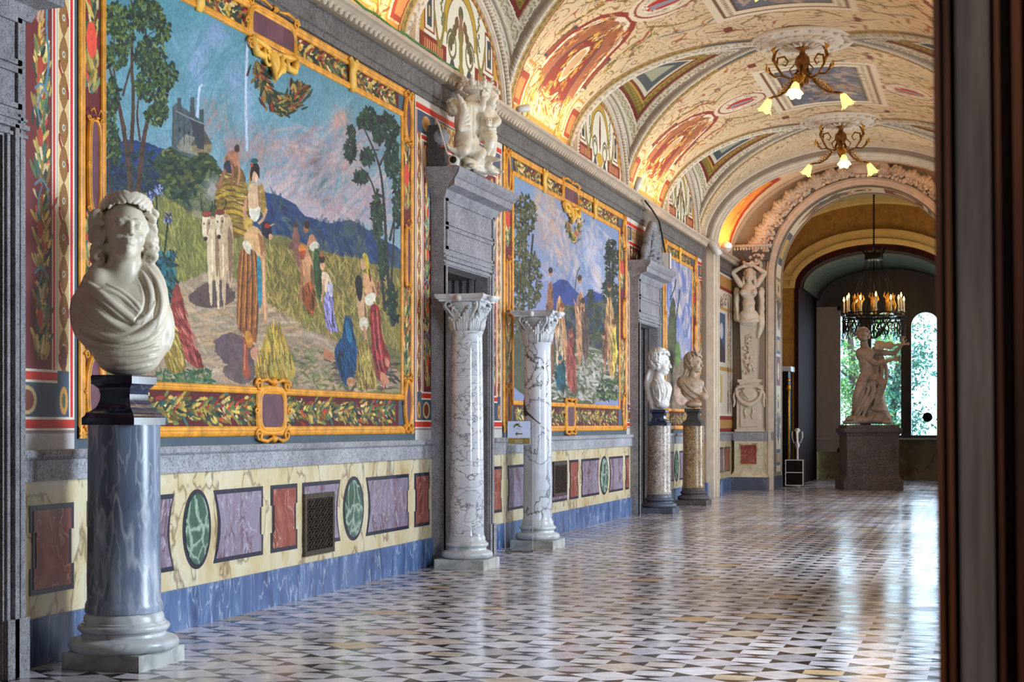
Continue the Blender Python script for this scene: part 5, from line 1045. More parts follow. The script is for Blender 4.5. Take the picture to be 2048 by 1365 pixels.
# ------------------------------------------------------------------ painted pilaster strips beside the doors
def strip(label, y0, y1, flip, ny=150):
    A, B = np.meshgrid(np.linspace(y0, y1, ny), np.linspace(4.93, 1.345, 900)); w_ = y1 - y0
    d = (A - y0) if flip else (y1 - A)      # distance from the mural side
    P = Paint(A, B, (110, 30, 34), int(y0 * 10)); C = P.C; u = d / .46
    R_, Wh, Bl, Oc = (206, 44, 26), (232, 222, 206), (62, 78, 100), (150, 100, 46)
    C[:] = (112, 30, 36); C *= (1 + .12 * P.N2[..., None])
    zb = B - 1.345
    def put(m, c): C[m] = c
    put(u < .04, Wh); put((u >= .04) & (u < .10), R_); put((u >= .10) & (u < .13), Wh)
    band = (u >= .13) & (u < .38); put(band, (222, 190, 130))
    cc = (u - .255) / .125; ph = (B / .235) * math.pi
    ov = np.abs(cc) < .85 * np.abs(np.sin(ph)) ** .7; put(band & ov, Oc); put(band & ov & (np.abs(np.abs(cc) - .85 * np.abs(np.sin(ph)) ** .7) < .10), (96, 60, 30))
    rb = band & (np.abs(cc - .95 * np.sin(ph * 1.0 + .6)) < .22) & (np.cos(ph + .6) > 0) & (~(ov & (np.abs(cc) < .5))); put(rb, (150, 34, 34))
    put(band & (np.hypot(cc / .28, np.sin(ph + 1.57) * 1.0 / .3) < 1) & (np.abs(np.sin(ph)) > .9), (214, 206, 180)); put(band & (np.hypot(cc / .14, np.sin(ph + 1.57) / .16) < 1) & (np.abs(np.sin(ph)) > .9), (60, 84, 70))
    put((u >= .38) & (u < .40), (236, 226, 200)); put((u >= .40) & (u < .44), (66, 40, 40)); put((u >= .42) & (u < .46), Wh); put((u >= .46) & (u < .51), R_); put((u >= .51) & (u < .535), Wh)
    low = (zb < .50); put(low & (u >= .13), Bl); 
    for a, b, c in ((0, .10, (200, 196, 196)), (.10, .12, (150, 130, 130)), (.12, .135, Wh), (.135, .19, R_), (.19, .205, Wh), (.205, .42, Bl), (.42, .435, Wh), (.435, .49, R_), (.49, .505, Wh)):
        m = (zb >= a) & (zb < b) & ((u >= .13) if a > .2 and a < .42 else (u > .40) if a >= .42 else (u > -1)); put(m, c)
    top = B > 4.5; put(top & (u >= .13) & (B < 4.80) & (B > 4.56), Bl)
    for a, b, c in ((4.86, 4.93, (214, 204, 190)), (4.80, 4.86, R_), (4.79, 4.80, Wh), (4.545, 4.56, Wh), (4.50, 4.545, R_), (4.485, 4.50, Wh)): put((B >= a) & (B < b) & (u > (.04 if a > 4.7 else .40)), c)
    c0 = (y0 + w_ * .70) if flip else (y1 - w_ * .70); s_ = 1 if flip else -1
    P.ell(c0, 1.345 + .31, .10, .09, (206, 176, 120), .1); P.ell(c0, 1.345 + .31, .07, .065, (120, 50, 40), .1)
    cx = (y0 + .255 * .46) if flip else (y1 - .255 * .46)
    P.ell(cx, 1.655, .045, .09, (214, 150, 60), .1); P.ell(cx, 1.655, .02, .05, (70, 90, 70), .1); P.ell(cx, 1.93, .035, .08, (110, 50, 44), .1); P.ell(c0, 4.68, .12, .08, (190, 150, 90), .1)
    for k in range(-2, 3): P.ell(c0 + k * .045, 4.68, .02, .07, (150, 96, 44), .1)
    mx = (y0 + .76 * .46) if flip else (y1 - .76 * .46)
    for z0, z1 in ((3.05, 3.55), (2.5, 2.95), (1.95, 2.4), (3.6, 3.9)): P.garland([(mx, z0), (mx, z1)], .13, GAR, 110, .10); P.ell(mx + .02 * s_, (z0 + z1) / 2, .03, .06, (204, 70, 46), .2)
    for z in (3.6, 3.0, 2.45): P.line([(mx - .07, z), (mx, z + .05), (mx + .07, z - .02)], .018, (96, 136, 156)); P.line([(mx, z), (mx - .05, z - .12), (mx - .02, z - .22)], .014, (96, 136, 156))
    P.line([(mx + .07, 4.3), (mx + .04, 4.0), (mx + .08, 3.8), (mx + .03, 3.6)], .022, (96, 150, 170), .2, 2)
    P.poly([(mx - .10, 4.45), (mx + .02, 4.45), (mx + .03, 4.2), (mx, 3.85), (mx - .05, 3.9), (mx - .02, 4.1), (mx - .10, 4.25)], (176, 130, 60), 1, .35); P.dabs([(mx - .08, 4.4), (mx + .02, 4.4), (mx + .02, 3.9), (mx - .04, 3.9)], 60, .07, .018, 1.4, [(226, 180, 80), (150, 96, 40), (196, 150, 130)], .4)
    o = grid_obj('painted_pilaster', np.stack([np.full_like(A, .006), A, B], -1), C, M['painted_sharp'], W)
    return o
strip('red painted strip with garlands, left of the castle mural', 7.70, 8.42, False)
strip('red painted strip with garlands, right of the castle mural', 14.50, 14.97, True, 110)
strip('red painted strip just right of the first doorway', 16.68, 17.42, False, 90)
strip('red painted strip just left of the second doorway', 24.05, 24.32, True, 60)
strip('red painted strip between narrow mural and plaster pier', 30.40, 30.84, True, 60)
A, B = np.meshgrid(np.linspace(31.7, 34.85, 170), np.linspace(4.9, 1.36, 420))     # grotesque panel of the end bay
P = Paint(A, B, (224, 216, 200), 77); P.poly([(32.2, 2.9), (33.8, 2.9), (33.8, 4.0), (32.2, 4.0)], (60, 90, 130), 0, .2); P.poly([(32.2, 2.9), (33.8, 2.9), (33.8, 3.2), (33.0, 3.5), (32.2, 3.3)], (60, 60, 66), 1, .3); P.ell(33.3, 3.6, .25, .2, (190, 190, 206), .2, .3)
for z0, z1, c in ((1.36, 1.42, (150, 44, 36)), (1.42, 1.62, (190, 150, 90)), (1.62, 1.7, (150, 44, 36)), (1.7, 1.76, (230, 224, 210)), (4.6, 4.85, (176, 130, 66)), (4.52, 4.6, (136, 40, 34)), (2.72, 2.8, (190, 150, 80)), (4.08, 4.14, (190, 150, 80))): P.poly([(31.7, z0), (34.85, z0), (34.85, z1), (31.7, z1)], c, 0, .15)
P.poly([(32.4, 2.0), (33.4, 2.0), (33.4, 2.6), (32.9, 2.7), (32.4, 2.6)], (206, 180, 120), 0, .1); P.ell(32.9, 2.25, .22, .3, (230, 224, 206), .1)
for y in (31.9, 34.2, 34.5): P.garland([(y, 1.8), (y, 4.5)], .16, [(60, 60, 66), (130, 100, 60), (160, 70, 50), (110, 110, 90)], 190, .12)
P.garland([(32.0, 4.4), (33.0, 4.15), (34.0, 4.4)], .25, [(60, 60, 66), (130, 100, 60), (150, 60, 50)], 120, .12)
grid_obj('painted_pilaster', np.stack([np.full_like(A, .006), A, B], -1), P.C, M['painted_sharp'], W)

def overdoor(y0, y1, seed):
    A, B = np.meshgrid(np.linspace(y0, y1, 130), np.linspace(4.93, 4.0, 110)); P = Paint(A, B, (62, 78, 100), seed)
    for a, b, c in ((4.86, 4.94, (214, 204, 190)), (4.80, 4.86, (206, 44, 26)), (4.785, 4.80, (232, 222, 206)), (4.55, 4.565, (232, 222, 206)), (4.50, 4.55, (206, 44, 26)), (4.485, 4.50, (232, 222, 206)), (4.0, 4.485, (112, 30, 36))): P.poly([(y0, a), (y1, a), (y1, b), (y0, b)], c, 0, .06)
    P.poly([(y0 + .12, 4.575), (y1 - .12, 4.575), (y1 - .12, 4.775), (y0 + .12, 4.775)], (206, 170, 110), 0, .1); n = int((y1 - y0) / .13)
    for k in range(n): P.ell(y0 + .18 + k * .13, 4.675, .055, .085, (150, 96, 44), .1); P.ell(y0 + .18 + k * .13, 4.675, .014, .025, (226, 216, 190), .1)
    P.garland([(y0 + .1, 4.4), ((y0 + y1) / 2, 4.28), (y1 - .1, 4.4)], .12, GAR, 150, .1)
    grid_obj('painted_overdoor', np.stack([np.full_like(A, .006), A, B], -1), P.C, M['painted_sharp'], W)
for d in DOORS: overdoor(d['l'], d['r'], int(d['l'] * 7))
# ------------------------------------------------------------------ sculpting: smooth-blended distance fields turned into one continuous surface
class Sculpt:
    def __init__(s, lo, hi, res):
        s.lo = np.array(lo, float); s.res = res; s.n = np.ceil((np.array(hi) - s.lo) / res).astype(int) + 1
        s.ax = [s.lo[i] + res * np.arange(s.n[i]) for i in range(3)]
        s.d = np.full(tuple(s.n), 9.0, np.float32); s.o = np.zeros(3); s.R = np.eye(3); s.s = 1.0
    def frame(s, o=(0, 0, 0), R=None, sc=1.0): s.o = np.array(o, float); s.R = np.eye(3) if R is None else R; s.s = sc; return s
    def W(s, p): return s.o + s.s * (s.R @ np.array(p, float))
    def box(s, lo, hi):
        sl = []
        for i in range(3):
            a = max(0, int((lo[i] - s.lo[i]) / s.res)); b = min(s.n[i], int((hi[i] - s.lo[i]) / s.res) + 2)
            if b - a < 1: return None
            sl.append(slice(a, b))
        return tuple(sl), s.ax[0][sl[0]][:, None, None], s.ax[1][sl[1]][None, :, None], s.ax[2][sl[2]][None, None, :]
    def mix(s, sl, d, k, sub=False, amt=None):
        D = s.d[sl]
        if sub:
            d = -d; h = np.clip(.5 + .5 * (d - D) / k, 0, 1); s.d[sl] = (D * (1 - h) + d * h + k * h * (1 - h)).astype(np.float32)
        else:
            h = np.clip(.5 + .5 * (D - d) / k, 0, 1); s.d[sl] = (D * (1 - h) + d * h - k * h * (1 - h)).astype(np.float32)
    def ell(s, c, r, R=None, k=.02, sub=False):
        c = s.W(c); k = k * s.s; r = np.array(r if hasattr(r, '__len__') else (r,) * 3, float) * s.s; Q = s.R if R is None else s.R @ R
        m = r.max() * 1.0 + k * 1.5 + 2 * s.res; g = s.box(c - m, c + m)
        if g is None: return s
        sl, x, y, z = g; x, y, z = x - c[0], y - c[1], z - c[2]
        a = Q[0, 0] * x + Q[1, 0] * y + Q[2, 0] * z; b = Q[0, 1] * x + Q[1, 1] * y + Q[2, 1] * z; e = Q[0, 2] * x + Q[1, 2] * y + Q[2, 2] * z
        k0 = np.sqrt((a / r[0]) ** 2 + (b / r[1]) ** 2 + (e / r[2]) ** 2); k1 = np.sqrt((a / r[0] ** 2) ** 2 + (b / r[1] ** 2) ** 2 + (e / r[2] ** 2) ** 2)
        s.mix(sl, k0 * (k0 - 1) / np.maximum(k1, 1e-6), k, sub); return s
    def cap(s, a, b, ra, rb=None, k=.02, sub=False):
        a, b = s.W(a), s.W(b); ra *= s.s; rb = ra if rb is None else rb * s.s; k = k * s.s; m = max(ra, rb) + k * 1.5 + 2 * s.res
        g = s.box(np.minimum(a, b) - m, np.maximum(a, b) + m)
        if g is None: return s
        sl, x, y, z = g; d = b - a; L = d.dot(d) + 1e-9; x, y, z = x - a[0], y - a[1], z - a[2]
        t = np.clip((x * d[0] + y * d[1] + z * d[2]) / L, 0, 1)
        s.mix(sl, np.sqrt((x - t * d[0]) ** 2 + (y - t * d[1]) ** 2 + (z - t * d[2]) ** 2) - (ra + t * (rb - ra)), k, sub); return s
    def chain(s, P, rr, k, sub):                 # capsules joined hard among themselves, then blended once
        P = np.array([s.W(p) for p in P]); rr = np.array(rr) * s.s; k = k * s.s; m = rr.max() + k * 1.5 + 2 * s.res
        g = s.box(P.min(0) - m, P.max(0) + m)
        if g is None: return s
        sl, X, Y, Z = g; D = np.full((X.shape[0], Y.shape[1], Z.shape[2]), 9.0, np.float32); o = [q.start for q in sl]
        for i in range(len(P) - 1):
            a, b = P[i], P[i + 1]; h = s.box(np.minimum(a, b) - m, np.maximum(a, b) + m)
            if h is None: continue
            t3, x, y, z = h; d = b - a; L = d.dot(d) + 1e-9; x, y, z = x - a[0], y - a[1], z - a[2]
            t = np.clip((x * d[0] + y * d[1] + z * d[2]) / L, 0, 1)
            v = np.sqrt((x - t * d[0]) ** 2 + (y - t * d[1]) ** 2 + (z - t * d[2]) ** 2) - (rr[i] + t * (rr[i + 1] - rr[i]))
            u = tuple(slice(q.start - c, q.stop - c) for q, c in zip(t3, o)); D[u] = np.minimum(D[u], v)
        s.mix(sl, D, k, sub); return s
    def tube(s, pts, r, k=.015, sub=False, sm=1):
        P = chaikin(pts, sm, False) if sm and len(pts) > 2 else np.array(pts, float); n = len(P)
        rr = np.interp(np.linspace(0, 1, n), np.linspace(0, 1, len(r)), r) if hasattr(r, '__len__') else np.full(n, r)
        return s.chain(P, rr, k, sub)
    def surf(s, x, z, back=False):               # front-most y of the body at (x, z)
        i = int(np.clip(round((x - s.lo[0]) / s.res), 0, s.n[0] - 1)); j = int(np.clip(round((z - s.lo[2]) / s.res), 0, s.n[2] - 1))
        c = np.where(s.d[i, :, j] < 0)[0]
        return None if len(c) == 0 else s.ax[1][c[-1] if back else c[0]]
    def ridge(s, pts, r, k=.012, sub=False, inset=.3, sm=2):   # a fold following the surface, points given as (x, z)
        P = chaikin(pts, sm, False); q = []
        for x, z in P:
            y = s.surf(x, z)
            if y is not None: q.append((x, y, z))
        if len(q) < 2: return s
        Q = np.array(q); 
        if len(Q) > 4: Q[1:-1, 1] = (Q[:-2, 1] + Q[1:-1, 1] + Q[2:, 1]) / 3
        n = len(Q); rr = (r if hasattr(r, '__len__') else np.array([.3, 1, 1, .3]) * r); rr = np.interp(np.linspace(0, 1, n), np.linspace(0, 1, len(rr)), rr)
        for _ in range(2):
            if n > 4: Q[1:-1, 1] = (Q[:-2, 1] + 2 * Q[1:-1, 1] + Q[2:, 1]) / 4
        Q[:, 1] += rr * (inset if not sub else -.2)
        return s.chain(Q, rr, k, sub)
    def mesh(s):
        d = s.d; ins = d < 0; nx, ny, nz = d.shape
        cs = [(i, j, k) for i in (0, 1) for j in (0, 1) for k in (0, 1)]
        sub = lambda a, o: a[o[0]:nx - 1 + o[0], o[1]:ny - 1 + o[1], o[2]:nz - 1 + o[2]]
        cnt = sum(sub(ins, o).astype(np.int8) for o in cs); act = (cnt > 0) & (cnt < 8)
        I = np.argwhere(act); idx = -np.ones(act.shape, np.int64); idx[act] = np.arange(len(I))
        V = np.zeros((len(I), 3)); Wt = np.zeros(len(I)); vals = {o: d[I[:, 0] + o[0], I[:, 1] + o[1], I[:, 2] + o[2]] for o in cs}
        for a in cs:
            for ax in range(3):
                if a[ax] == 0:
                    b = list(a); b[ax] = 1; b = tuple(b); va, vb = vals[a], vals[b]; m = (va < 0) != (vb < 0)
                    t = va[m] / (va[m] - vb[m]); p = np.tile(np.array(a, float), (m.sum(), 1)); p[:, ax] = t; V[m] += p; Wt[m] += 1
        V = V / Wt[:, None] + I; F = []
        for ax in range(3):
            u, v = (ax + 1) % 3, (ax + 2) % 3; sl0 = [slice(1, -1)] * 3; sl0[ax] = slice(0, -1); a = ins[tuple(sl0)]; sl1 = [slice(1, -1)] * 3; sl1[ax] = slice(1, None); b = ins[tuple(sl1)]
            E = np.argwhere(a != b); 
            if len(E) == 0: continue
            fl = a[tuple(E.T)]; base = E.copy(); base[:, u] += 1; base[:, v] += 1
            def g(du, dv): q = base.copy(); q[:, u] -= du; q[:, v] -= dv; return idx[q[:, 0], q[:, 1], q[:, 2]]
            q = np.stack([g(1, 1), g(0, 1), g(0, 0), g(1, 0)], -1); q[~fl] = q[~fl][:, ::-1]; F.append(q)
        F = np.concatenate(F); F = F[(F >= 0).all(1)]
        return V * s.res + s.lo, F
    def build(s, name, mat, parent, loc, rz=0, sc=1.0, org=None):
        V, F = s.mesh()
        c, n = math.cos(rz), math.sin(rz); Rz = np.array([[c, -n, 0], [n, c, 0], [0, 0, 1]])
        V = (V * sc) @ Rz.T + np.array(loc)
        me = bpy.data.meshes.new(name); np_mesh(me, V, F); return finish(name, me, mat, parent, True)
def rot(ax=0, ay=0, az=0):
    ax, ay, az = R(ax), R(ay), R(az); cx, sx, cy, sy, cz, sz = math.cos(ax), math.sin(ax), math.cos(ay), math.sin(ay), math.cos(az), math.sin(az)
    return np.array([[cz, -sz, 0], [sz, cz, 0], [0, 0, 1]]) @ np.array([[cy, 0, sy], [0, 1, 0], [-sy, 0, cy]]) @ np.array([[1, 0, 0], [0, cx, -sx], [0, sx, cx]])
def head(S, c, Rm, sc, neck=None, baby=False, face=True):
    """head in its own frame: height 1, facing -Y"""
    S.frame(c, Rm, sc)
    S.ell((0, .06, .12), (.335, .42, .38), k=.05); S.ell((0, -.10, -.12), (.265 if not baby else .31, .29, .35 if not baby else .33), k=.08)
    S.ell((0, -.25, -.40 if not baby else -.34), (.12, .11, .10), k=.08)
    for m in (-1, 1): S.ell((m * .15, -.22, -.15), (.12, .13, .13) if not baby else (.16, .15, .16), k=.06); S.ell((m * .32, .03, -.08), (.035, .09, .12), k=.02)
    if not face: S.frame(); return
    S.cap((-.15, -.33, .07), (.15, -.33, .07), .045, k=.07)
    for m in (-1, 1): S.ell((m * .125, -.425, -.01), (.085, .06, .05), k=.035, sub=True)
    for m in (-1, 1):
        S.ell((m * .122, -.315, -.012), (.070, .066, .052), k=.010)
        S.tube([(m * .055, -.352, -.015), (m * .12, -.378, .022), (m * .19, -.335, -.012)], [.012, .018, .012], k=.012)
        S.tube([(m * .06, -.352, -.025), (m * .12, -.368, -.055), (m * .185, -.335, -.022)], [.010, .013, .010], k=.012)
        S.tube([(m * .04, -.385, .08), (m * .13, -.385, .11), (m * .22, -.30, .07)], [.018, .020, .012], k=.03)
    S.tube([(0, -.355, .10), (0, -.40, 0), (0, -.475, -.135)], [.035, .036, .050], k=.03, sm=0); S.ell((0, -.475, -.145), (.042, .045, .036), k=.02)
    for m in (-1, 1): S.ell((m * .045, -.425, -.158), (.030, .042, .028), k=.015); S.ell((m * .022, -.462, -.182), (.013, .02, .012), k=.008, sub=True)
    S.ell((0, -.345, -.27), (.11, .07, .075), k=.04)
    S.tube([(-.085, -.37, -.268), (-.03, -.415, -.248), (0, -.412, -.256), (.03, -.415, -.248), (.085, -.37, -.268)], [.010, .022, .022, .022, .010], k=.012, sm=1)
    S.tube([(-.07, -.372, -.292), (0, -.415, -.302), (.07, -.372, -.292)], [.010, .028, .010], k=.012)
    S.tube([(-.09, -.385, -.274), (0, -.44, -.276), (.09, -.385, -.274)], [.006, .010, .006], k=.006, sub=True)
    S.ell((0, -.335, -.40), (.065, .06, .055), k=.04)
    S.frame()
def hair(S, c, Rm, sc, n=70, seed=1, r=.06, vol=1.0, low=-.35, long=0, wave=1.0):
    """locks laid over the scalp: short curved tubes"""
    S.frame(c, Rm, sc); rs = np.random.RandomState(seed)
    S.ell((0, .13, .16), (.355 * vol, .40 * vol, .38 * vol), k=.03)
    for i in range(n):
        while True:
            v = rs.randn(3); v /= np.linalg.norm(v)
            if v[2] * .42 + .1 > low and not (v[1] < -.25 and v[2] < .58) and not (abs(v[0]) > .8 and v[2] < -.1 and v[1] < -.05): break
        p = np.array((v[0] * .37, v[1] * .43 + .08, v[2] * .41 + .13)) * vol
        t = np.cross(v, (0, 0, 1.0)) * wave * (1 if v[0] > 0 else -1); t = t / (np.linalg.norm(t) + 1e-6) * .5 + np.array((0, .2, -1.0)) * (.6 + long); t -= v * t.dot(v); t /= np.linalg.norm(t) + 1e-6
        b = np.cross(t, v); L = .10 + .08 * rs.rand(); a = rs.choice((-1, 1)) * .05
        S.tube([p - t * L, p - t * L * .3 + b * a + v * .02, p + t * L * .4 - b * a + v * .03, p + t * L * 1.1 + b * a * .6], [r * .5, r, r * .95, r * .45], k=.012)
    S.frame()
def leaves_wreath(S, c, Rm, sc):
    S.frame(c, Rm, sc)
    for k in range(-7, 8):
        a = k * .2
        for j in (0, 1):
            x, y = .37 * math.sin(a), .10 - .46 * math.cos(a); z = .40 + .10 * math.cos(a) - .06 * j
            S.ell((x * (1.02 + .05 * j), y, z), (.105, .026, .05), rot(0, 30 + 22 * j if k < 0 else -30 - 22 * j, math.degrees(a)), k=.003)
    S.frame()
def hand(S, p, Rm, sc, curl=.5, spread=.1, side=1, pose=None):
    """palm and five separate curled fingers; hand points along +Z of its frame, palm towards -Y"""
    S.frame(p, Rm, sc)
    S.ell((0, 0, .05), (.042, .018, .052), k=.012)
    for i, (x, L) in enumerate(((-.030, .070), (-.010, .080), (.011, .075), (.030, .060))):
        x = x * side; a = curl * (1 + .1 * i); q = np.array((x, 0, .095)); ang = 0
        for j, l in enumerate((.45, .32, .23)):
            ang += a * (.6 + .5 * j); d = np.array((x * spread * 3, -math.sin(ang), math.cos(ang))); d /= np.linalg.norm(d); e = q + d * l * L
            S.cap(q, e, .0098 - .001 * j, .0090 - .001 * j, k=.004); q = e
    S.tube([(-.034 * side, -.005, .025), (-.058 * side, -.018, .055), (-.060 * side, -.036, .085)], [.013, .011, .0085], k=.006)
    S.frame()
# ------------------------------------------------------------------ bust 1: laurel-crowned youth in a cloak, on the grey marble column
def bust_one():
    S = Sculpt((-.36, -.30, -.02), (.36, .32, 1.16), .0042); U = 1 / 322.
    q = lambda x, y, d=0: ((x - 256) * U, d, (748 - y) * U)
    S.ell(q(268, 655, .03), (.24, .17, .24), k=.05); S.ell(q(250, 640, .03), (.265, .175, .17), k=.06); S.ell(q(252, 600, .04), (.24, .14, .14), k=.06)
    S.ell(q(207, 575, .02), (.105, .11, .115), k=.05); S.ell(q(300, 580, .05), (.115, .12, .12), k=.05)
    S.ell(q(228, 612, -.06), (.12, .09, .10), k=.05); S.ell(q(280, 625, -.05), (.10, .09, .10), k=.05)
    S.ell(q(264, 725, .02), (.185, .13, .10), k=.07); S.ell(q(262, 700, .01), (.215, .155, .12), k=.07)
    S.cap(q(259, 510, .03), q(250, 570, .05), .098, .118, k=.05)
    S.cap(q(272, 520, -.01), q(258, 585, -.05), .022, .018, k=.03); S.cap(q(240, 520, .0), q(252, 585, -.05), .018, .016, k=.03)
    for m, x in ((-1, 212), (1, 292)): S.cap(q(252 - m * -4, 588, -.07), q(x, 572, -.03), .016, .014, k=.03)
    Rh = rot(-14, 7, 9); hc = q(258, 470, 0.0)
    head(S, hc, Rh, .40); hair(S, hc, Rh, .40, 120, 3, .055, 1.06, -.32); leaves_wreath(S, hc, Rh, .41)
    S.ell(q(256, 478, .12), (.165, .12, .20), k=.03); S.ell(q(206, 482, .06), (.036, .08, .17), k=.03); S.ell(q(303, 470, .06), (.036, .08, .13), k=.03)
    rs = np.random.RandomState(11)
    for m, x0, x1, y0, y1 in ((-1, 198, 216, 432, 536), (1, 297, 313, 425, 515)):
        for j in range(34):
            x, y, d = x0 + (x1 - x0) * rs.rand(), y0 + (y1 - y0) * (j / 34), -.02 + .12 * rs.rand(); w_ = 9 + 5 * rs.rand(); a = rs.rand() * .8
            S.tube([q(x - m * w_ * .5, y - 6, d - .015), q(x + m * w_ * .3, y - 4 + 3 * a, d - .01), q(x + m * w_ * .75, y + 4, d), q(x + m * w_ * .3, y + 11, d + .01), q(x - m * 2, y + 9, d)], [.010, .019, .020, .015, .007], k=.006)
    for pts in ([(206, 520), (200, 538), (190, 546), (204, 550), (222, 540)], [(214, 515), (210, 535), (202, 544)], [(298, 500), (302, 515), (292, 528)]): S.tube([q(x, y, .02) for x, y in pts], [.014, .022, .020, .010], k=.008)
    # cloak: thick shawl from the (viewer's) right shoulder wrapped round the trunk
    g = lambda pts: [((x - 256) * U, (748 - y) * U) for x, y in pts]
    S.tube([q(286, 520, .09), q(304, 540, .04), q(318, 575, 0), q(322, 615, -.04), q(310, 650, -.09)], [.03, .06, .07, .07, .06], k=.03)
    S.tube([q(284, 545, .02), q(296, 575, -.04), q(298, 610, -.09), q(282, 645, -.13)], [.02, .035, .04, .035], k=.02)
    S.tube([q(325, 600, .0), q(340, 640, .01), q(338, 685, .01), q(318, 710, .0)], [.035, .05, .055, .04], k=.03)
    S.tube([q(176, 585, .03), q(165, 615, .03), q(170, 660, .03), q(190, 690, .02)], [.03, .05, .055, .04], k=.04)
    for pts, r in (([(178, 566), (205, 590), (240, 622), (276, 650), (286, 652)], .024), ([(166, 600), (195, 622), (232, 655), (262, 668), (290, 652), (312, 620)], .022), ([(162, 640), (200, 672), (240, 690), (280, 680), (318, 650), (330, 610)], .026),
                   ([(170, 672), (205, 698), (250, 702), (300, 690), (336, 655)], .026), ([(182, 700), (225, 715), (280, 712), (325, 700)], .024), ([(190, 718), (240, 732), (290, 724), (322, 716)], .020), ([(196, 735), (250, 744), (310, 734)], .016),
                   ([(290, 545), (306, 580), (308, 620), (290, 655)], .020), ([(300, 535), (322, 570), (330, 615), (318, 660)], .020), ([(280, 650), (300, 640), (322, 600)], .014), ([(200, 590), (222, 586), (258, 606), (290, 640)], .014), ([(222, 575), (250, 590), (280, 615), (294, 640)], .014),
                   ([(172, 625), (200, 650), (238, 676), (262, 680)], .014), ([(210, 610), (240, 634), (262, 652)], .014)): S.ridge(g(pts), r * 1.12, .007)
    for pts, r in (([(172, 590), (205, 612), (240, 644), (268, 658)], .012), ([(164, 622), (205, 660), (245, 680), (285, 668), (316, 640)], .012), ([(166, 660), (205, 688), (250, 698), (300, 684)], .012), ([(176, 690), (225, 708), (285, 704), (328, 685)], .011), ([(188, 710), (240, 724), (300, 718)], .010), ([(284, 560), (298, 590), (296, 625), (276, 648)], .012), ([(312, 560), (322, 600), (312, 640)], .010)): S.ridge(g(pts), r, .006, True)
    return S
# ------------------------------------------------------------------ smaller busts
def bust_curly():
    """young head with short curls and a wind-blown cloak, seen in profile looking to the viewer's right"""
    S = Sculpt((-.36, -.30, -.02), (.36, .34, 1.14), .0062); U = 1 / 115.; q = lambda x, y, d=0: ((x - 1317) * U, d, (820 - y) * U)
    S.ell(q(1319, 790, .02), (.15, .15, .20), k=.05); S.ell(q(1317, 778, .0), (.16, .16, .12), k=.05); S.ell(q(1322, 812, 0), (.13, .12, .08), k=.05); S.ell(q(1332, 785, .0), (.07, .12, .14), k=.05)
    S.cap(q(1318, 745, .02), q(1316, 770, .0), .075, .10, k=.04); Rh = rot(6, 0, 68); hc = q(1319, 731, .0); head(S, hc, Rh, .40); hair(S, hc, Rh, .40, 110, 8, .06, 1.10, -.3, 0, 1.6)
    for pts in ([(1306, 735), (1302, 755), (1298, 775), (1296, 800)], [(1308, 750), (1304, 775), (1300, 800), (1304, 818)], [(1299, 745), (1293, 765), (1295, 790)]): S.tube([q(x, y, .06) for x, y in pts], [.03, .045, .05, .04], k=.02)
    g = lambda pts: [((x - 1317) * U, (820 - y) * U) for x, y in pts]
    for pts, r in (([(1306, 762), (1314, 780), (1316, 800), (1312, 818)], .022), ([(1328, 762), (1334, 780), (1328, 800), (1316, 812)], .022), ([(1310, 768), (1320, 790), (1334, 800), (1338, 784)], .018), ([(1302, 780), (1308, 800), (1320, 812), (1334, 806)], .018), ([(1320, 765), (1326, 785), (1322, 806)], .015), ([(1336, 770), (1342, 790), (1334, 808)], .02)): S.ridge(g(pts), r, .012)
    for pts in ([(1311, 765), (1318, 785), (1318, 812)], [(1324, 768), (1330, 788), (1322, 808)], [(1305, 775), (1306, 800), (1314, 814)]): S.ridge(g(pts), .010, .01, True)
    return S
def bust_crescent():
    """woman with hair tied back and a crescent over her brow, turned to the viewer's right"""
    S = Sculpt((-.36, -.30, -.02), (.38, .34, 1.18), .0062); U = 1 / 106.; q = lambda x, y, d=0: ((x - 1372) * U, d, (818 - y) * U)
    S.ell(q(1370, 782, .02), (.22, .16, .19), k=.05); S.ell(q(1368, 770, .02), (.24, .15, .12), k=.05); S.ell(q(1372, 812, 0), (.16, .13, .07), k=.05); S.ell(q(1390, 797, -.05), (.10, .12, .08), k=.04); S.ell(q(1350, 768, .05), (.10, .12, .12), k=.04)
    S.cap(q(1372, 742, .02), q(1370, 768, .01), .068, .09, k=.04); Rh = rot(3, 0, 52); hc = q(1374, 730, .0); head(S, hc, Rh, .36); hair(S, hc, Rh, .36, 80, 12, .05, 1.06, -.2, .4, .3)
    S.ell(q(1361, 736, .07), (.07, .08, .07), k=.02); S.tube([q(1362, 738, .08), q(1356, 752, .06), q(1350, 762, .03)], [.05, .035, .02], k=.02); S.tube([q(1378, 714, -.12), q(1374, 706, -.13), q(1371, 694, -.12)], [.025, .022, .008], k=.01); S.tube([q(1378, 714, -.12), q(1384, 708, -.12), q(1385, 700, -.12)], [.022, .018, .008], k=.01)
    g = lambda pts: [((x - 1372) * U, (818 - y) * U) for x, y in pts]
    for pts, r in (([(1350, 766), (1362, 780), (1378, 792), (1396, 796)], .024), ([(1348, 778), (1360, 792), (1376, 800), (1394, 802)], .024), ([(1346, 788), (1360, 802), (1376, 808)], .020), ([(1384, 768), (1394, 782), (1398, 794)], .022), ([(1356, 764), (1372, 776), (1388, 782)], .016)): S.ridge(g(pts), r, .012)
    for pts in ([(1350, 772), (1362, 786), (1380, 798)], [(1348, 784), (1362, 798), (1380, 804)]): S.ridge(g(pts), .011, .01, True)
    return S
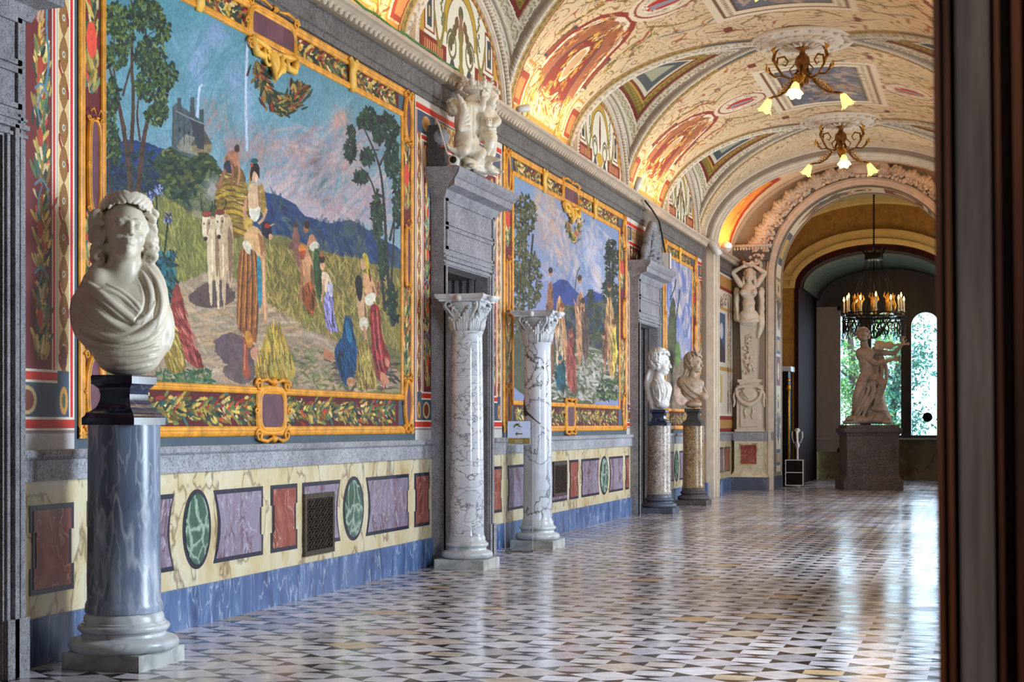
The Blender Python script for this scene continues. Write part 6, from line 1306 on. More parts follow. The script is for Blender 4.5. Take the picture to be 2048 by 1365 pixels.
# ------------------------------------------------------------------ limbs and figures
def limb(S, a, b, c, r1, r2, r3, k=.03):
    S.chain([a, tuple((np.array(a) * .6 + np.array(b) * .4)), b, tuple(np.array(b) * .7 + np.array(c) * .3), c], [r1, r1 * 1.05, r2, r2 * 1.08, r3], k, False)
def foot(S, p, d, sc=1.0, k=.02):
    p = np.array(p, float); d = np.array(d, float); d /= np.linalg.norm(d)
    S.chain([p - d * .04 * sc, p + d * .08 * sc + np.array((0, 0, -.02)) * sc, p + d * .17 * sc + np.array((0, 0, -.035)) * sc], [.045 * sc, .042 * sc, .026 * sc], k, False)
    n = np.array((-d[1], d[0], 0))
    for i in range(5): q = p + d * .17 * sc + n * (i - 2) * .016 * sc + np.array((0, 0, -.038)) * sc; S.cap(q, q + d * (.05 - .006 * abs(i - 1)) * sc, .013 * sc, .010 * sc, k=.006)
def caryatid():
    S = Sculpt((-.46, -.30, -.42), (.46, .26, 1.56), .0068); U = 1 / 86.; q = lambda x, y, d=0: ((x - 1499) * U, d, (655 - y) * U)
    S.ell(q(1499, 590, 0), (.19, .13, .17), k=.06); S.ell(q(1499, 612, 0), (.145, .11, .14), k=.06); S.ell(q(1499, 637, 0), (.22, .16, .16), k=.08); S.ell(q(1499, 622, -.05), (.13, .09, .12), k=.05)
    for x in (1487.5, 1509.5): S.ell(q(x, 592, -.105), (.072, .060, .066), k=.035); S.ell(q(x, 592, -.162), (.012, .012, .012), k=.01)
    S.ell(q(1499, 628, -.145), (.010, .012, .012), k=.01, sub=True); S.cap(q(1499, 590, -.14), q(1499, 622, -.15), .006, k=.03, sub=True)
    S.cap(q(1499, 570, .02), q(1499, 578, .02), .07, .12, k=.05); Rh = rot(8, 4, -6); hc = q(1500, 559, -.03); head(S, hc, Rh, .30); hair(S, hc, Rh, .30, 60, 4, .06, 1.08, -.25)
    for x, y in ((1489, 566), (1511, 566)): S.tube([q(x, y - 5, .0), q(x, y, .0), q(x, y + 8, -.02)], [.03, .035, .02], k=.015)
    limb(S, q(1483, 576, .02), q(1467, 551, -.06), q(1488, 540, -.10), .062, .048, .032); limb(S, q(1515, 576, .02), q(1531, 553, -.06), q(1507, 538, -.10), .062, .048, .032)
    hand(S, q(1487, 541, -.10), rot(0, 75, 0) @ rot(0, 0, 0), 1.05, .5, .1, 1); hand(S, q(1508, 539, -.10), rot(0, -75, 0), 1.05, .5, .1, -1)
    for k in range(16): a = k * .5; S.ell(q(1497 + 8 * math.cos(a), 533 + 2.5 * math.sin(a * 1.7), -.06 + .07 * math.sin(a)), (.030, .03, .026), k=.01)
    g = lambda pts: [((x - 1499) * U, (655 - y) * U) for x, y in pts]
    S.ell(q(1499, 648, 0), (.235, .17, .08), k=.04)
    for pts, r in (([(1477, 638), (1488, 648), (1504, 650), (1520, 640)], .034), ([(1478, 646), (1492, 652), (1510, 646), (1522, 634)], .030), ([(1482, 652), (1498, 656), (1514, 652)], .028), ([(1490, 642), (1500, 652), (1512, 644)], .024), ([(1479, 642), (1494, 646), (1510, 638)], .016)): S.ridge(g(pts), r, .012)
    S.tube([q(1521, 640, -.02), q(1524, 655, -.04), q(1521, 668, -.03), q(1518, 680, -.02)], [.05, .055, .05, .03], k=.02); S.tube([q(1526, 638, 0), q(1528, 655, -.02), q(1523, 672, 0)], [.03, .035, .02], k=.012)
    for x in (1475, 1524):
        for y in (590, 606, 622, 638): S.ell(q(x, y, .10), (.07, .05, .12), k=.04)
    S.tube([q(1478, 585, .08), q(1474, 605, .06), q(1476, 630, .04), q(1478, 645, .0)], [.03, .045, .05, .04], k=.03); S.tube([q(1521, 590, .08), q(1524, 610, .06), q(1522, 632, .03)], [.03, .045, .04], k=.03)
    for pts in ([(1472, 600), (1475, 625), (1478, 640)], [(1522, 600), (1524, 625), (1521, 640)]): S.ridge(g(pts), .016, .01)
    return S
def violinist():
    S = Sculpt((-.62, -.45, -.03), (.88, .42, 2.30), .0085); U = 1 / 86.; q = lambda x, y, d=0: ((x - 1735) * U, d, (852 - y) * U)
    S.ell(q(1728, 714, 0), (.21, .15, .19), k=.07); S.ell(q(1732, 735, 0), (.175, .13, .17), k=.07); S.ell(q(1736, 754, 0), (.19, .15, .15), k=.08); S.ell(q(1721, 712, -.08), (.10, .07, .09), k=.05); S.ell(q(1736, 712, -.08), (.10, .07, .09), k=.05)
    S.cap(q(1727, 690, .0), q(1728, 704, .02), .075, .10, k=.05); Rh = rot(-22, -14, -18); hc = q(1725, 676, -.02); head(S, hc, Rh, .33); hair(S, hc, Rh, .33, 80, 9, .075, 1.10, -.25, 0, 1.5)
    limb(S, q(1717, 708, .0), q(1747, 733, -.20), q(1778, 725, -.30), .078, .058, .036); hand(S, q(1779, 725, -.30), rot(0, 75, 0), 1.35, .9, .08, 1)
    limb(S, q(1745, 708, .0), q(1786, 712, -.02), q(1800, 692, -.20), .070, .050, .034); hand(S, q(1800, 692, -.20), rot(-20, 20, 40), 1.3, .9, .1, -1)
    limb(S, q(1727, 760, .02), q(1712, 796, -.08), q(1707, 832, .10), .125, .085, .048, .05); foot(S, q(1706, 838, .06), (-.55, -.8, 0), 1.25)
    limb(S, q(1744, 760, .0), q(1760, 772, -.30), q(1745, 818, -.16), .125, .088, .048, .05); foot(S, q(1745, 822, -.20), (.7, -.7, 0), 1.25)
    # tree stump support behind, rock below, cloth over the thigh
    S.tube([q(1752, 705, .16), q(1756, 740, .16), q(1752, 790, .16), q(1760, 840, .10)], [.10, .13, .17, .24], k=.06)
    for c, r in ((q(1734, 846, 0), (.50, .34, .12)), (q(1756, 836, .02), (.26, .28, .16)), (q(1712, 846, 0), (.24, .28, .12)), (q(1740, 828, .06), (.20, .22, .18)), (q(1700, 850, -.1), (.2, .2, .08)), (q(1768, 848, -.06), (.15, .22, .10))): S.ell(c, r, k=.05)
    for pts in ([(1738, 758, -.14), (1752, 757, -.26), (1764, 770, -.34)], [(1736, 764, -.16), (1750, 764, -.30), (1757, 776, -.38)], [(1738, 768, -.18), (1742, 790, -.22), (1726, 812, -.16), (1712, 838, -.12)], [(1744, 766, -.22), (1744, 792, -.24), (1730, 818, -.18), (1720, 842, -.16)], [(1734, 770, -.14), (1732, 790, -.16), (1718, 815, -.10), (1704, 840, -.10)], [(1728, 768, -.10), (1722, 795, -.08), (1710, 825, -.04)], [(1766, 768, -.30), (1770, 740, -.05), (1762, 715, .05)], [(1758, 760, -.18), (1762, 740, 0), (1756, 712, .05)]):
        S.tube([q(*p) for p in pts], [.030, .042, .045, .03], k=.022)
    rs = np.random.RandomState(4)
    for _ in range(26): S.ell(q(1692 + 84 * rs.rand(), 838 + 12 * rs.rand(), -.32 + .2 * rs.rand()), (.05 + .05 * rs.rand(), .05, .04), k=.03)
    S.ell((0, 0, -.09), (1, 1, .09), k=.01, sub=True)
    return S
def violin(parent, loc, rz):
    """fiddle held by the statue: waisted body, neck, scroll, f-holes"""
    S = Sculpt((-.30, -.12, -.18), (.62, .14, .18), .006)
    S.ell((-.10, 0, 0), (.135, .045, .115), k=.02); S.ell((.12, 0, 0), (.105, .045, .095), k=.03); S.cap((-.08, 0, 0), (.12, 0, 0), .05, k=.03)
    S.chain([(.18, -.02, .0), (.50, -.02, .03)], [.028, .020], .01, False); S.ell((.54, -.02, .035), (.035, .03, .035), k=.01)
    for m in (-1, 1): S.tube([(-.03, -.05, m * .06), (.0, -.05, m * .045), (.05, -.05, m * .06)], .008, k=.004, sub=True)
    for m in (-.012, 0, .012): S.cap((-.15, -.055, m), (.50, -.045, .03 + m * .5), .003, k=.002)
    o = S.build('violin', M['statuary_tan'], parent, loc, rz); return o
def putti():
    S = Sculpt((-.52, -.34, -.03), (.46, .34, 1.22), .0062); U = 1 / 181.
    def q(x, y, d=0): b = 356 - (988 - x) * .32; return ((x - 945) * U / .84, d, (b - y) * U)
    RB = dict(k=.03)
    # left child, back turned
    S.ell(q(934, 245, .0), (.13, .11, .17), k=.05); S.ell(q(936, 222, .0), (.13, .10, .10), k=.05); S.ell(q(934, 278, .0), (.13, .12, .12), k=.05); S.ell(q(926, 284, -.06), (.07, .07, .07), k=.03); S.ell(q(942, 284, -.06), (.07, .07, .07), k=.03)
    S.ridge([q(936, 215)[::2], q(935, 245)[::2], q(934, 275)[::2]], .010, .02, True)
    head(S, q(921, 213, .08), rot(-25, -30, -60), .21, baby=True); hair(S, q(921, 213, .08), rot(-25, -30, -60), .21, 40, 5, .08, 1.05, -.2)
    limb(S, q(930, 292, -.02), q(948, 308, -.14), q(938, 326, -.12), .085, .062, .04); foot(S, q(936, 330, -.12), (-.8, -.5, 0), .8); limb(S, q(924, 290, 0), q(912, 297, -.12), q(906, 296, -.02), .08, .055, .04); foot(S, q(905, 297, -.05), (-.6, .2, .4), .75)
    limb(S, q(942, 212, -.02), q(956, 222, -.10), q(958, 204, -.12), .05, .042, .03); hand(S, q(958, 203, -.12), rot(0, 10, 0), .8, .8, .1, 1)
    for j in range(7):                      # wing, feather by feather
        a = R(118 - j * 17); L = .20 - .012 * j; p0 = np.array(q(918 - j * .8, 224 + j * 5.0, -.06)); S.chain([p0, p0 + np.array((math.cos(a) * L * .6, -.03, math.sin(a) * L * .6)), p0 + np.array((math.cos(a) * L, -.02, math.sin(a) * L))], [.030, .028, .012], .006, False)
        S.cap(p0, p0 + np.array((math.cos(a) * .08, -.05, math.sin(a) * .08)), .034, .02, k=.01)
    # right child
    S.ell(q(981, 243, -.02), (.105, .09, .12), k=.05); S.ell(q(982, 262, -.02), (.105, .10, .10), k=.05); S.ell(q(980, 226, -.02), (.09, .075, .06), k=.04)
    head(S, q(985, 206, -.04), rot(14, 12, 28), .235, baby=True); hair(S, q(985, 206, -.04), rot(14, 12, 28), .235, 60, 7, .09, 1.12, -.15, 0, 1.6)
    limb(S, q(990, 228, -.0), q(995, 252, -.10), q(974, 258, -.16), .052, .046, .034); hand(S, q(972, 258, -.16), rot(0, -80, 0), .85, .9, .1, -1); limb(S, q(972, 230, 0), q(966, 244, -.08), q(970, 256, -.12), .048, .042, .032)
    limb(S, q(976, 272, -.02), q(970, 290, -.14), q(969, 316, -.08), .075, .056, .036); foot(S, q(969, 321, -.10), (.2, -1, 0), .8); limb(S, q(987, 272, -.02), q(989, 302, -.05), q(985, 338, -.02), .08, .058, .038); foot(S, q(985, 345, -.04), (.4, -1, 0), .8)
    for pts in ([(968, 270), (980, 276), (994, 282)], [(970, 276), (982, 284), (992, 292)], [(972, 266), (984, 270), (992, 274)]): S.ridge([q(*p)[::2] for p in pts], .022, .012)
    # tall shield between them, scroll, crown
    S.ell(q(957, 250, .04), (.10, .05, .28), rot(0, 8, 0), k=.02); S.ell(q(957, 250, .0), (.06, .03, .22), rot(0, 8, 0), k=.01)
    for m in (-1, 1): S.tube([q(957 + m * 10, 214, -.02), q(957 + m * 14, 245, -.03), q(955 + m * 9, 282, -.03), q(953, 300, -.03)], .018, k=.01)
    S.tube([q(951, 198, -.02), q(958, 190, -.06), q(968, 190, -.08), q(974, 198, -.07), q(968, 206, -.07), q(962, 200, -.07)], [.03, .04, .04, .035, .03, .02], k=.012); S.ell(q(955, 205, .02), (.11, .08, .07), k=.03)
    cc = q(962, 176, 0)
    for j in range(28):
        a = j / 28 * 6.283; p = (cc[0] + .135 * math.cos(a), .115 * math.sin(a), cc[2] - .045); p2 = (cc[0] + .145 * math.cos(a + .23), .12 * math.sin(a + .23), cc[2] - .045); S.cap(p, p2, .022, k=.006)
        S.cap((p[0], p[1], p[2]), (cc[0] + .15 * math.cos(a), .13 * math.sin(a), cc[2] + .02), .014, k=.008)
        if j % 4 == 0: e = np.array((cc[0] + .172 * math.cos(a), .15 * math.sin(a), cc[2] + .055)); S.cap((cc[0] + .15 * math.cos(a), .13 * math.sin(a), cc[2]), e, .030, .012, k=.008); S.ell(e + (0, 0, .012), (.016, .016, .02), k=.006); S.ell(e + (0, 0, -.02), (.03, .03, .012), k=.006)
    S.ell((cc[0], 0, cc[2] - .06), (.12, .10, .06), k=.02)
    rs = np.random.RandomState(3)
    for _ in range(46): x = 918 + 74 * rs.rand(); S.ell(q(x, 356 - (988 - x) * .32 - 3 - 22 * rs.rand() * (1 if x < 975 else .2), -.14 + .26 * rs.rand()), (.05 + .03 * rs.rand(), .05, .035 + .02 * rs.rand()), k=.02)
    S.ell((0, 0, -.09), (1, 1, .09), k=.01, sub=True)
    return S
#STATUES
def stone_thing(nm, part, label, cat, S, mat, loc, rz, group=None):
    t = thing(nm, label, cat, loc, group); S.build(part, M[mat], t, loc, rz); return t
stone_thing('portrait_bust', 'bust_figure', 'large white marble bust of a laurel-crowned youth in a cloak, on the grey-blue column', 'bust', bust_one(), 'statuary', (.50, 8.22, 1.835), R(33), 'portrait busts on columns')
stone_thing('portrait_bust', 'bust_figure', 'white bust of a curly-headed youth in profile, on the pale mottled column', 'bust', bust_curly(), 'statuary_blue', (.33, 25.1, 1.785), R(21), 'portrait busts on columns')
stone_thing('portrait_bust', 'bust_figure', 'brownish bust of a woman with crescent headdress, on the tan mottled column', 'bust', bust_crescent(), 'statuary_tan', (.40, 27.85, 1.83), R(21), 'portrait busts on columns')
stone_thing('putti_sculpture', 'putti_group', 'white sculpture of two winged children with a crown, above the first stone doorway', 'statue', putti(), 'statuary', (.34, 15.27, 4.225), R(66))
vt = stone_thing('violinist_statue', 'stone_figure', 'weathered marble statue of a nude violinist on a rock, standing on the grey plinth', 'statue', violinist(), 'statue_grey', (3.02, 35.75, 1.53), R(14))
c14, s14 = math.cos(R(14)), math.sin(R(14)); vx, vy, vz = (1763 - 1735) / 86., -.22, (852 - 694) / 86.
violin(vt, (3.02 + c14 * vx - s14 * vy, 35.75 + s14 * vx + c14 * vy, 1.5 + vz), R(14))
# ------------------------------------------------------------------ stone doorways
def doorway(n, d, crest=None):
    o0, o1, l, r = d['o0'], d['o1'], d['l'], d['r']; P_ = .15
    t = struct(MB().box(-.001, P_, l, o0, 0, DZ).box(-.001, P_, o1, r, 0, DZ).box(-.001, P_, l, r, DZ, 3.98).build('door_%d' % n, M['stone']))
    m = MB()
    for k, (a, b, h) in enumerate(((.012, .03, .018), (.05, .075, .03), (.095, .11, .016))):     # vertical fillets of the jambs
        m.box(P_, P_ + h, o1 + a * 1.6, o1 + b * 1.6, 0, DZ + a * 1.6); m.box(P_, P_ + h, l, r, DZ + a * 1.2, DZ + b * 1.2)
        m.box(P_, P_ + h, l + .0, l + .02 * (k + 1), 0, DZ)
    for (z0, z1) in ((3.38, 3.62), (3.64, 3.92)):                                                  # sunk panels of the frieze
        for a, b, c, e in ((l + .06, r - .06, z0, z0 + .03), (l + .06, r - .06, z1 - .03, z1), (l + .06, l + .10, z0, z1), (r - .10, r - .06, z0, z1)): m.box(P_, P_ + .02, a, b, c, e)
    for z in (.0,): m.box(P_, P_ + .03, o1 + .01, r, 0, .35)
    for k in range(5): m.box(-.02 - k * .09 - .05, -.02 - k * .09, o1 - .03, o1 + .001, 0, DZ)      # fluted reveal
    m.build('door_moulding', M['stone'], t)
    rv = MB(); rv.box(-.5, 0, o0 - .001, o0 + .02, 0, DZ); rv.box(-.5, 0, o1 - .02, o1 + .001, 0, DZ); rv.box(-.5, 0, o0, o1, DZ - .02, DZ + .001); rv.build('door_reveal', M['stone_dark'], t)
    c = MB(); pr = [(0, 3.92), (P_ + .02, 3.92), (P_ + .04, 3.96), (P_ + .05, 4.00), (P_ + .17, 4.03), (P_ + .18, 4.10), (P_ + .20, 4.11), (P_ + .24, 4.16), (P_ + .25, 4.21), (0, 4.22)]
    rings = []
    for (y, sg) in ((l, -1), (r, 1)): rings.append([(x, y + sg * max(0, x - P_ + .02) * .75 * (1 if x > 0 else 0), z) for x, z in pr])
    rings[0][-1] = (0, rings[0][-2][1], 4.22); rings[1][-1] = (0, rings[1][-2][1], 4.22); c.loft(rings); c.build('door_cornice', M['stone'], t)
    lf = MB().box(-.44, -.40, o0, o1, 0, DZ); L_ = lf.build('door_leaf', M['lacquer'], t)
    gm = MB(); ym = (o0 + o1) / 2; gm.box(-.41, -.395, ym - .01, ym + .01, 0, DZ)
    for a, b in ((o0 + .08, ym - .06), (ym + .06, o1 - .08)):
        for z0, z1 in ((.15, .55), (.65, 1.5), (1.6, 2.2), (2.3, 3.05)):
            for q in (0, .05): gm.box(-.40, -.393, a + q, b - q, z0 + q, z0 + q + .012).box(-.40, -.393, a + q, b - q, z1 - q - .012, z1 - q).box(-.40, -.393, a + q, a + q + .012, z0 + q, z1 - q).box(-.40, -.393, b - q - .012, b - q, z0 + q, z1 - q)
    gm.build('gilt_line', M['lacquer_gold'], L_)
    MB().box(-.5, -.45, o0, o1, 0, DZ).build('door_back', M['black'], t)
    return t
doorway(1, DOORS[0]); doorway(2, DOORS[1]); d3 = doorway(3, DOORS[2])
# carved scroll crest over the second visible doorway
S = Sculpt((-.75, -.16, -.02), (.75, .16, .80), .011)
for m in (-1, 1):
    S.tube([(m * .62, 0, .05), (m * .64, 0, .22), (m * .48, 0, .32), (m * .38, 0, .20), (m * .48, 0, .14)], [.05, .06, .055, .045, .03], k=.01)
    S.tube([(m * .42, 0, .25), (m * .40, 0, .48), (m * .22, 0, .62), (m * .08, 0, .74), (0, 0, .70)], [.06, .07, .06, .05, .05], k=.02)
    for j in range(6): S.tube([(m * .08, -.04, .10 + j * .09), (m * (.22 + .02 * (j % 2)), -.08, .14 + j * .085), (m * (.34 - j * .02), -.04, .10 + j * .09)], [.02, .035, .02], k=.01)
    for j in range(10): S.ell((m * (.12 + .05 * j), -.06, .06 + .05 * math.sin(j * 1.9)), (.04, .05, .04), k=.015)
    S.tube([(m * .18, -.06, .36), (m * .30, -.08, .42), (m * .32, -.06, .32), (m * .24, -.06, .30)], .022, k=.008)
S.ell((0, .03, .36), (.40, .09, .34), k=.03); S.ell((0, -.06, .42), (.14, .06, .18), k=.02); S.ell((0, 0, .72), (.10, .08, .07), k=.02); S.cap((-.66, .02, .04), (.66, .02, .04), .06, k=.02)
S.build('carved_crest', M['stone'], d3, (.20, 25.15, 4.20), R(90))
# ------------------------------------------------------------------ columns and pedestals
def sq_loft(mb, c, prof, rz=0):
    cz, sz = math.cos(rz), math.sin(rz); rings = []
    for h, z in prof: rings.append([(c[0] + cz * a * h - sz * b * h, c[1] + sz * a * h + cz * b * h, z) for a, b in ((-1, -1), (1, -1), (1, 1), (-1, 1))])
    return mb.loft(rings)
def attic(r, z0, h): # attic base profile between z0 and z0+h ending at shaft radius r
    pr = []
    for cz_, rr, hh in ((.16, 1.34, .16), (.60, 1.16, .09)):
        for a in np.linspace(-math.pi / 2, math.pi / 2, 9): pr.append((r * rr + hh * h * math.cos(a) * .9, z0 + h * cz_ + hh * h * math.sin(a)))
        if cz_ < .3: pr += [(r * 1.30, z0 + h * .34), (r * 1.16, z0 + h * .38), (r * 1.13, z0 + h * .45), (r * 1.18, z0 + h * .50)]
    pr += [(r * 1.14, z0 + h * .70), (r * 1.14, z0 + h * .74), (r * 1.09, z0 + h * .76), (r * 1.08, z0 + h * .90), (r * 1.0, z0 + h)]
    return [(r * 1.2, z0)] + pr
def pedestal_column(label, x, y, r, top, base_h, slab, mats, group):
    t = thing('marble_pedestal', label, 'pedestal', (x, y, 0), group)
    MB().box(x - slab, x + slab, y - slab, y + slab, 0, .10).build('plinth_slab', M[mats[0]], t)
    MB().lathe(attic(r, .10, base_h), (x, y, 0), 48).build('column_base', M[mats[1]], t, True, 50)
    z0 = .10 + base_h; MB().lathe([(r * 1.045, z0), (r * 1.06, z0 + .015), (r * 1.045, z0 + .05), (r * 1.0, z0 + .075), (r * .985, (z0 + top) / 2), (r * .975, top - .01), (r * .965, top)], (x, y, 0), 64).build('column_shaft', M[mats[2]], t, True, 40)
    return t
def socle(label, x, y, z0, h, w_, mat):
    t = thing('bust_socle', label, 'pedestal', (x, y, z0), 'dark socles under the busts'); mb = MB(); k = h / .31
    pr = [(1, 0), (1, .045), (.94, .055), (.90, .075), (.80, .085), (.66, .11), (.58, .15), (.56, .19), (.60, .225), (.72, .25), (.78, .255), (.79, .30), (.76, .31)]
    sq_loft(mb, (x, y), [(w_ / 2 * a, z0 + b * k) for a, b in pr]); mb.build('socle_block', M[mat], t, True, 30); return t
pedestal_column('thick blue-grey marble column on a white slab, carrying the largest bust', .50, 8.22, .226, 1.50, .235, .27, ('slab', 'white_base', 'blue_marble'), 'marble columns carrying busts')
pedestal_column('short pale mottled marble column on a grey slab, second doorway behind it', .33, 25.10, .200, 1.49, .22, .29, ('base_blue_dark', 'base_blue_dark', 'breccia_grey'), 'marble columns carrying busts')
pedestal_column('short tan and brown mottled marble column, farthest of the bust columns', .40, 27.85, .200, 1.486, .22, .29, ('stone_plinth', 'stone_plinth', 'breccia_tan'), 'marble columns carrying busts')
socle('dark blue waisted socle under the laurel-crowned bust', .50, 8.22, 1.50, .31, .37, 'black_marble')
socle('dark waisted socle under the white curly-headed bust', .33, 25.10, 1.49, .272, .34, 'black_marble')
socle('blackish waisted socle under the brownish crescent bust', .40, 27.85, 1.486, .32, .36, 'stone_dark')
def corinthian(label, x, y, r0, r1, ztop, mat):
    t = thing('corinthian_column', label, 'column', (x, y, 0), 'white corinthian columns beside the first doorway')
    s = r0 * 1.52; MB().box(x - s, x + s, y - s, y + s, 0, .10).build('plinth_slab', M['slab'], t)
    MB().lathe(attic(r0, .10, .24), (x, y, 0), 48).build('column_base', M['white_base'], t, True, 50)
    zc = ztop - .38; pr = [(r0 * 1.03, .34), (r0, .37)] + [(r0 + (r1 - r0) * k ** 1.6, .37 + (zc - .41) * k) for k in np.linspace(.1, 1, 8)] + [(r1 * 1.05, zc - .025), (r1 * 1.09, zc - .01), (r1 * 1.05, zc)]
    MB().lathe(pr, (x, y, 0), 64).build('column_shaft', M[mat], t, True, 40)
    c = MB(); c.lathe([(r1 * .95, zc), (r1 * .98, zc + .12), (r1 * 1.10, zc + .24), (r1 * 1.30, zc + .30)], (x, y, 0), 32)
    for row, (z, h, ph, out) in enumerate(((zc, .15, 0, .055), (zc + .03, .23, math.pi / 8, .075))):
        for k in range(8):
            a = ph + k * math.pi / 4; ca, sa = math.cos(a), math.sin(a)
            for q in range(-2, 3):
                aa = a + q * .13 / (1 + row * .1); cc, ss = math.cos(aa), math.sin(aa); hh = h * (1 - .14 * abs(q)); oo = out * (1 - .25 * abs(q))
                c.tube([(x + (r1 * .98 + d) * cc, y + (r1 * .98 + d) * ss, z + hh * f) for d, f in ((.0, 0), (.012, .35), (.022, .7), (oo * .75, .97), (oo, .93), (oo * .95, .82))], [.016, .02, .02, .018, .013, .006], 6)
    for k in range(4):
        a = math.pi / 4 + k * math.pi / 2; ca, sa = math.cos(a), math.sin(a)
        for m in (-1, 1):
            pts = []
            for j in np.linspace(0, 1, 16):
                th = -1.2 + j * 6.6; rr = .052 * (1 - j * .72); pts.append((x + (r1 * 1.36 + rr * math.cos(th)) * ca - sa * m * .018, y + (r1 * 1.36 + rr * math.cos(th)) * sa + ca * m * .018, zc + .275 + rr * math.sin(th)))
            c.tube([(x + r1 * 1.02 * ca - sa * m * .06, y + r1 * 1.02 * sa + ca * m * .06, zc + .12)] + pts, [.012] + [.016] * 15 + [.010], 6)
    ab = MB(); R_ = r1 * 1.75; pts = []
    for k in range(4):
        for j in range(9):
            u = -1 + j / 4.0; f = R_ * (.80 + .0 * u) if False else None; side = k * math.pi / 2; dd = R_ * .96 - .035 * (1 - u * u); px, py = dd, u * R_ * .96
            pts.append((x + px * math.cos(side) - py * math.sin(side), y + px * math.sin(side) + py * math.cos(side)))
    ab.loft([[(x + (p - x) * s_, y + (q - y) * s_, z) for p, q in pts] for s_, z in ((.86, ztop - .075), (.88, ztop - .055), (.96, ztop - .045), (.98, ztop - .03), (1.0, ztop - .025), (1.0, ztop))])
    for k in range(4): a = k * math.pi / 2; ab.ball((x + R_ * .95 * math.cos(a), y + R_ * .95 * math.sin(a), ztop - .045), (.032, .032, .038), 10, 8)
    c.build('capital', M['white_base'], t, True); ab.build('abacus', M['white_base'], t, True, 30); return t
corinthian('white marble Corinthian column with dark veins, in front of the first doorway', .43, 14.92, .178, .160, 2.865, 'white_column')
t = corinthian('pale cracked Corinthian column behind the small arrow sign', .40, 17.62, .178, .160, 2.89, 'cracked_column')
pt = MB(); fr0 = [(-168, 1.80, 1.86), (-158, 1.66, 1.83), (-146, 1.62, 1.78), (-132, 1.60, 1.70), (-118, 1.62, 1.66), (-100, 1.59, 1.615), (-80, 1.545, 1.56), (-62, 1.51, 1.52)]
vs = [(.40 + .1745 * math.cos(R(a)), 17.62 + .1745 * math.sin(R(a)), z) for a, z0, z1 in fr0 for z in (z0, z1)]; pt.add(vs, [(2 * i, 2 * i + 2, 2 * i + 3, 2 * i + 1) for i in range(len(fr0) - 1)])
pt.build('dark_crack', M['stone_dark'], t, True)
# plinth of the violinist
t = thing('stone_plinth', 'large brown-grey stone plinth under the violinist statue', 'pedestal', (3.02, 35.82, 0)); mb = MB()
sq_loft(mb, (3.02, 35.82), [(a / 2, z) for a, z in ((1.34, 0), (1.34, .22), (1.28, .26), (1.20, .31), (1.17, .34), (1.17, 1.24), (1.20, 1.27), (1.24, 1.31), (1.30, 1.33), (1.32, 1.38), (1.32, 1.42), (1.20, 1.43), (1.18, 1.50))], R(14)); mb.build('plinth_block', M['stone_plinth'], t)
f = MB(); c14_, s14_ = math.cos(R(14)), math.sin(R(14))
def pl(a, b, z): return (3.02 + c14_ * a + s14_ * b, 35.82 + s14_ * a - c14_ * b, z)
for a0, a1, z0, z1 in ((-.46, .46, 1.13, 1.16), (-.46, .46, .40, .43), (-.46, -.43, .40, 1.16), (.43, .46, .40, 1.16)):
    f.loft([[pl(a0, b, z0), pl(a1, b, z0), pl(a1, b, z1), pl(a0, b, z1)] for b in (.58, .597)])
f.build('plinth_panel_edge', M['stone_plinth'], t)
# ------------------------------------------------------------------ caryatid herm on its console and base
t = thing('caryatid_herm', 'white caryatid with raised arms on a tapering herm pillar, against the end wall', 'statue', (.40, 34.70, 0))
Sc = caryatid(); Sc.build('caryatid_figure', M['statuary'], t, (.42, 34.58, 3.81), R(8))
X0, Y0 = .42, 34.80
mb = MB(); mb.loft([[(X0 - a, Y0 - b, z), (X0 + a, Y0 - b, z), (X0 + a, Y0 + .1, z), (X0 - a, Y0 + .1, z)] for a, b, z in ((.17, .16, 2.55), (.21, .20, 3.86))])
mb.box(X0 - .26, X0 + .26, Y0 - .24, Y0 + .1, 2.48, 2.55); mb.box(X0 - .22, X0 + .22, Y0 - .20, Y0 + .1, 2.42, 2.48); mb.box(X0 - .29, X0 + .29, Y0 - .16, Y0 + .1, 1.34, 2.42).box(X0 - .33, X0 + .33, Y0 - .20, Y0 + .1, 1.34, 1.40)
mb.box(X0 - .20, X0 + .20, Y0 - .19, Y0 - .16, 1.46, 2.3); mb.build('herm_pillar', M['plaster_white'], t)
Sr = Sculpt((-.42, -.20, -1.0), (.42, .20, 1.35), .0095)
for k in range(-3, 4): Sr.tube([(0, 0, -.04), (k * .035, -.05, .03), (k * .055, -.03, .11 - .012 * abs(k))], [.012, .024, .018], k=.006)
for m in (-1, 1):
    Sr.tube([(m * .05, -.03, .02), (m * .18, -.05, .05), (m * .30, -.04, .0), (m * .28, -.04, -.09), (m * .21, -.04, -.05)], [.02, .032, .032, .026, .018], k=.01)
    Sr.tube([(m * .30, -.02, -.04), (m * .25, -.04, -.22), (m * .12, -.05, -.34), (0, -.06, -.38)], [.03, .036, .045, .05], k=.012)
    Sr.tube([(m * .31, 0, -.06), (m * .36, .0, -.16), (m * .33, .0, -.30), (m * .36, 0, -.42)], [.02, .03, .03, .012], k=.01)
    Sr.tube([(m * .08, -.02, -.45), (m * .10, -.03, -.55), (m * .06, -.03, -.62), (m * .09, -.02, -.70)], [.014, .024, .022, .010], k=.008)
Sr.ell((0, -.02, -.14), (.17, .05, .16), k=.02)
for k in range(-4, 5): Sr.tube([(0, -.07, -.24), (k * .022, -.085, -.14), (k * .034, -.05, -.02)], [.008, .016, .014], k=.004)
rs = np.random.RandomState(6)
for i in range(40): Sr.ell((.045 * rs.randn(), -.035, .34 + .9 * i / 40), (.022 + .02 * rs.rand(), .03, .024 + .012 * rs.rand()), k=.01)
for i in range(14): a = (i % 2 * 2 - 1); Sr.tube([(0, -.02, .36 + .062 * i), (a * .07, -.04, .39 + .062 * i), (a * .05, -.03, .42 + .062 * i)], [.008, .014, .006], k=.006)
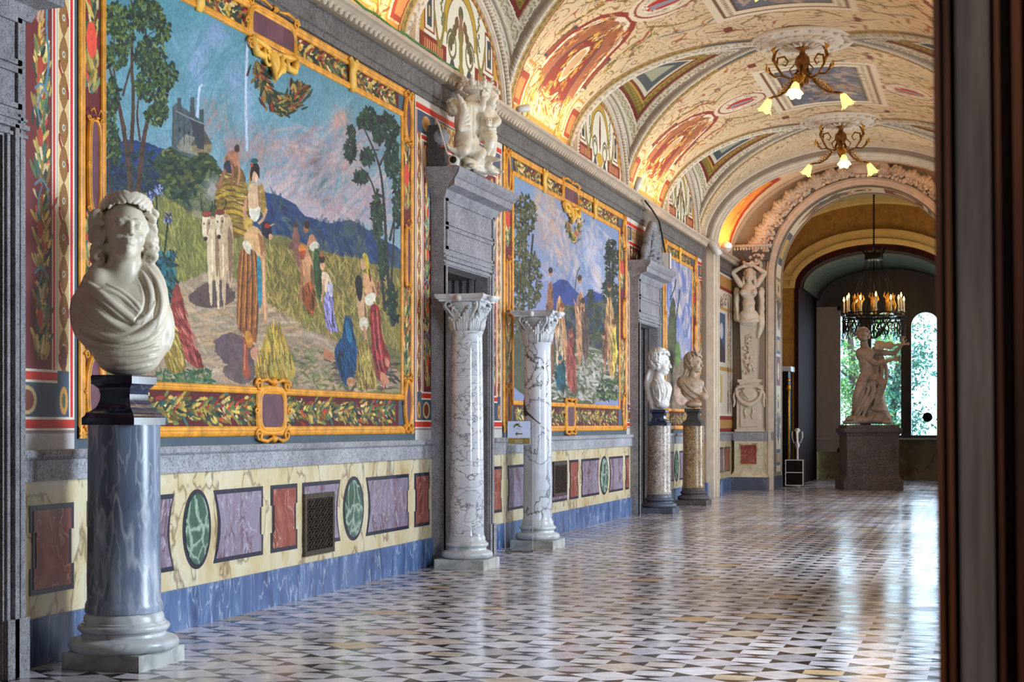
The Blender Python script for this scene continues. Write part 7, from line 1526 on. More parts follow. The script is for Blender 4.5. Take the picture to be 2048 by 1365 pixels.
Sr.ell((0, .16, .2), (1, .14, 3), k=.01, sub=True)
Sr.build('relief_ornament', M['plaster_white'], t, (X0, Y0 - .18, 2.34))
b = MB(); sq = [(.30, .0, .0)]
bs = [(.42, .30, 0, .30), ]
b.loft([[(X0 - a, Y0 - d, z), (X0 + a, Y0 - d, z), (X0 + a, Y0 + .07, z), (X0 - a, Y0 + .07, z)] for a, d, z in ((.42, .34, .30), (.40, .32, .34), (.34, .26, .42), (.33, .25, .50), (.33, .25, 1.14))])
b.build('herm_base', M['cream_light'], t)
MB().box(X0 - .43, X0 + .43, Y0 - .35, Y0 + .07, 0, .30).build('base_skirting', M['base_blue_dark'], t)
MB().box(X0 - .36, X0 + .36, Y0 - .28, Y0 + .07, 1.14, 1.33).build('base_cap', M['ledge'], t)
pn = MB().box(X0 - .18, X0 + .18, Y0 - .262, Y0 - .249, .60, 1.04).build('red_panel', M['redm'], t)
MB().box(X0 - .22, X0 + .22, Y0 - .256, Y0 - .25, .56, 1.08).build('panel_frame', M['cream'], t)
# impost above her head
im = MB()
for a, b_, z0, z1 in ((.02, .86, 5.30, 5.50), (.0, .90, 5.50, 5.56)): im.box(a, b_, EY - .16, EY, z0, z1)
im.build('impost_block', M['cornice'], we)
e = MB()
for k in range(12): e.ball((.07 + k * .068, EY - .17, 5.58), (.028, .03, .04), 8, 6)
e.box(0, .92, EY - .20, EY, 5.62, 5.68); e.build('impost_moulding', M['plaster_white'], we, True)
# shells, scrolls and flowers round the great arch (relief on the end wall)
Sh = MB(); rs = random.Random(3)
def apt(t, r): return (AX - r * math.cos(t), AZ + r * math.sin(t))
for sd in (0, 1):
    for k in range(9):
        t = .30 + k * .135; t = t if sd == 0 else math.pi - t
        w_ = .30 - .012 * k; r0 = AR + .20; r1 = r0 + .46 - .028 * k
        for j in range(-2, 3):
            tt = t + j * .026; p0 = apt(t + j * .012, r0); p1 = apt(tt, r0 + (r1 - r0) * .6); p2 = apt(tt * 1.0 + j * .010, r1 - abs(j) * .05)
            Sh.tube([(p0[0], EY - .05, p0[1]), (p1[0], EY - .13, p1[1]), (p2[0], EY - .10, p2[1]), (p2[0] * .97 + p1[0] * .03, EY - .02, p2[1])], [.03, .055, .062, .03], 8)
        for _ in range(12):
            q = apt(t + rs.uniform(-.075, .075), r0 + rs.uniform(-.01, .17)); Sh.ball((q[0], EY - .11 - rs.random() * .07, q[1]), rs.uniform(.022, .05), 8, 6)
        q = apt(t + .05, r0 + .09); Sh.tube([(q[0] + .05 * (1 - j / 12) * math.cos(j * .9), EY - .18, q[1] + .05 * (1 - j / 12) * math.sin(j * .9)) for j in range(12)], .014, 5)
    t = .16 if sd == 0 else math.pi - .16; m = 1 if sd == 0 else -1
    c = apt(t, AR + .42)
    Sh.tube([(c[0] + m * .15 * (1 - j / 20 * .8) * math.cos(j * .5), EY - .12, c[1] + .15 * (1 - j / 20 * .8) * math.sin(j * .5)) for j in range(20)], [.05 * (1 - j / 30) for j in range(20)], 8)
    for _ in range(34): q = apt(.03 + rs.random() * .26 if sd == 0 else math.pi - .03 - rs.random() * .26, AR + .2 + rs.random() * .62); Sh.ball((q[0], EY - .05 - rs.random() * .1, q[1]), rs.uniform(.03, .065), 8, 6)
cc = apt(math.pi / 2, AR + .36)
for j in range(20): a = j / 20 * 6.283; Sh.ball((cc[0] + .42 * math.cos(a), EY - .08, cc[1] + .16 * math.sin(a)), (.07, .05, .05), 8, 6)
Sh.ball((cc[0], EY - .06, cc[1]), (.36, .07, .13), 16, 10)
for m in (-1, 1): Sh.tube([(cc[0] + m * (.40 + .5 * j / 14), EY - .10, cc[1] + .10 * math.sin(j * .9) - .18 * (j / 14) ** 2) for j in range(15)], [.06 - .003 * j for j in range(15)], 8)
Sh.build('shell_relief', M['plaster_white'], we, True)
# ------------------------------------------------------------------ plaster rosettes and gilt chandeliers
def chandelier(label, x, y, z, ph):
    ro = MB(); ro.lathe([(.80, 0), (.80, -.02), (.74, -.05), (.68, -.035), (.62, -.03), (.58, -.06), (.50, -.045), (.34, -.05), (.30, -.09), (.18, -.07), (.10, -.10), (.0, -.10)], (x, y, z), 48)
    for k in range(20):
        a = k / 20 * 6.283; ro.ball((x + .65 * math.cos(a), y + .65 * math.sin(a), z - .045), (.04, .04, .03), 8, 5); ro.ball((x + .42 * math.cos(a), y + .42 * math.sin(a), z - .055), (.07, .045, .03), 8, 5)
    for k in range(16): a = k / 16 * 6.283; ro.tube([(x + .10 * math.cos(a), y + .10 * math.sin(a), z - .11), (x + .2 * math.cos(a), y + .2 * math.sin(a), z - .12), (x + .29 * math.cos(a), y + .29 * math.sin(a), z - .10)], [.012, .025, .012], 5)
    tag(ro.build('ceiling_rosette', M['plaster_white'], None, True), 'white plaster ceiling rosette above ' + label, 'rosette', 'ceiling rosettes')
    t = thing('gilt_chandelier', label, 'chandelier', (x, y, z - .09), 'gilt chandeliers with tulip shades'); z -= .09
    MB().lathe([(.0, 0), (.10, 0), (.09, -.03), (.035, -.07), (.04, -.12), (.09, -.17), (.10, -.26), (.06, -.34), (.03, -.40), (.05, -.46), (.05, -.54), (.02, -.60), (.0, -.62)], (x, y, z), 20, f=lambda a, zz: 1 + .12 * math.cos(6 * a)).build('centre_stem', M['brass_dk'], t, True)
    for k in range(3):
        a = ph + k * 2.0944; c, s = math.cos(a), math.sin(a); A_ = lambda r, h, o=0: (x + r * c - o * s, y + r * s + o * c, z + h)
        am = MB(); am.tube([A_(.06, -.30), A_(.14, -.46), A_(.28, -.60), A_(.42, -.66), A_(.55, -.66), A_(.62, -.68)], [.020, .022, .018, .016, .018, .024], 8)
        ar_ = am.build('lamp_arm', M['brass_dk'], t, True)
        lf = MB()
        for j in range(9):
            f = j / 8; r = .10 + .34 * f; h = -.42 - .22 * f; w_ = .05 * math.sin(math.pi * f) + .016
            lf.tube([A_(r, h, 0), A_(r + .02, h - .02, w_), A_(r + .01, h + .03, w_ * 1.5)], [.010, .012, .004], 5); lf.tube([A_(r, h, 0), A_(r + .02, h - .02, -w_), A_(r + .01, h + .03, -w_ * 1.5)], [.010, .012, .004], 5)
        lf.build('acanthus_leaf', M['brass'], ar_, True)
        g = MB(); n = 24; rings = []
        d = np.array((c * .5, s * .5, -.85)); d /= np.linalg.norm(d); u = np.cross(d, (0, 0, 1)); u /= np.linalg.norm(u); v = np.cross(d, u); p0 = np.array(A_(.62, -.68))
        for f, r in ((0, .030), (.03, .05), (.08, .062), (.12, .066), (.16, .082), (.20, .115)):
            rings.append([tuple(p0 + d * (f + (.012 * math.cos(6 * q) if f > .15 else 0)) + r * (1 + (.10 * math.cos(6 * q) if f > .1 else 0)) * (math.cos(q) * u + math.sin(q) * v)) for q in np.linspace(0, 6.283, n, False)])
        g.loft(rings, cap=False); g.build('tulip_shade', M['lit_glass'], ar_, True)
        MB().ball(tuple(p0 + d * .09), .032, 10, 8).build('bulb', M['bulb'], ar_, True)
        l = bpy.data.lights.new('chandelier_bulb', 'POINT'); l.energy = 13; l.color = (1, .72, .36); l.shadow_soft_size = .05
        o = bpy.data.objects.new('chandelier_bulb', l); COL.objects.link(o); o.location = tuple(p0 + d * .24)
        b = a + 1.047; c2, s2 = math.cos(b), math.sin(b); B_ = lambda r, h, o=0: (x + r * c2 - o * s2, y + r * s2 + o * c2, z + h)
        up = MB(); up.tube([B_(.05, -.42), B_(.16, -.50), B_(.30, -.46), B_(.40, -.32), B_(.38, -.20), B_(.28, -.17), B_(.22, -.24), B_(.26, -.31), B_(.31, -.29)], [.016, .018, .018, .018, .016, .014, .012, .010, .008], 7)
        up.tube([B_(.40, -.30), B_(.45, -.22), B_(.42, -.12), B_(.36, -.06)], [.02, .028, .022, .006], 6); up.tube([B_(.30, -.46), B_(.42, -.48), B_(.50, -.42), B_(.52, -.34)], [.012, .016, .02, .008], 6)
        up.tube([B_(.12, -.28), B_(.20, -.36), B_(.16, -.44), B_(.10, -.40)], .010, 6); up.build('scroll_branch', M['brass_dk'], t, True)
        MB().tube([B_(.42, -.14), B_(.46, -.08), B_(.40, -.02)], [.022, .03, .006], 6).build('leaf_tip', M['brass'], t, True); MB().tube([B_(.50, -.42), B_(.56, -.38), B_(.55, -.30)], [.014, .022, .006], 6).build('leaf_tip', M['brass'], t, True)
    return t
chandelier('gilt three-armed chandelier nearest the viewer, barely entering the frame top', 3.06, 15.95, 7.17, R(70))
chandelier('nearer full gilt three-armed chandelier with glowing tulip shades', 3.06, 22.33, 7.17, R(-92))
chandelier('farther gilt three-armed chandelier, in front of the shell arch', 3.06, 28.42, 7.17, R(-80))
# ------------------------------------------------------------------ wrought iron candle chandelier
cx, cy = 3.06, 36.95
t = thing('iron_chandelier', 'round black iron chandelier with electric candles hanging before the window', 'chandelier', (cx, cy, 3.6))
mb = MB(); mb.lathe([(.72, 4.02), (.74, 4.02), (.74, 4.16), (.72, 4.16)], (cx, cy, 0), 60)
mb.v = mb.v; mb.tube([(cx + .73 * math.cos(a), cy + .73 * math.sin(a), 4.17) for a in np.linspace(0, 6.283, 49)], .018, 6).tube([(cx + .73 * math.cos(a), cy + .73 * math.sin(a), 4.01) for a in np.linspace(0, 6.283, 49)], .016, 6)
ring = MB()
for z in (4.17, 4.09, 4.0): ring.tube([(cx + .73 * math.cos(a), cy + .73 * math.sin(a), z) for a in np.linspace(0, 6.283, 49)], .017, 6)
for k in range(36): a = k / 36 * 6.283; ring.tube([(cx + .73 * math.cos(a), cy + .73 * math.sin(a), 4.0), (cx + .735 * math.cos(a + .09), cy + .735 * math.sin(a + .09), 4.17)], .010, 5)
for k in range(8): a = k / 8 * 6.283; ring.tube([(cx + .73 * math.cos(a), cy + .73 * math.sin(a), 4.08), (cx, cy, 4.08)], .012, 5)
ring.build('iron_ring', M['iron'], t, True)
ch = MB(); ch.tube([(cx, cy, 5.75), (cx, cy, 7.05)], .012, 6)
for k in range(26): z = 5.80 + k * .048; ch.lathe([(.022, z), (.03, z + .014), (.022, z + .028)], (cx, cy, 0), 6)
ch.build('chain', M['iron'], t, True)
cw = MB(); cw.lathe([(.20, 5.46), (.22, 5.48), (.21, 5.52), (.22, 5.60), (.20, 5.62)], (cx, cy, 0), 24)
for k in range(8): a = k / 8 * 6.283; cw.tube([(cx + .2 * math.cos(a), cy + .2 * math.sin(a), 5.6), (cx + .27 * math.cos(a), cy + .27 * math.sin(a), 5.70), (cx + .32 * math.cos(a), cy + .32 * math.sin(a), 5.74), (cx + .30 * math.cos(a), cy + .30 * math.sin(a), 5.79)], [.02, .028, .02, .006], 6)
cw.tube([(cx, cy, 5.5), (cx, cy, 5.85)], [.05, .02], 8); cw.build('iron_crown', M['iron'], t, True)
rp = MB()
for k in range(10): a = k / 10 * 6.283; rp.tube([(cx + .18 * math.cos(a), cy + .18 * math.sin(a), 5.48), (cx + .62 * math.cos(a), cy + .62 * math.sin(a), 4.18)], .006, 5)
rp.tube([(cx, cy, 4.0), (cx, cy, 5.5)], .016, 6); rp.build('suspension_rod', M['iron'], t, True)
fr_ = MB(); rs = random.Random(5)
for k in range(26):
    a = k / 26 * 6.283; L = .30 + .12 * (k % 2); r = .73
    for s_ in (-1, 1): fr_.tube([(cx + r * math.cos(a), cy + r * math.sin(a), 4.0), (cx + r * math.cos(a + s_ * .08), cy + r * math.sin(a + s_ * .08), 4.0 - L * .4), (cx + r * math.cos(a + s_ * .03), cy + r * math.sin(a + s_ * .03), 4.0 - L * .75), (cx + r * math.cos(a + s_ * .11), cy + r * math.sin(a + s_ * .11), 4.0 - L)], [.014, .014, .012, .010], 5)
    fr_.ball((cx + r * math.cos(a), cy + r * math.sin(a), 4.0 - L * .5), .022, 6, 5)
fr_.build('openwork_fringe', M['iron'], t, True)
bk = MB()
for k in range(12):
    a = k / 12 * 6.283; bk.tube([(cx + .05 * math.cos(a), cy + .05 * math.sin(a), 3.58), (cx + .20 * math.cos(a), cy + .20 * math.sin(a), 3.72), (cx + .30 * math.cos(a), cy + .30 * math.sin(a), 3.92), (cx + .42 * math.cos(a), cy + .42 * math.sin(a), 4.04)], .012, 5)
    bk.tube([(cx + .25 * math.cos(a), cy + .25 * math.sin(a), 3.8), (cx + .34 * math.cos(a + .2), cy + .34 * math.sin(a + .2), 3.74), (cx + .30 * math.cos(a + .3), cy + .30 * math.sin(a + .3), 3.66)], [.012, .016, .006], 5)
bk.build('hanging_basket', M['iron'], t, True)
for k in range(12):
    a = k / 12 * 6.283 + .14; r = .70; px_, py_ = cx + r * math.cos(a), cy + r * math.sin(a); z0 = 4.16 + .07 * (k % 2)
    cn = MB(); cn.lathe([(.022, z0), (.022, z0 + .30)], (px_, py_, 0), 10).lathe([(.035, z0 - .02), (.04, z0), (.022, z0 + .01)], (px_, py_, 0), 10); cnd = cn.build('candle', M['candle'], t, True)
    MB().lathe([(.004, z0 + .30), (.022, z0 + .33), (.022, z0 + .36), (.004, z0 + .42)], (px_, py_, 0), 8).build('candle_bulb', M['flame'], cnd, True)
for k in range(8):
    a = k / 8 * 6.283; px_, py_ = cx + .45 * math.cos(a), cy + .45 * math.sin(a); g = MB()
    g.tube([(px_, py_, 4.18), (px_ + .04 * math.cos(a), py_ + .04 * math.sin(a), 4.36), (px_, py_, 4.50), (px_ + .05 * math.cos(a), py_ + .05 * math.sin(a), 4.62)], [.03, .045, .035, .012], 7)
    for s_ in (-1, 1): g.tube([(px_, py_, 4.46), (px_ - s_ * .08 * math.sin(a), py_ + s_ * .08 * math.cos(a), 4.56), (px_ - s_ * .05 * math.sin(a), py_ + s_ * .05 * math.cos(a), 4.66)], [.02, .024, .006], 6)
    g.build('gilt_griffin', M['brass'], t, True)
l = bpy.data.lights.new('candle_glow', 'POINT'); l.energy = 45; l.color = (1, .62, .28); l.shadow_soft_size = .5
o = bpy.data.objects.new('candle_glow', l); COL.objects.link(o); o.location = (cx, cy, 4.9)
# ------------------------------------------------------------------ direction sign on a clear stand
sx, sy = .36, 16.98; t = thing('sign_stand', 'clear acrylic stand with white and gold direction sign, before the cracked column', 'sign', (sx, sy, 0)); rz = R(17)
cz_, sz_ = math.cos(rz), math.sin(rz)
def SP(a, d, z): return (sx + cz_ * a - sz_ * d, sy + sz_ * a + cz_ * d, z)
def plate(mb, a0, a1, z0, z1, d0, d1): return mb.loft([[SP(a0, d, z0), SP(a1, d, z0), SP(a1, d, z1), SP(a0, d, z1)] for d in (d0, d1)])
plate(MB(), -.165, .165, .02, 1.56, .0, .006).build('clear_panel', M['acrylic'], t); m = MB(); m.loft([[SP(a, d, z) for a, d in ((-.165, -.14), (.165, -.14), (.165, .14), (-.165, .14))] for z in (0, .014)]); m.build('clear_foot', M['acrylic'], t)
M['sign_white'] = plain('sign_paper', (196, 206, 236), .5, var=.02); M['sign_gold'] = plain('sign_gold', (132, 112, 44), .4, var=.12)
M['sign_ink'] = plain('sign_gold_ink', (92, 78, 30), .5, var=.1); M['sign_text'] = plain('sign_lettering', (226, 222, 190), .5, var=0)
EDG = MB(); [plate(EDG, a, a + .006, .02, 1.56, -.001, .007) for a in (-.167, .161)]; EDG.build('panel_edge', M['white_plastic'], t)
sg = plate(MB(), -.135, .135, 1.265, 1.545, -.010, -.001).build('sign_panel', M['sign_white'], t)
plate(MB(), -.128, .128, 1.272, 1.345, -.013, -.010).build('gold_band', M['sign_gold'], sg)
ar_ = MB(); k = 7; pts = [(-.045, 1.395), (-.018, 1.418), (-.018, 1.402), (.04, 1.402), (.04, 1.388), (-.018, 1.388), (-.018, 1.372)]
ar_.loft([[SP(a, d, z) for a, z in pts] for d in (-.0125, -.010)]).build('arrow', M['sign_ink'], sg)
lg_ = MB(); lg_.tube([SP(-.055, -.012, 1.468), SP(-.048, -.012, 1.492), SP(-.03, -.012, 1.508), SP(-.008, -.012, 1.512), SP(.015, -.012, 1.510)], [.004, .007, .008, .007, .002], 6).tube([SP(-.03, -.012, 1.496), SP(-.012, -.012, 1.502), SP(.0, -.012, 1.492), (SP(.012, -.012, 1.482)), SP(.04, -.012, 1.474)], [.003, .006, .007, .006, .002], 6)
lg_.build('logo_mark', M['sign_ink'], sg, True)
def lettering(txt, size, a, z, mat, parent, nm='lettering'):
    cu = bpy.data.curves.new(nm, 'FONT'); cu.body = txt; cu.size = size; cu.align_x = 'CENTER'; cu.extrude = .0006
    o = bpy.data.objects.new(nm, cu); COL.objects.link(o); bpy.context.view_layer.update()
    me = bpy.data.meshes.new_from_object(o.evaluated_get(bpy.context.evaluated_depsgraph_get())); bpy.data.objects.remove(o)
    n = len(me.vertices); co = np.empty(n * 3); me.vertices.foreach_get('co', co); co = co.reshape(-1, 3)
    w_ = np.array([SP(a + p[0], -.0140 - p[2], z + p[1]) for p in co]); me.vertices.foreach_set('co', w_.ravel().astype(np.float32)); me.materials.clear()
    return finish(nm, me, mat, parent)
lettering('SALA', .013, 0, 1.330, M['sign_text'], sg); lettering('IPPOLITO', .023, 0, 1.306, M['sign_text'], sg); lettering('SCALZA', .023, 0, 1.284, M['sign_text'], sg)
lettering('PALAZZO', .010, -.002, 1.452, M['sign_ink'], sg)
# ------------------------------------------------------------------ floor-level ventilation grilles let into the dado
def vent(label, y0, y1, z0, z1):
    t = thing('ventilation_grille', label, 'vent', (.02, (y0 + y1) / 2, z0), 'bronze ventilation grilles in the dado')
    MB().box(.013, .021, y0 + .01, y1 - .01, z0 + .01, z1 - .01).build('dark_opening', M['black'], t)
    f = MB(); b = .045
    f.box(.018, .04, y0, y0 + b, z0, z1).box(.018, .04, y1 - b, y1, z0, z1).box(.018, .04, y0 + b, y1 - b, z0, z0 + b).box(.018, .04, y0 + b, y1 - b, z1 - b, z1); f.build('grille_frame', M['bronze'], t)
    g = MB(); ny, nz = 4, 5; w_, h = (y1 - y0 - 2 * b), (z1 - z0 - 2 * b)
    for i in range(ny):
        for j in range(nz):
            c = (y0 + b + w_ * (i + .5) / ny, z0 + b + h * (j + .5) / nz); a, d = w_ / ny / 2, h / nz / 2
            g.tube([(.03, c[0] + a * .85 * math.cos(q), c[1] + d * .85 * math.sin(q)) for q in np.linspace(0, 6.283, 9)], .006, 4)
            for m in (-1, 1): g.tube([(.03, c[0] - a, c[1] - m * d), (.03, c[0] - a * .2, c[1] - m * d * .1), (.03, c[0] + a * .2, c[1] + m * d * .1), (.03, c[0] + a, c[1] + m * d)], .006, 4)
    for k in range(int(w_ / .03)): g.ball((.03, y0 + b + .015 + k * .03, z1 - b - .012), (.006, .009, .009), 5, 4)
    g.build('scroll_grating', M['bronze'], t); return t
vent('bronze scrollwork grille in the dado below the harvest mural', 11.80, 12.42, .36, .90)
vent('bronze scrollwork grille in the dado, right of the cracked column', on_x(1105.5, 960, .02)[1], on_x(1132, 960, .02)[1], .52, .99)
# ------------------------------------------------------------------ lamps and wires on the cornices
def spot(label, p, aim, L=.22, r=.055, mat='white_plastic', disc=False):
    t = thing('spotlight', label, 'spotlight', p, 'small spotlights along the cornice'); p = np.array(p); d = np.array(aim, float); d /= np.linalg.norm(d)
    MB().tube([p + d * -L / 2 + (0, 0, .10), p + d * L * .2 + (0, 0, .10), p + d * L / 2 + (0, 0, .10)], [r * .8, r, r * 1.05], 14).build('lamp_housing', M[mat], t, True)
    MB().tube([p, p + (0, 0, .10)], .014, 6).build('lamp_bracket', M[mat], t)
    if disc: MB().tube([p + d * L * .5 + (0, 0, .10), p + d * (L * .5 + .015) + (0, 0, .10)], r * 2.4, 20).build('lamp_disc', M['white_plastic'], t, True)
    return t
spot('small white spotlight on the cornice beside the crowned sculpture', (.17, 17.75, 5.32), (.3, .9, .25), .20, .05)
spot('slim grey spotlight on the cornice above the second doorway', (.17, on_x(1274, 390, .17)[1], 5.32), (.25, .2, .9), .30, .05, 'white_plastic')
spot('white tubular spotlight clamped on the corner of the plaster pier', (.26, 30.86, 5.10), (.5, .3, -.8), .42, .075)
spot('spotlight with white round disc on the cornice beside the caryatid', (.18, 32.9, 5.32), (.2, -1, -.1), .12, .05, 'white_plastic', True)
w1 = MB(); w1.tube([(.20 + .01 * math.sin(k), 12.2 + k * .26, 5.335 + .012 * math.sin(k * 2.3)) for k in range(13)], .012, 5); tag(w1.build('green_cable', M['green_wire'], None, True), 'thin green cable lying along the cornice left of the crowned sculpture', 'cable')
p = [on_x(*q) for q in ((1345, 400, .22), (1352, 420, .24), (1362, 450, .28), (1368, 480, .30), (1372, 505, .32))]
p = [on_x(*q) for q in ((1290, 402, .22), (1303, 418, .24), (1318, 442, .28), (1325, 475, .32), (1330, 505, .33))]
tag(MB().tube(p, .016, 6).build('black_cable', M['black'], None, True), 'black cable hanging from the cornice down to the white lamp box', 'cable')
q0 = on_x(1332, 540, .30); t = thing('lamp_box', 'white boxy uplight standing on the cornice of the second doorway', 'lamp', (.30, q0[1], 4.22)); y_ = q0[1]
mb = MB(); mb.box(.22, .38, y_ - .09, y_ - .08, 4.222, 4.50).box(.22, .38, y_ + .08, y_ + .09, 4.222, 4.50).box(.22, .23, y_ - .09, y_ + .09, 4.222, 4.50).box(.37, .38, y_ - .09, y_ + .09, 4.222, 4.50).box(.22, .38, y_ - .09, y_ + .09, 4.222, 4.23); mb.build('lamp_shell', M['white_plastic'], t)
MB().box(.25, .35, y_ - .05, y_ + .05, 4.24, 4.36).build('lamp_glow', M['lit_glass'], t)
l = bpy.data.lights.new('lamp_box_light', 'POINT'); l.energy = 10; l.color = (1, .7, .36); l.shadow_soft_size = .04; o = bpy.data.objects.new('lamp_box_light', l); COL.objects.link(o); o.location = (.30, y_, 4.46)
# grey block lamp and little camera at the left end of the first door cornice
t = thing('projector_lamp', 'dark block with round grey lamp on the left end of first door cornice', 'lamp', (.14, 14.98, 4.21))
MB().box(.03, .22, 14.80, 14.90, 4.212, 4.42).build('lamp_block', M['stone_dark'], t); MB().box(.04, .14, 14.80, 14.90, 4.42, 4.66).build('lamp_housing', M['stone_dark'], t)
MB().lathe([(.0, -.03), (.085, -.03), (.095, 0), (.085, .02), (.05, .0), (.0, .0)], (0, 0, 0), 24); m = MB(); m.tube([(.14, 14.87, 4.54), (.18, 14.84, 4.54)], [.085, .09], 24); m.build('lamp_rim', M['stone'], t, True)
t = thing('small_camera', 'small round black-eyed camera on the left end of first door cornice', 'camera', (.33, 14.80, 4.22))
MB().tube([(.33, 14.83, 4.27), (.34, 14.74, 4.27)], [.05, .055], 20).build('camera_body', M['white_plastic'], t, True); MB().tube([(.34, 14.741, 4.27), (.341, 14.73, 4.27)], .036, 16).build('camera_lens', M['black'], t, True); MB().box(.29, .37, 14.76, 14.84, 4.218, 4.235).build('camera_foot', M['white_plastic'], t)
tag(MB().tube([(.30, 14.80, 4.28), (.25, 14.79, 4.36), (.21, 14.78, 4.50), (.17, 14.78, 4.64), (.13, 14.79, 4.72), (.08, 14.84, 4.75)], .008, 5).build('white_cable', M['white_plastic'], None, True), 'white cable looping up behind the small camera and grey lamp', 'cable')
# ------------------------------------------------------------------ blurred wooden door post close to the camera
t = thing('wooden_door_post', 'tall blurred brown and grey wooden door post, close on the right', 'door frame', (5.75, 1.15, 0)); xs = [on_y(p_, 850, 1.12)[0] for p_ in (1874, 1886, 1897, 1908, 1918, 1986, 1996, 2006, 2030, 2048, 2110)]
def post_part(nm, x0, x1, y0, y1, mat):
    m = MB(); m.loft([[(x0 - .010 * (z - 1.5) , y0, z), (x1 - .010 * (z - 1.5), y0, z), (x1 - .010 * (z - 1.5), y1, z), (x0 - .010 * (z - 1.5), y1, z)] for z in (0, 4.55)]); return m.build(nm, M[mat], t)
post_part('post_core', xs[0] + .002, xs[-1] + .15, 1.14, 1.30, 'walnut'); post_part('outer_bead', xs[0], xs[1], 1.12, 1.16, 'walnut'); post_part('outer_fillet', xs[2], xs[3], 1.10, 1.16, 'walnut'); post_part('grey_face', xs[4], xs[5], 1.11, 1.16, 'walnut_grey'); post_part('inner_bead', xs[6], xs[7], 1.09, 1.16, 'walnut'); post_part('inner_bead', xs[8], xs[9], 1.09, 1.16, 'walnut')
# ------------------------------------------------------------------ shutters, window sticker, furniture in the far room
def shutter(label, x0, x1, z0, z1, y=42.16):
    t = thing('window_shutter', label, 'shutter', ((x0 + x1) / 2, y, z0), 'white interior shutters of the far window')
    MB().box(x0, x1, y, y + .06, z0, z1).build('shutter_board', M['shutter'], t); f = MB()
    for a, b, c, e in ((x0, x1, z0, z0 + .10), (x0, x1, z1 - .10, z1), (x0, x0 + .09, z0, z1), (x1 - .09, x1, z0, z1)): f.box(a, b, y - .025, y, c, e)
    f.build('shutter_rail', M['shutter'], t); MB().box(x0 + .2, x1 - .2, y - .02, y, z0 + .25, z1 - .25).build('raised_panel', M['shutter'], t)
shutter('white panelled shutter standing open left of the violinist statue', 1.07, 1.80, .76, 4.76); shutter('white shutter folded beside the right-hand window light', 4.36, 4.9, .76, 4.76)
q = on_y(1855, 835, 42.38); tag(MB().tube([(q[0], 42.395, q[2]), (q[0], 42.385, q[2])], .13, 28).build('round_sticker', M['iron'], None, True), 'small dark round sticker low on the right window pane', 'sticker')
t = thing('equipment_case', 'black hard case with silver studs on the floor behind the arch', 'case', (1.2, 36.8, 0))
MB().box(1.0, 1.42, 36.60, 37.04, .03, .66).build('case_body', M['iron'], t); m = MB()
for x in (.995, 1.41): m.box(x, x + .02, 36.59, 36.61, .03, .66)
for z in (.03, .34, .64): m.box(.995, 1.43, 36.585, 36.602, z, z + .02)
for x in (1.0, 1.42):
    for z in (.08, .2, .32, .44, .56, .64): m.ball((x, 36.59, z), .014, 6, 5)
m.build('metal_trim', M['statuary_blue'], t); w_ = MB()
for x in (1.05, 1.37):
    for y in (36.65, 37.0): w_.ball((x, y, .025), .025, 8, 6)
w_.build('caster', M['iron'], t)
t = thing('tall_cabinet', 'tall black cabinet with marble top edged in gold, half hidden by the arch', 'cabinet', (.72, 37.5, 0))
MB().box(.35, 1.0, 37.15, 37.9, 0, 2.82).build('cabinet_body', M['iron'], t); MB().box(.32, 1.07, 37.10, 37.9, 2.82, 2.94).build('marble_top', M['white_base'], t); m = MB()
for x in (.99,): m.tube([(x + .02, 37.14, z) for z in (.1, 2.0, 2.35)], .022, 8)
m.ball((1.01, 37.14, 2.42), (.05, .05, .09), 8, 8).ball((1.01, 37.14, 2.6), (.04, .04, .05), 8, 8); m.build('gilt_column', M['brass'], t, True)
t = thing('silver_candelabrum', 'silver ornate stand rising behind the black case, beside the arch', 'candelabrum', (1.16, 37.62, 0)); m = MB()
m.lathe([(.12, 0), (.13, .03), (.05, .08), (.03, .3), (.05, .45), (.03, .6), (.025, .9), (.06, 1.0), (.03, 1.1), (.03, 1.3), (.07, 1.36), (.04, 1.42)], (1.16, 37.62, 0), 14, f=lambda a, z: 1 + .12 * math.cos(5 * a))
for k in range(4): a = k * 1.57; m.tube([(1.16, 37.62, 1.1), (1.16 + .08 * math.cos(a), 37.62 + .08 * math.sin(a), 1.05), (1.16 + .13 * math.cos(a), 37.62 + .13 * math.sin(a), 1.2), (1.16 + .12 * math.cos(a), 37.62 + .12 * math.sin(a), 1.34)], [.012, .018, .018, .022], 6)
m.build('silver_stem', M['statuary_blue'], t, True)
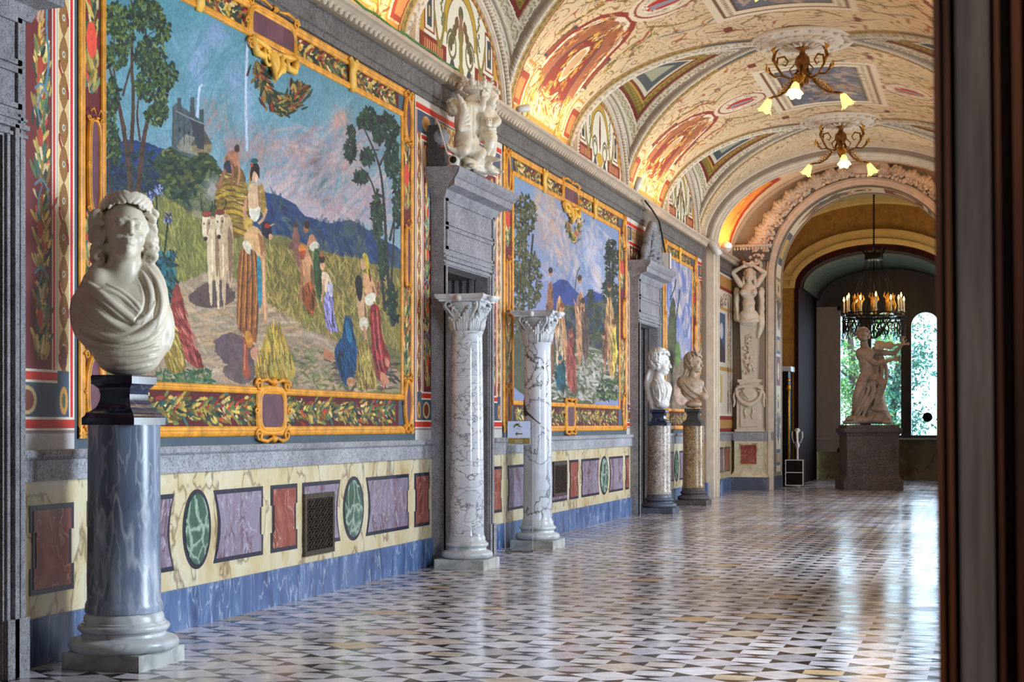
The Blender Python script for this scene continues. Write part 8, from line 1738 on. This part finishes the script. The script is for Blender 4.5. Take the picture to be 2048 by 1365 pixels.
# ------------------------------------------------------------------ garden outside the window
g = MB().box(-14, 22, 42.75, 80, -1.2, -.92).build('garden_lawn', plain('lawn', (96, 140, 60), .9, var=.3), None); tag(g, 'sunlit lawn outside the far window', 'lawn')
M['bark'] = plain('tree_bark', (84, 70, 60), .9, var=.3, scale=8); M['leaf_a'] = plain('green_leaf', (120, 160, 84), .6, var=.35, scale=2); M['leaf_b'] = plain('blue_green_leaf', (90, 136, 120), .6, var=.4, scale=2)
def garden_tree(label, x, y, h, r, n, mat, seed, lean=.0, low=.8):
    t = thing('garden_tree', label, 'tree', (x, y, -.9), 'trees outside the far window'); rs = np.random.RandomState(seed)
    tr = MB(); tr.tube([(x, y, -.83), (x + lean * .3, y, h * .3), (x + lean, y, h * .7), (x + lean * 1.2, y, h)], [.22, .17, .11, .04], 9)
    for k in range(7):
        a = rs.rand() * 6.28; z = h * (.25 + .6 * rs.rand()); x0 = x + lean * z / h; tr.tube([(x0, y, z), (x0 + r * .5 * math.cos(a), y + r * .3 * math.sin(a), z + .4), (x0 + r * 1.1 * math.cos(a), y + r * .7 * math.sin(a), z + .5 + .5 * rs.rand())], [.07, .045, .015], 6)
    tr.build('trunk', M['bark'], t, True); P_ = []; F_ = []
    cl = [(x + lean * .6 + r * (rs.rand() * 2 - 1), y + r * .6 * (rs.rand() * 2 - 1), low + (h - low) * rs.rand()) for _ in range(26)]
    for i in range(n):
        c = cl[rs.randint(len(cl))]; p_ = np.array(c) + rs.randn(3) * (.34, .3, .30); u = rs.randn(3); u /= np.linalg.norm(u); v = np.cross(u, rs.randn(3)); v /= np.linalg.norm(v) + 1e-6; s_ = .055 + .05 * rs.rand(); k = len(P_)
        P_ += [p_ - u * s_, p_ + v * s_ * .45, p_ + u * s_, p_ - v * s_ * .45]; F_.append((k, k + 1, k + 2, k + 3))
    mb_ = MB(); mb_.v = [tuple(q_) for q_ in P_]; mb_.f = F_; mb_.build('foliage', M[mat], t)
garden_tree('leafy green tree seen through the middle window light', 1.9, 49.0, 5.6, 1.0, 3600, 'leaf_a', 1, -.4)
garden_tree('blue-green tree seen through the right window light', 2.4, 52.5, 6.0, 1.2, 4200, 'leaf_b', 2, .5)
garden_tree('bare-branched tree at the left window light', .2, 46.5, 5.2, .9, 700, 'leaf_b', 3, .7, 2.6)
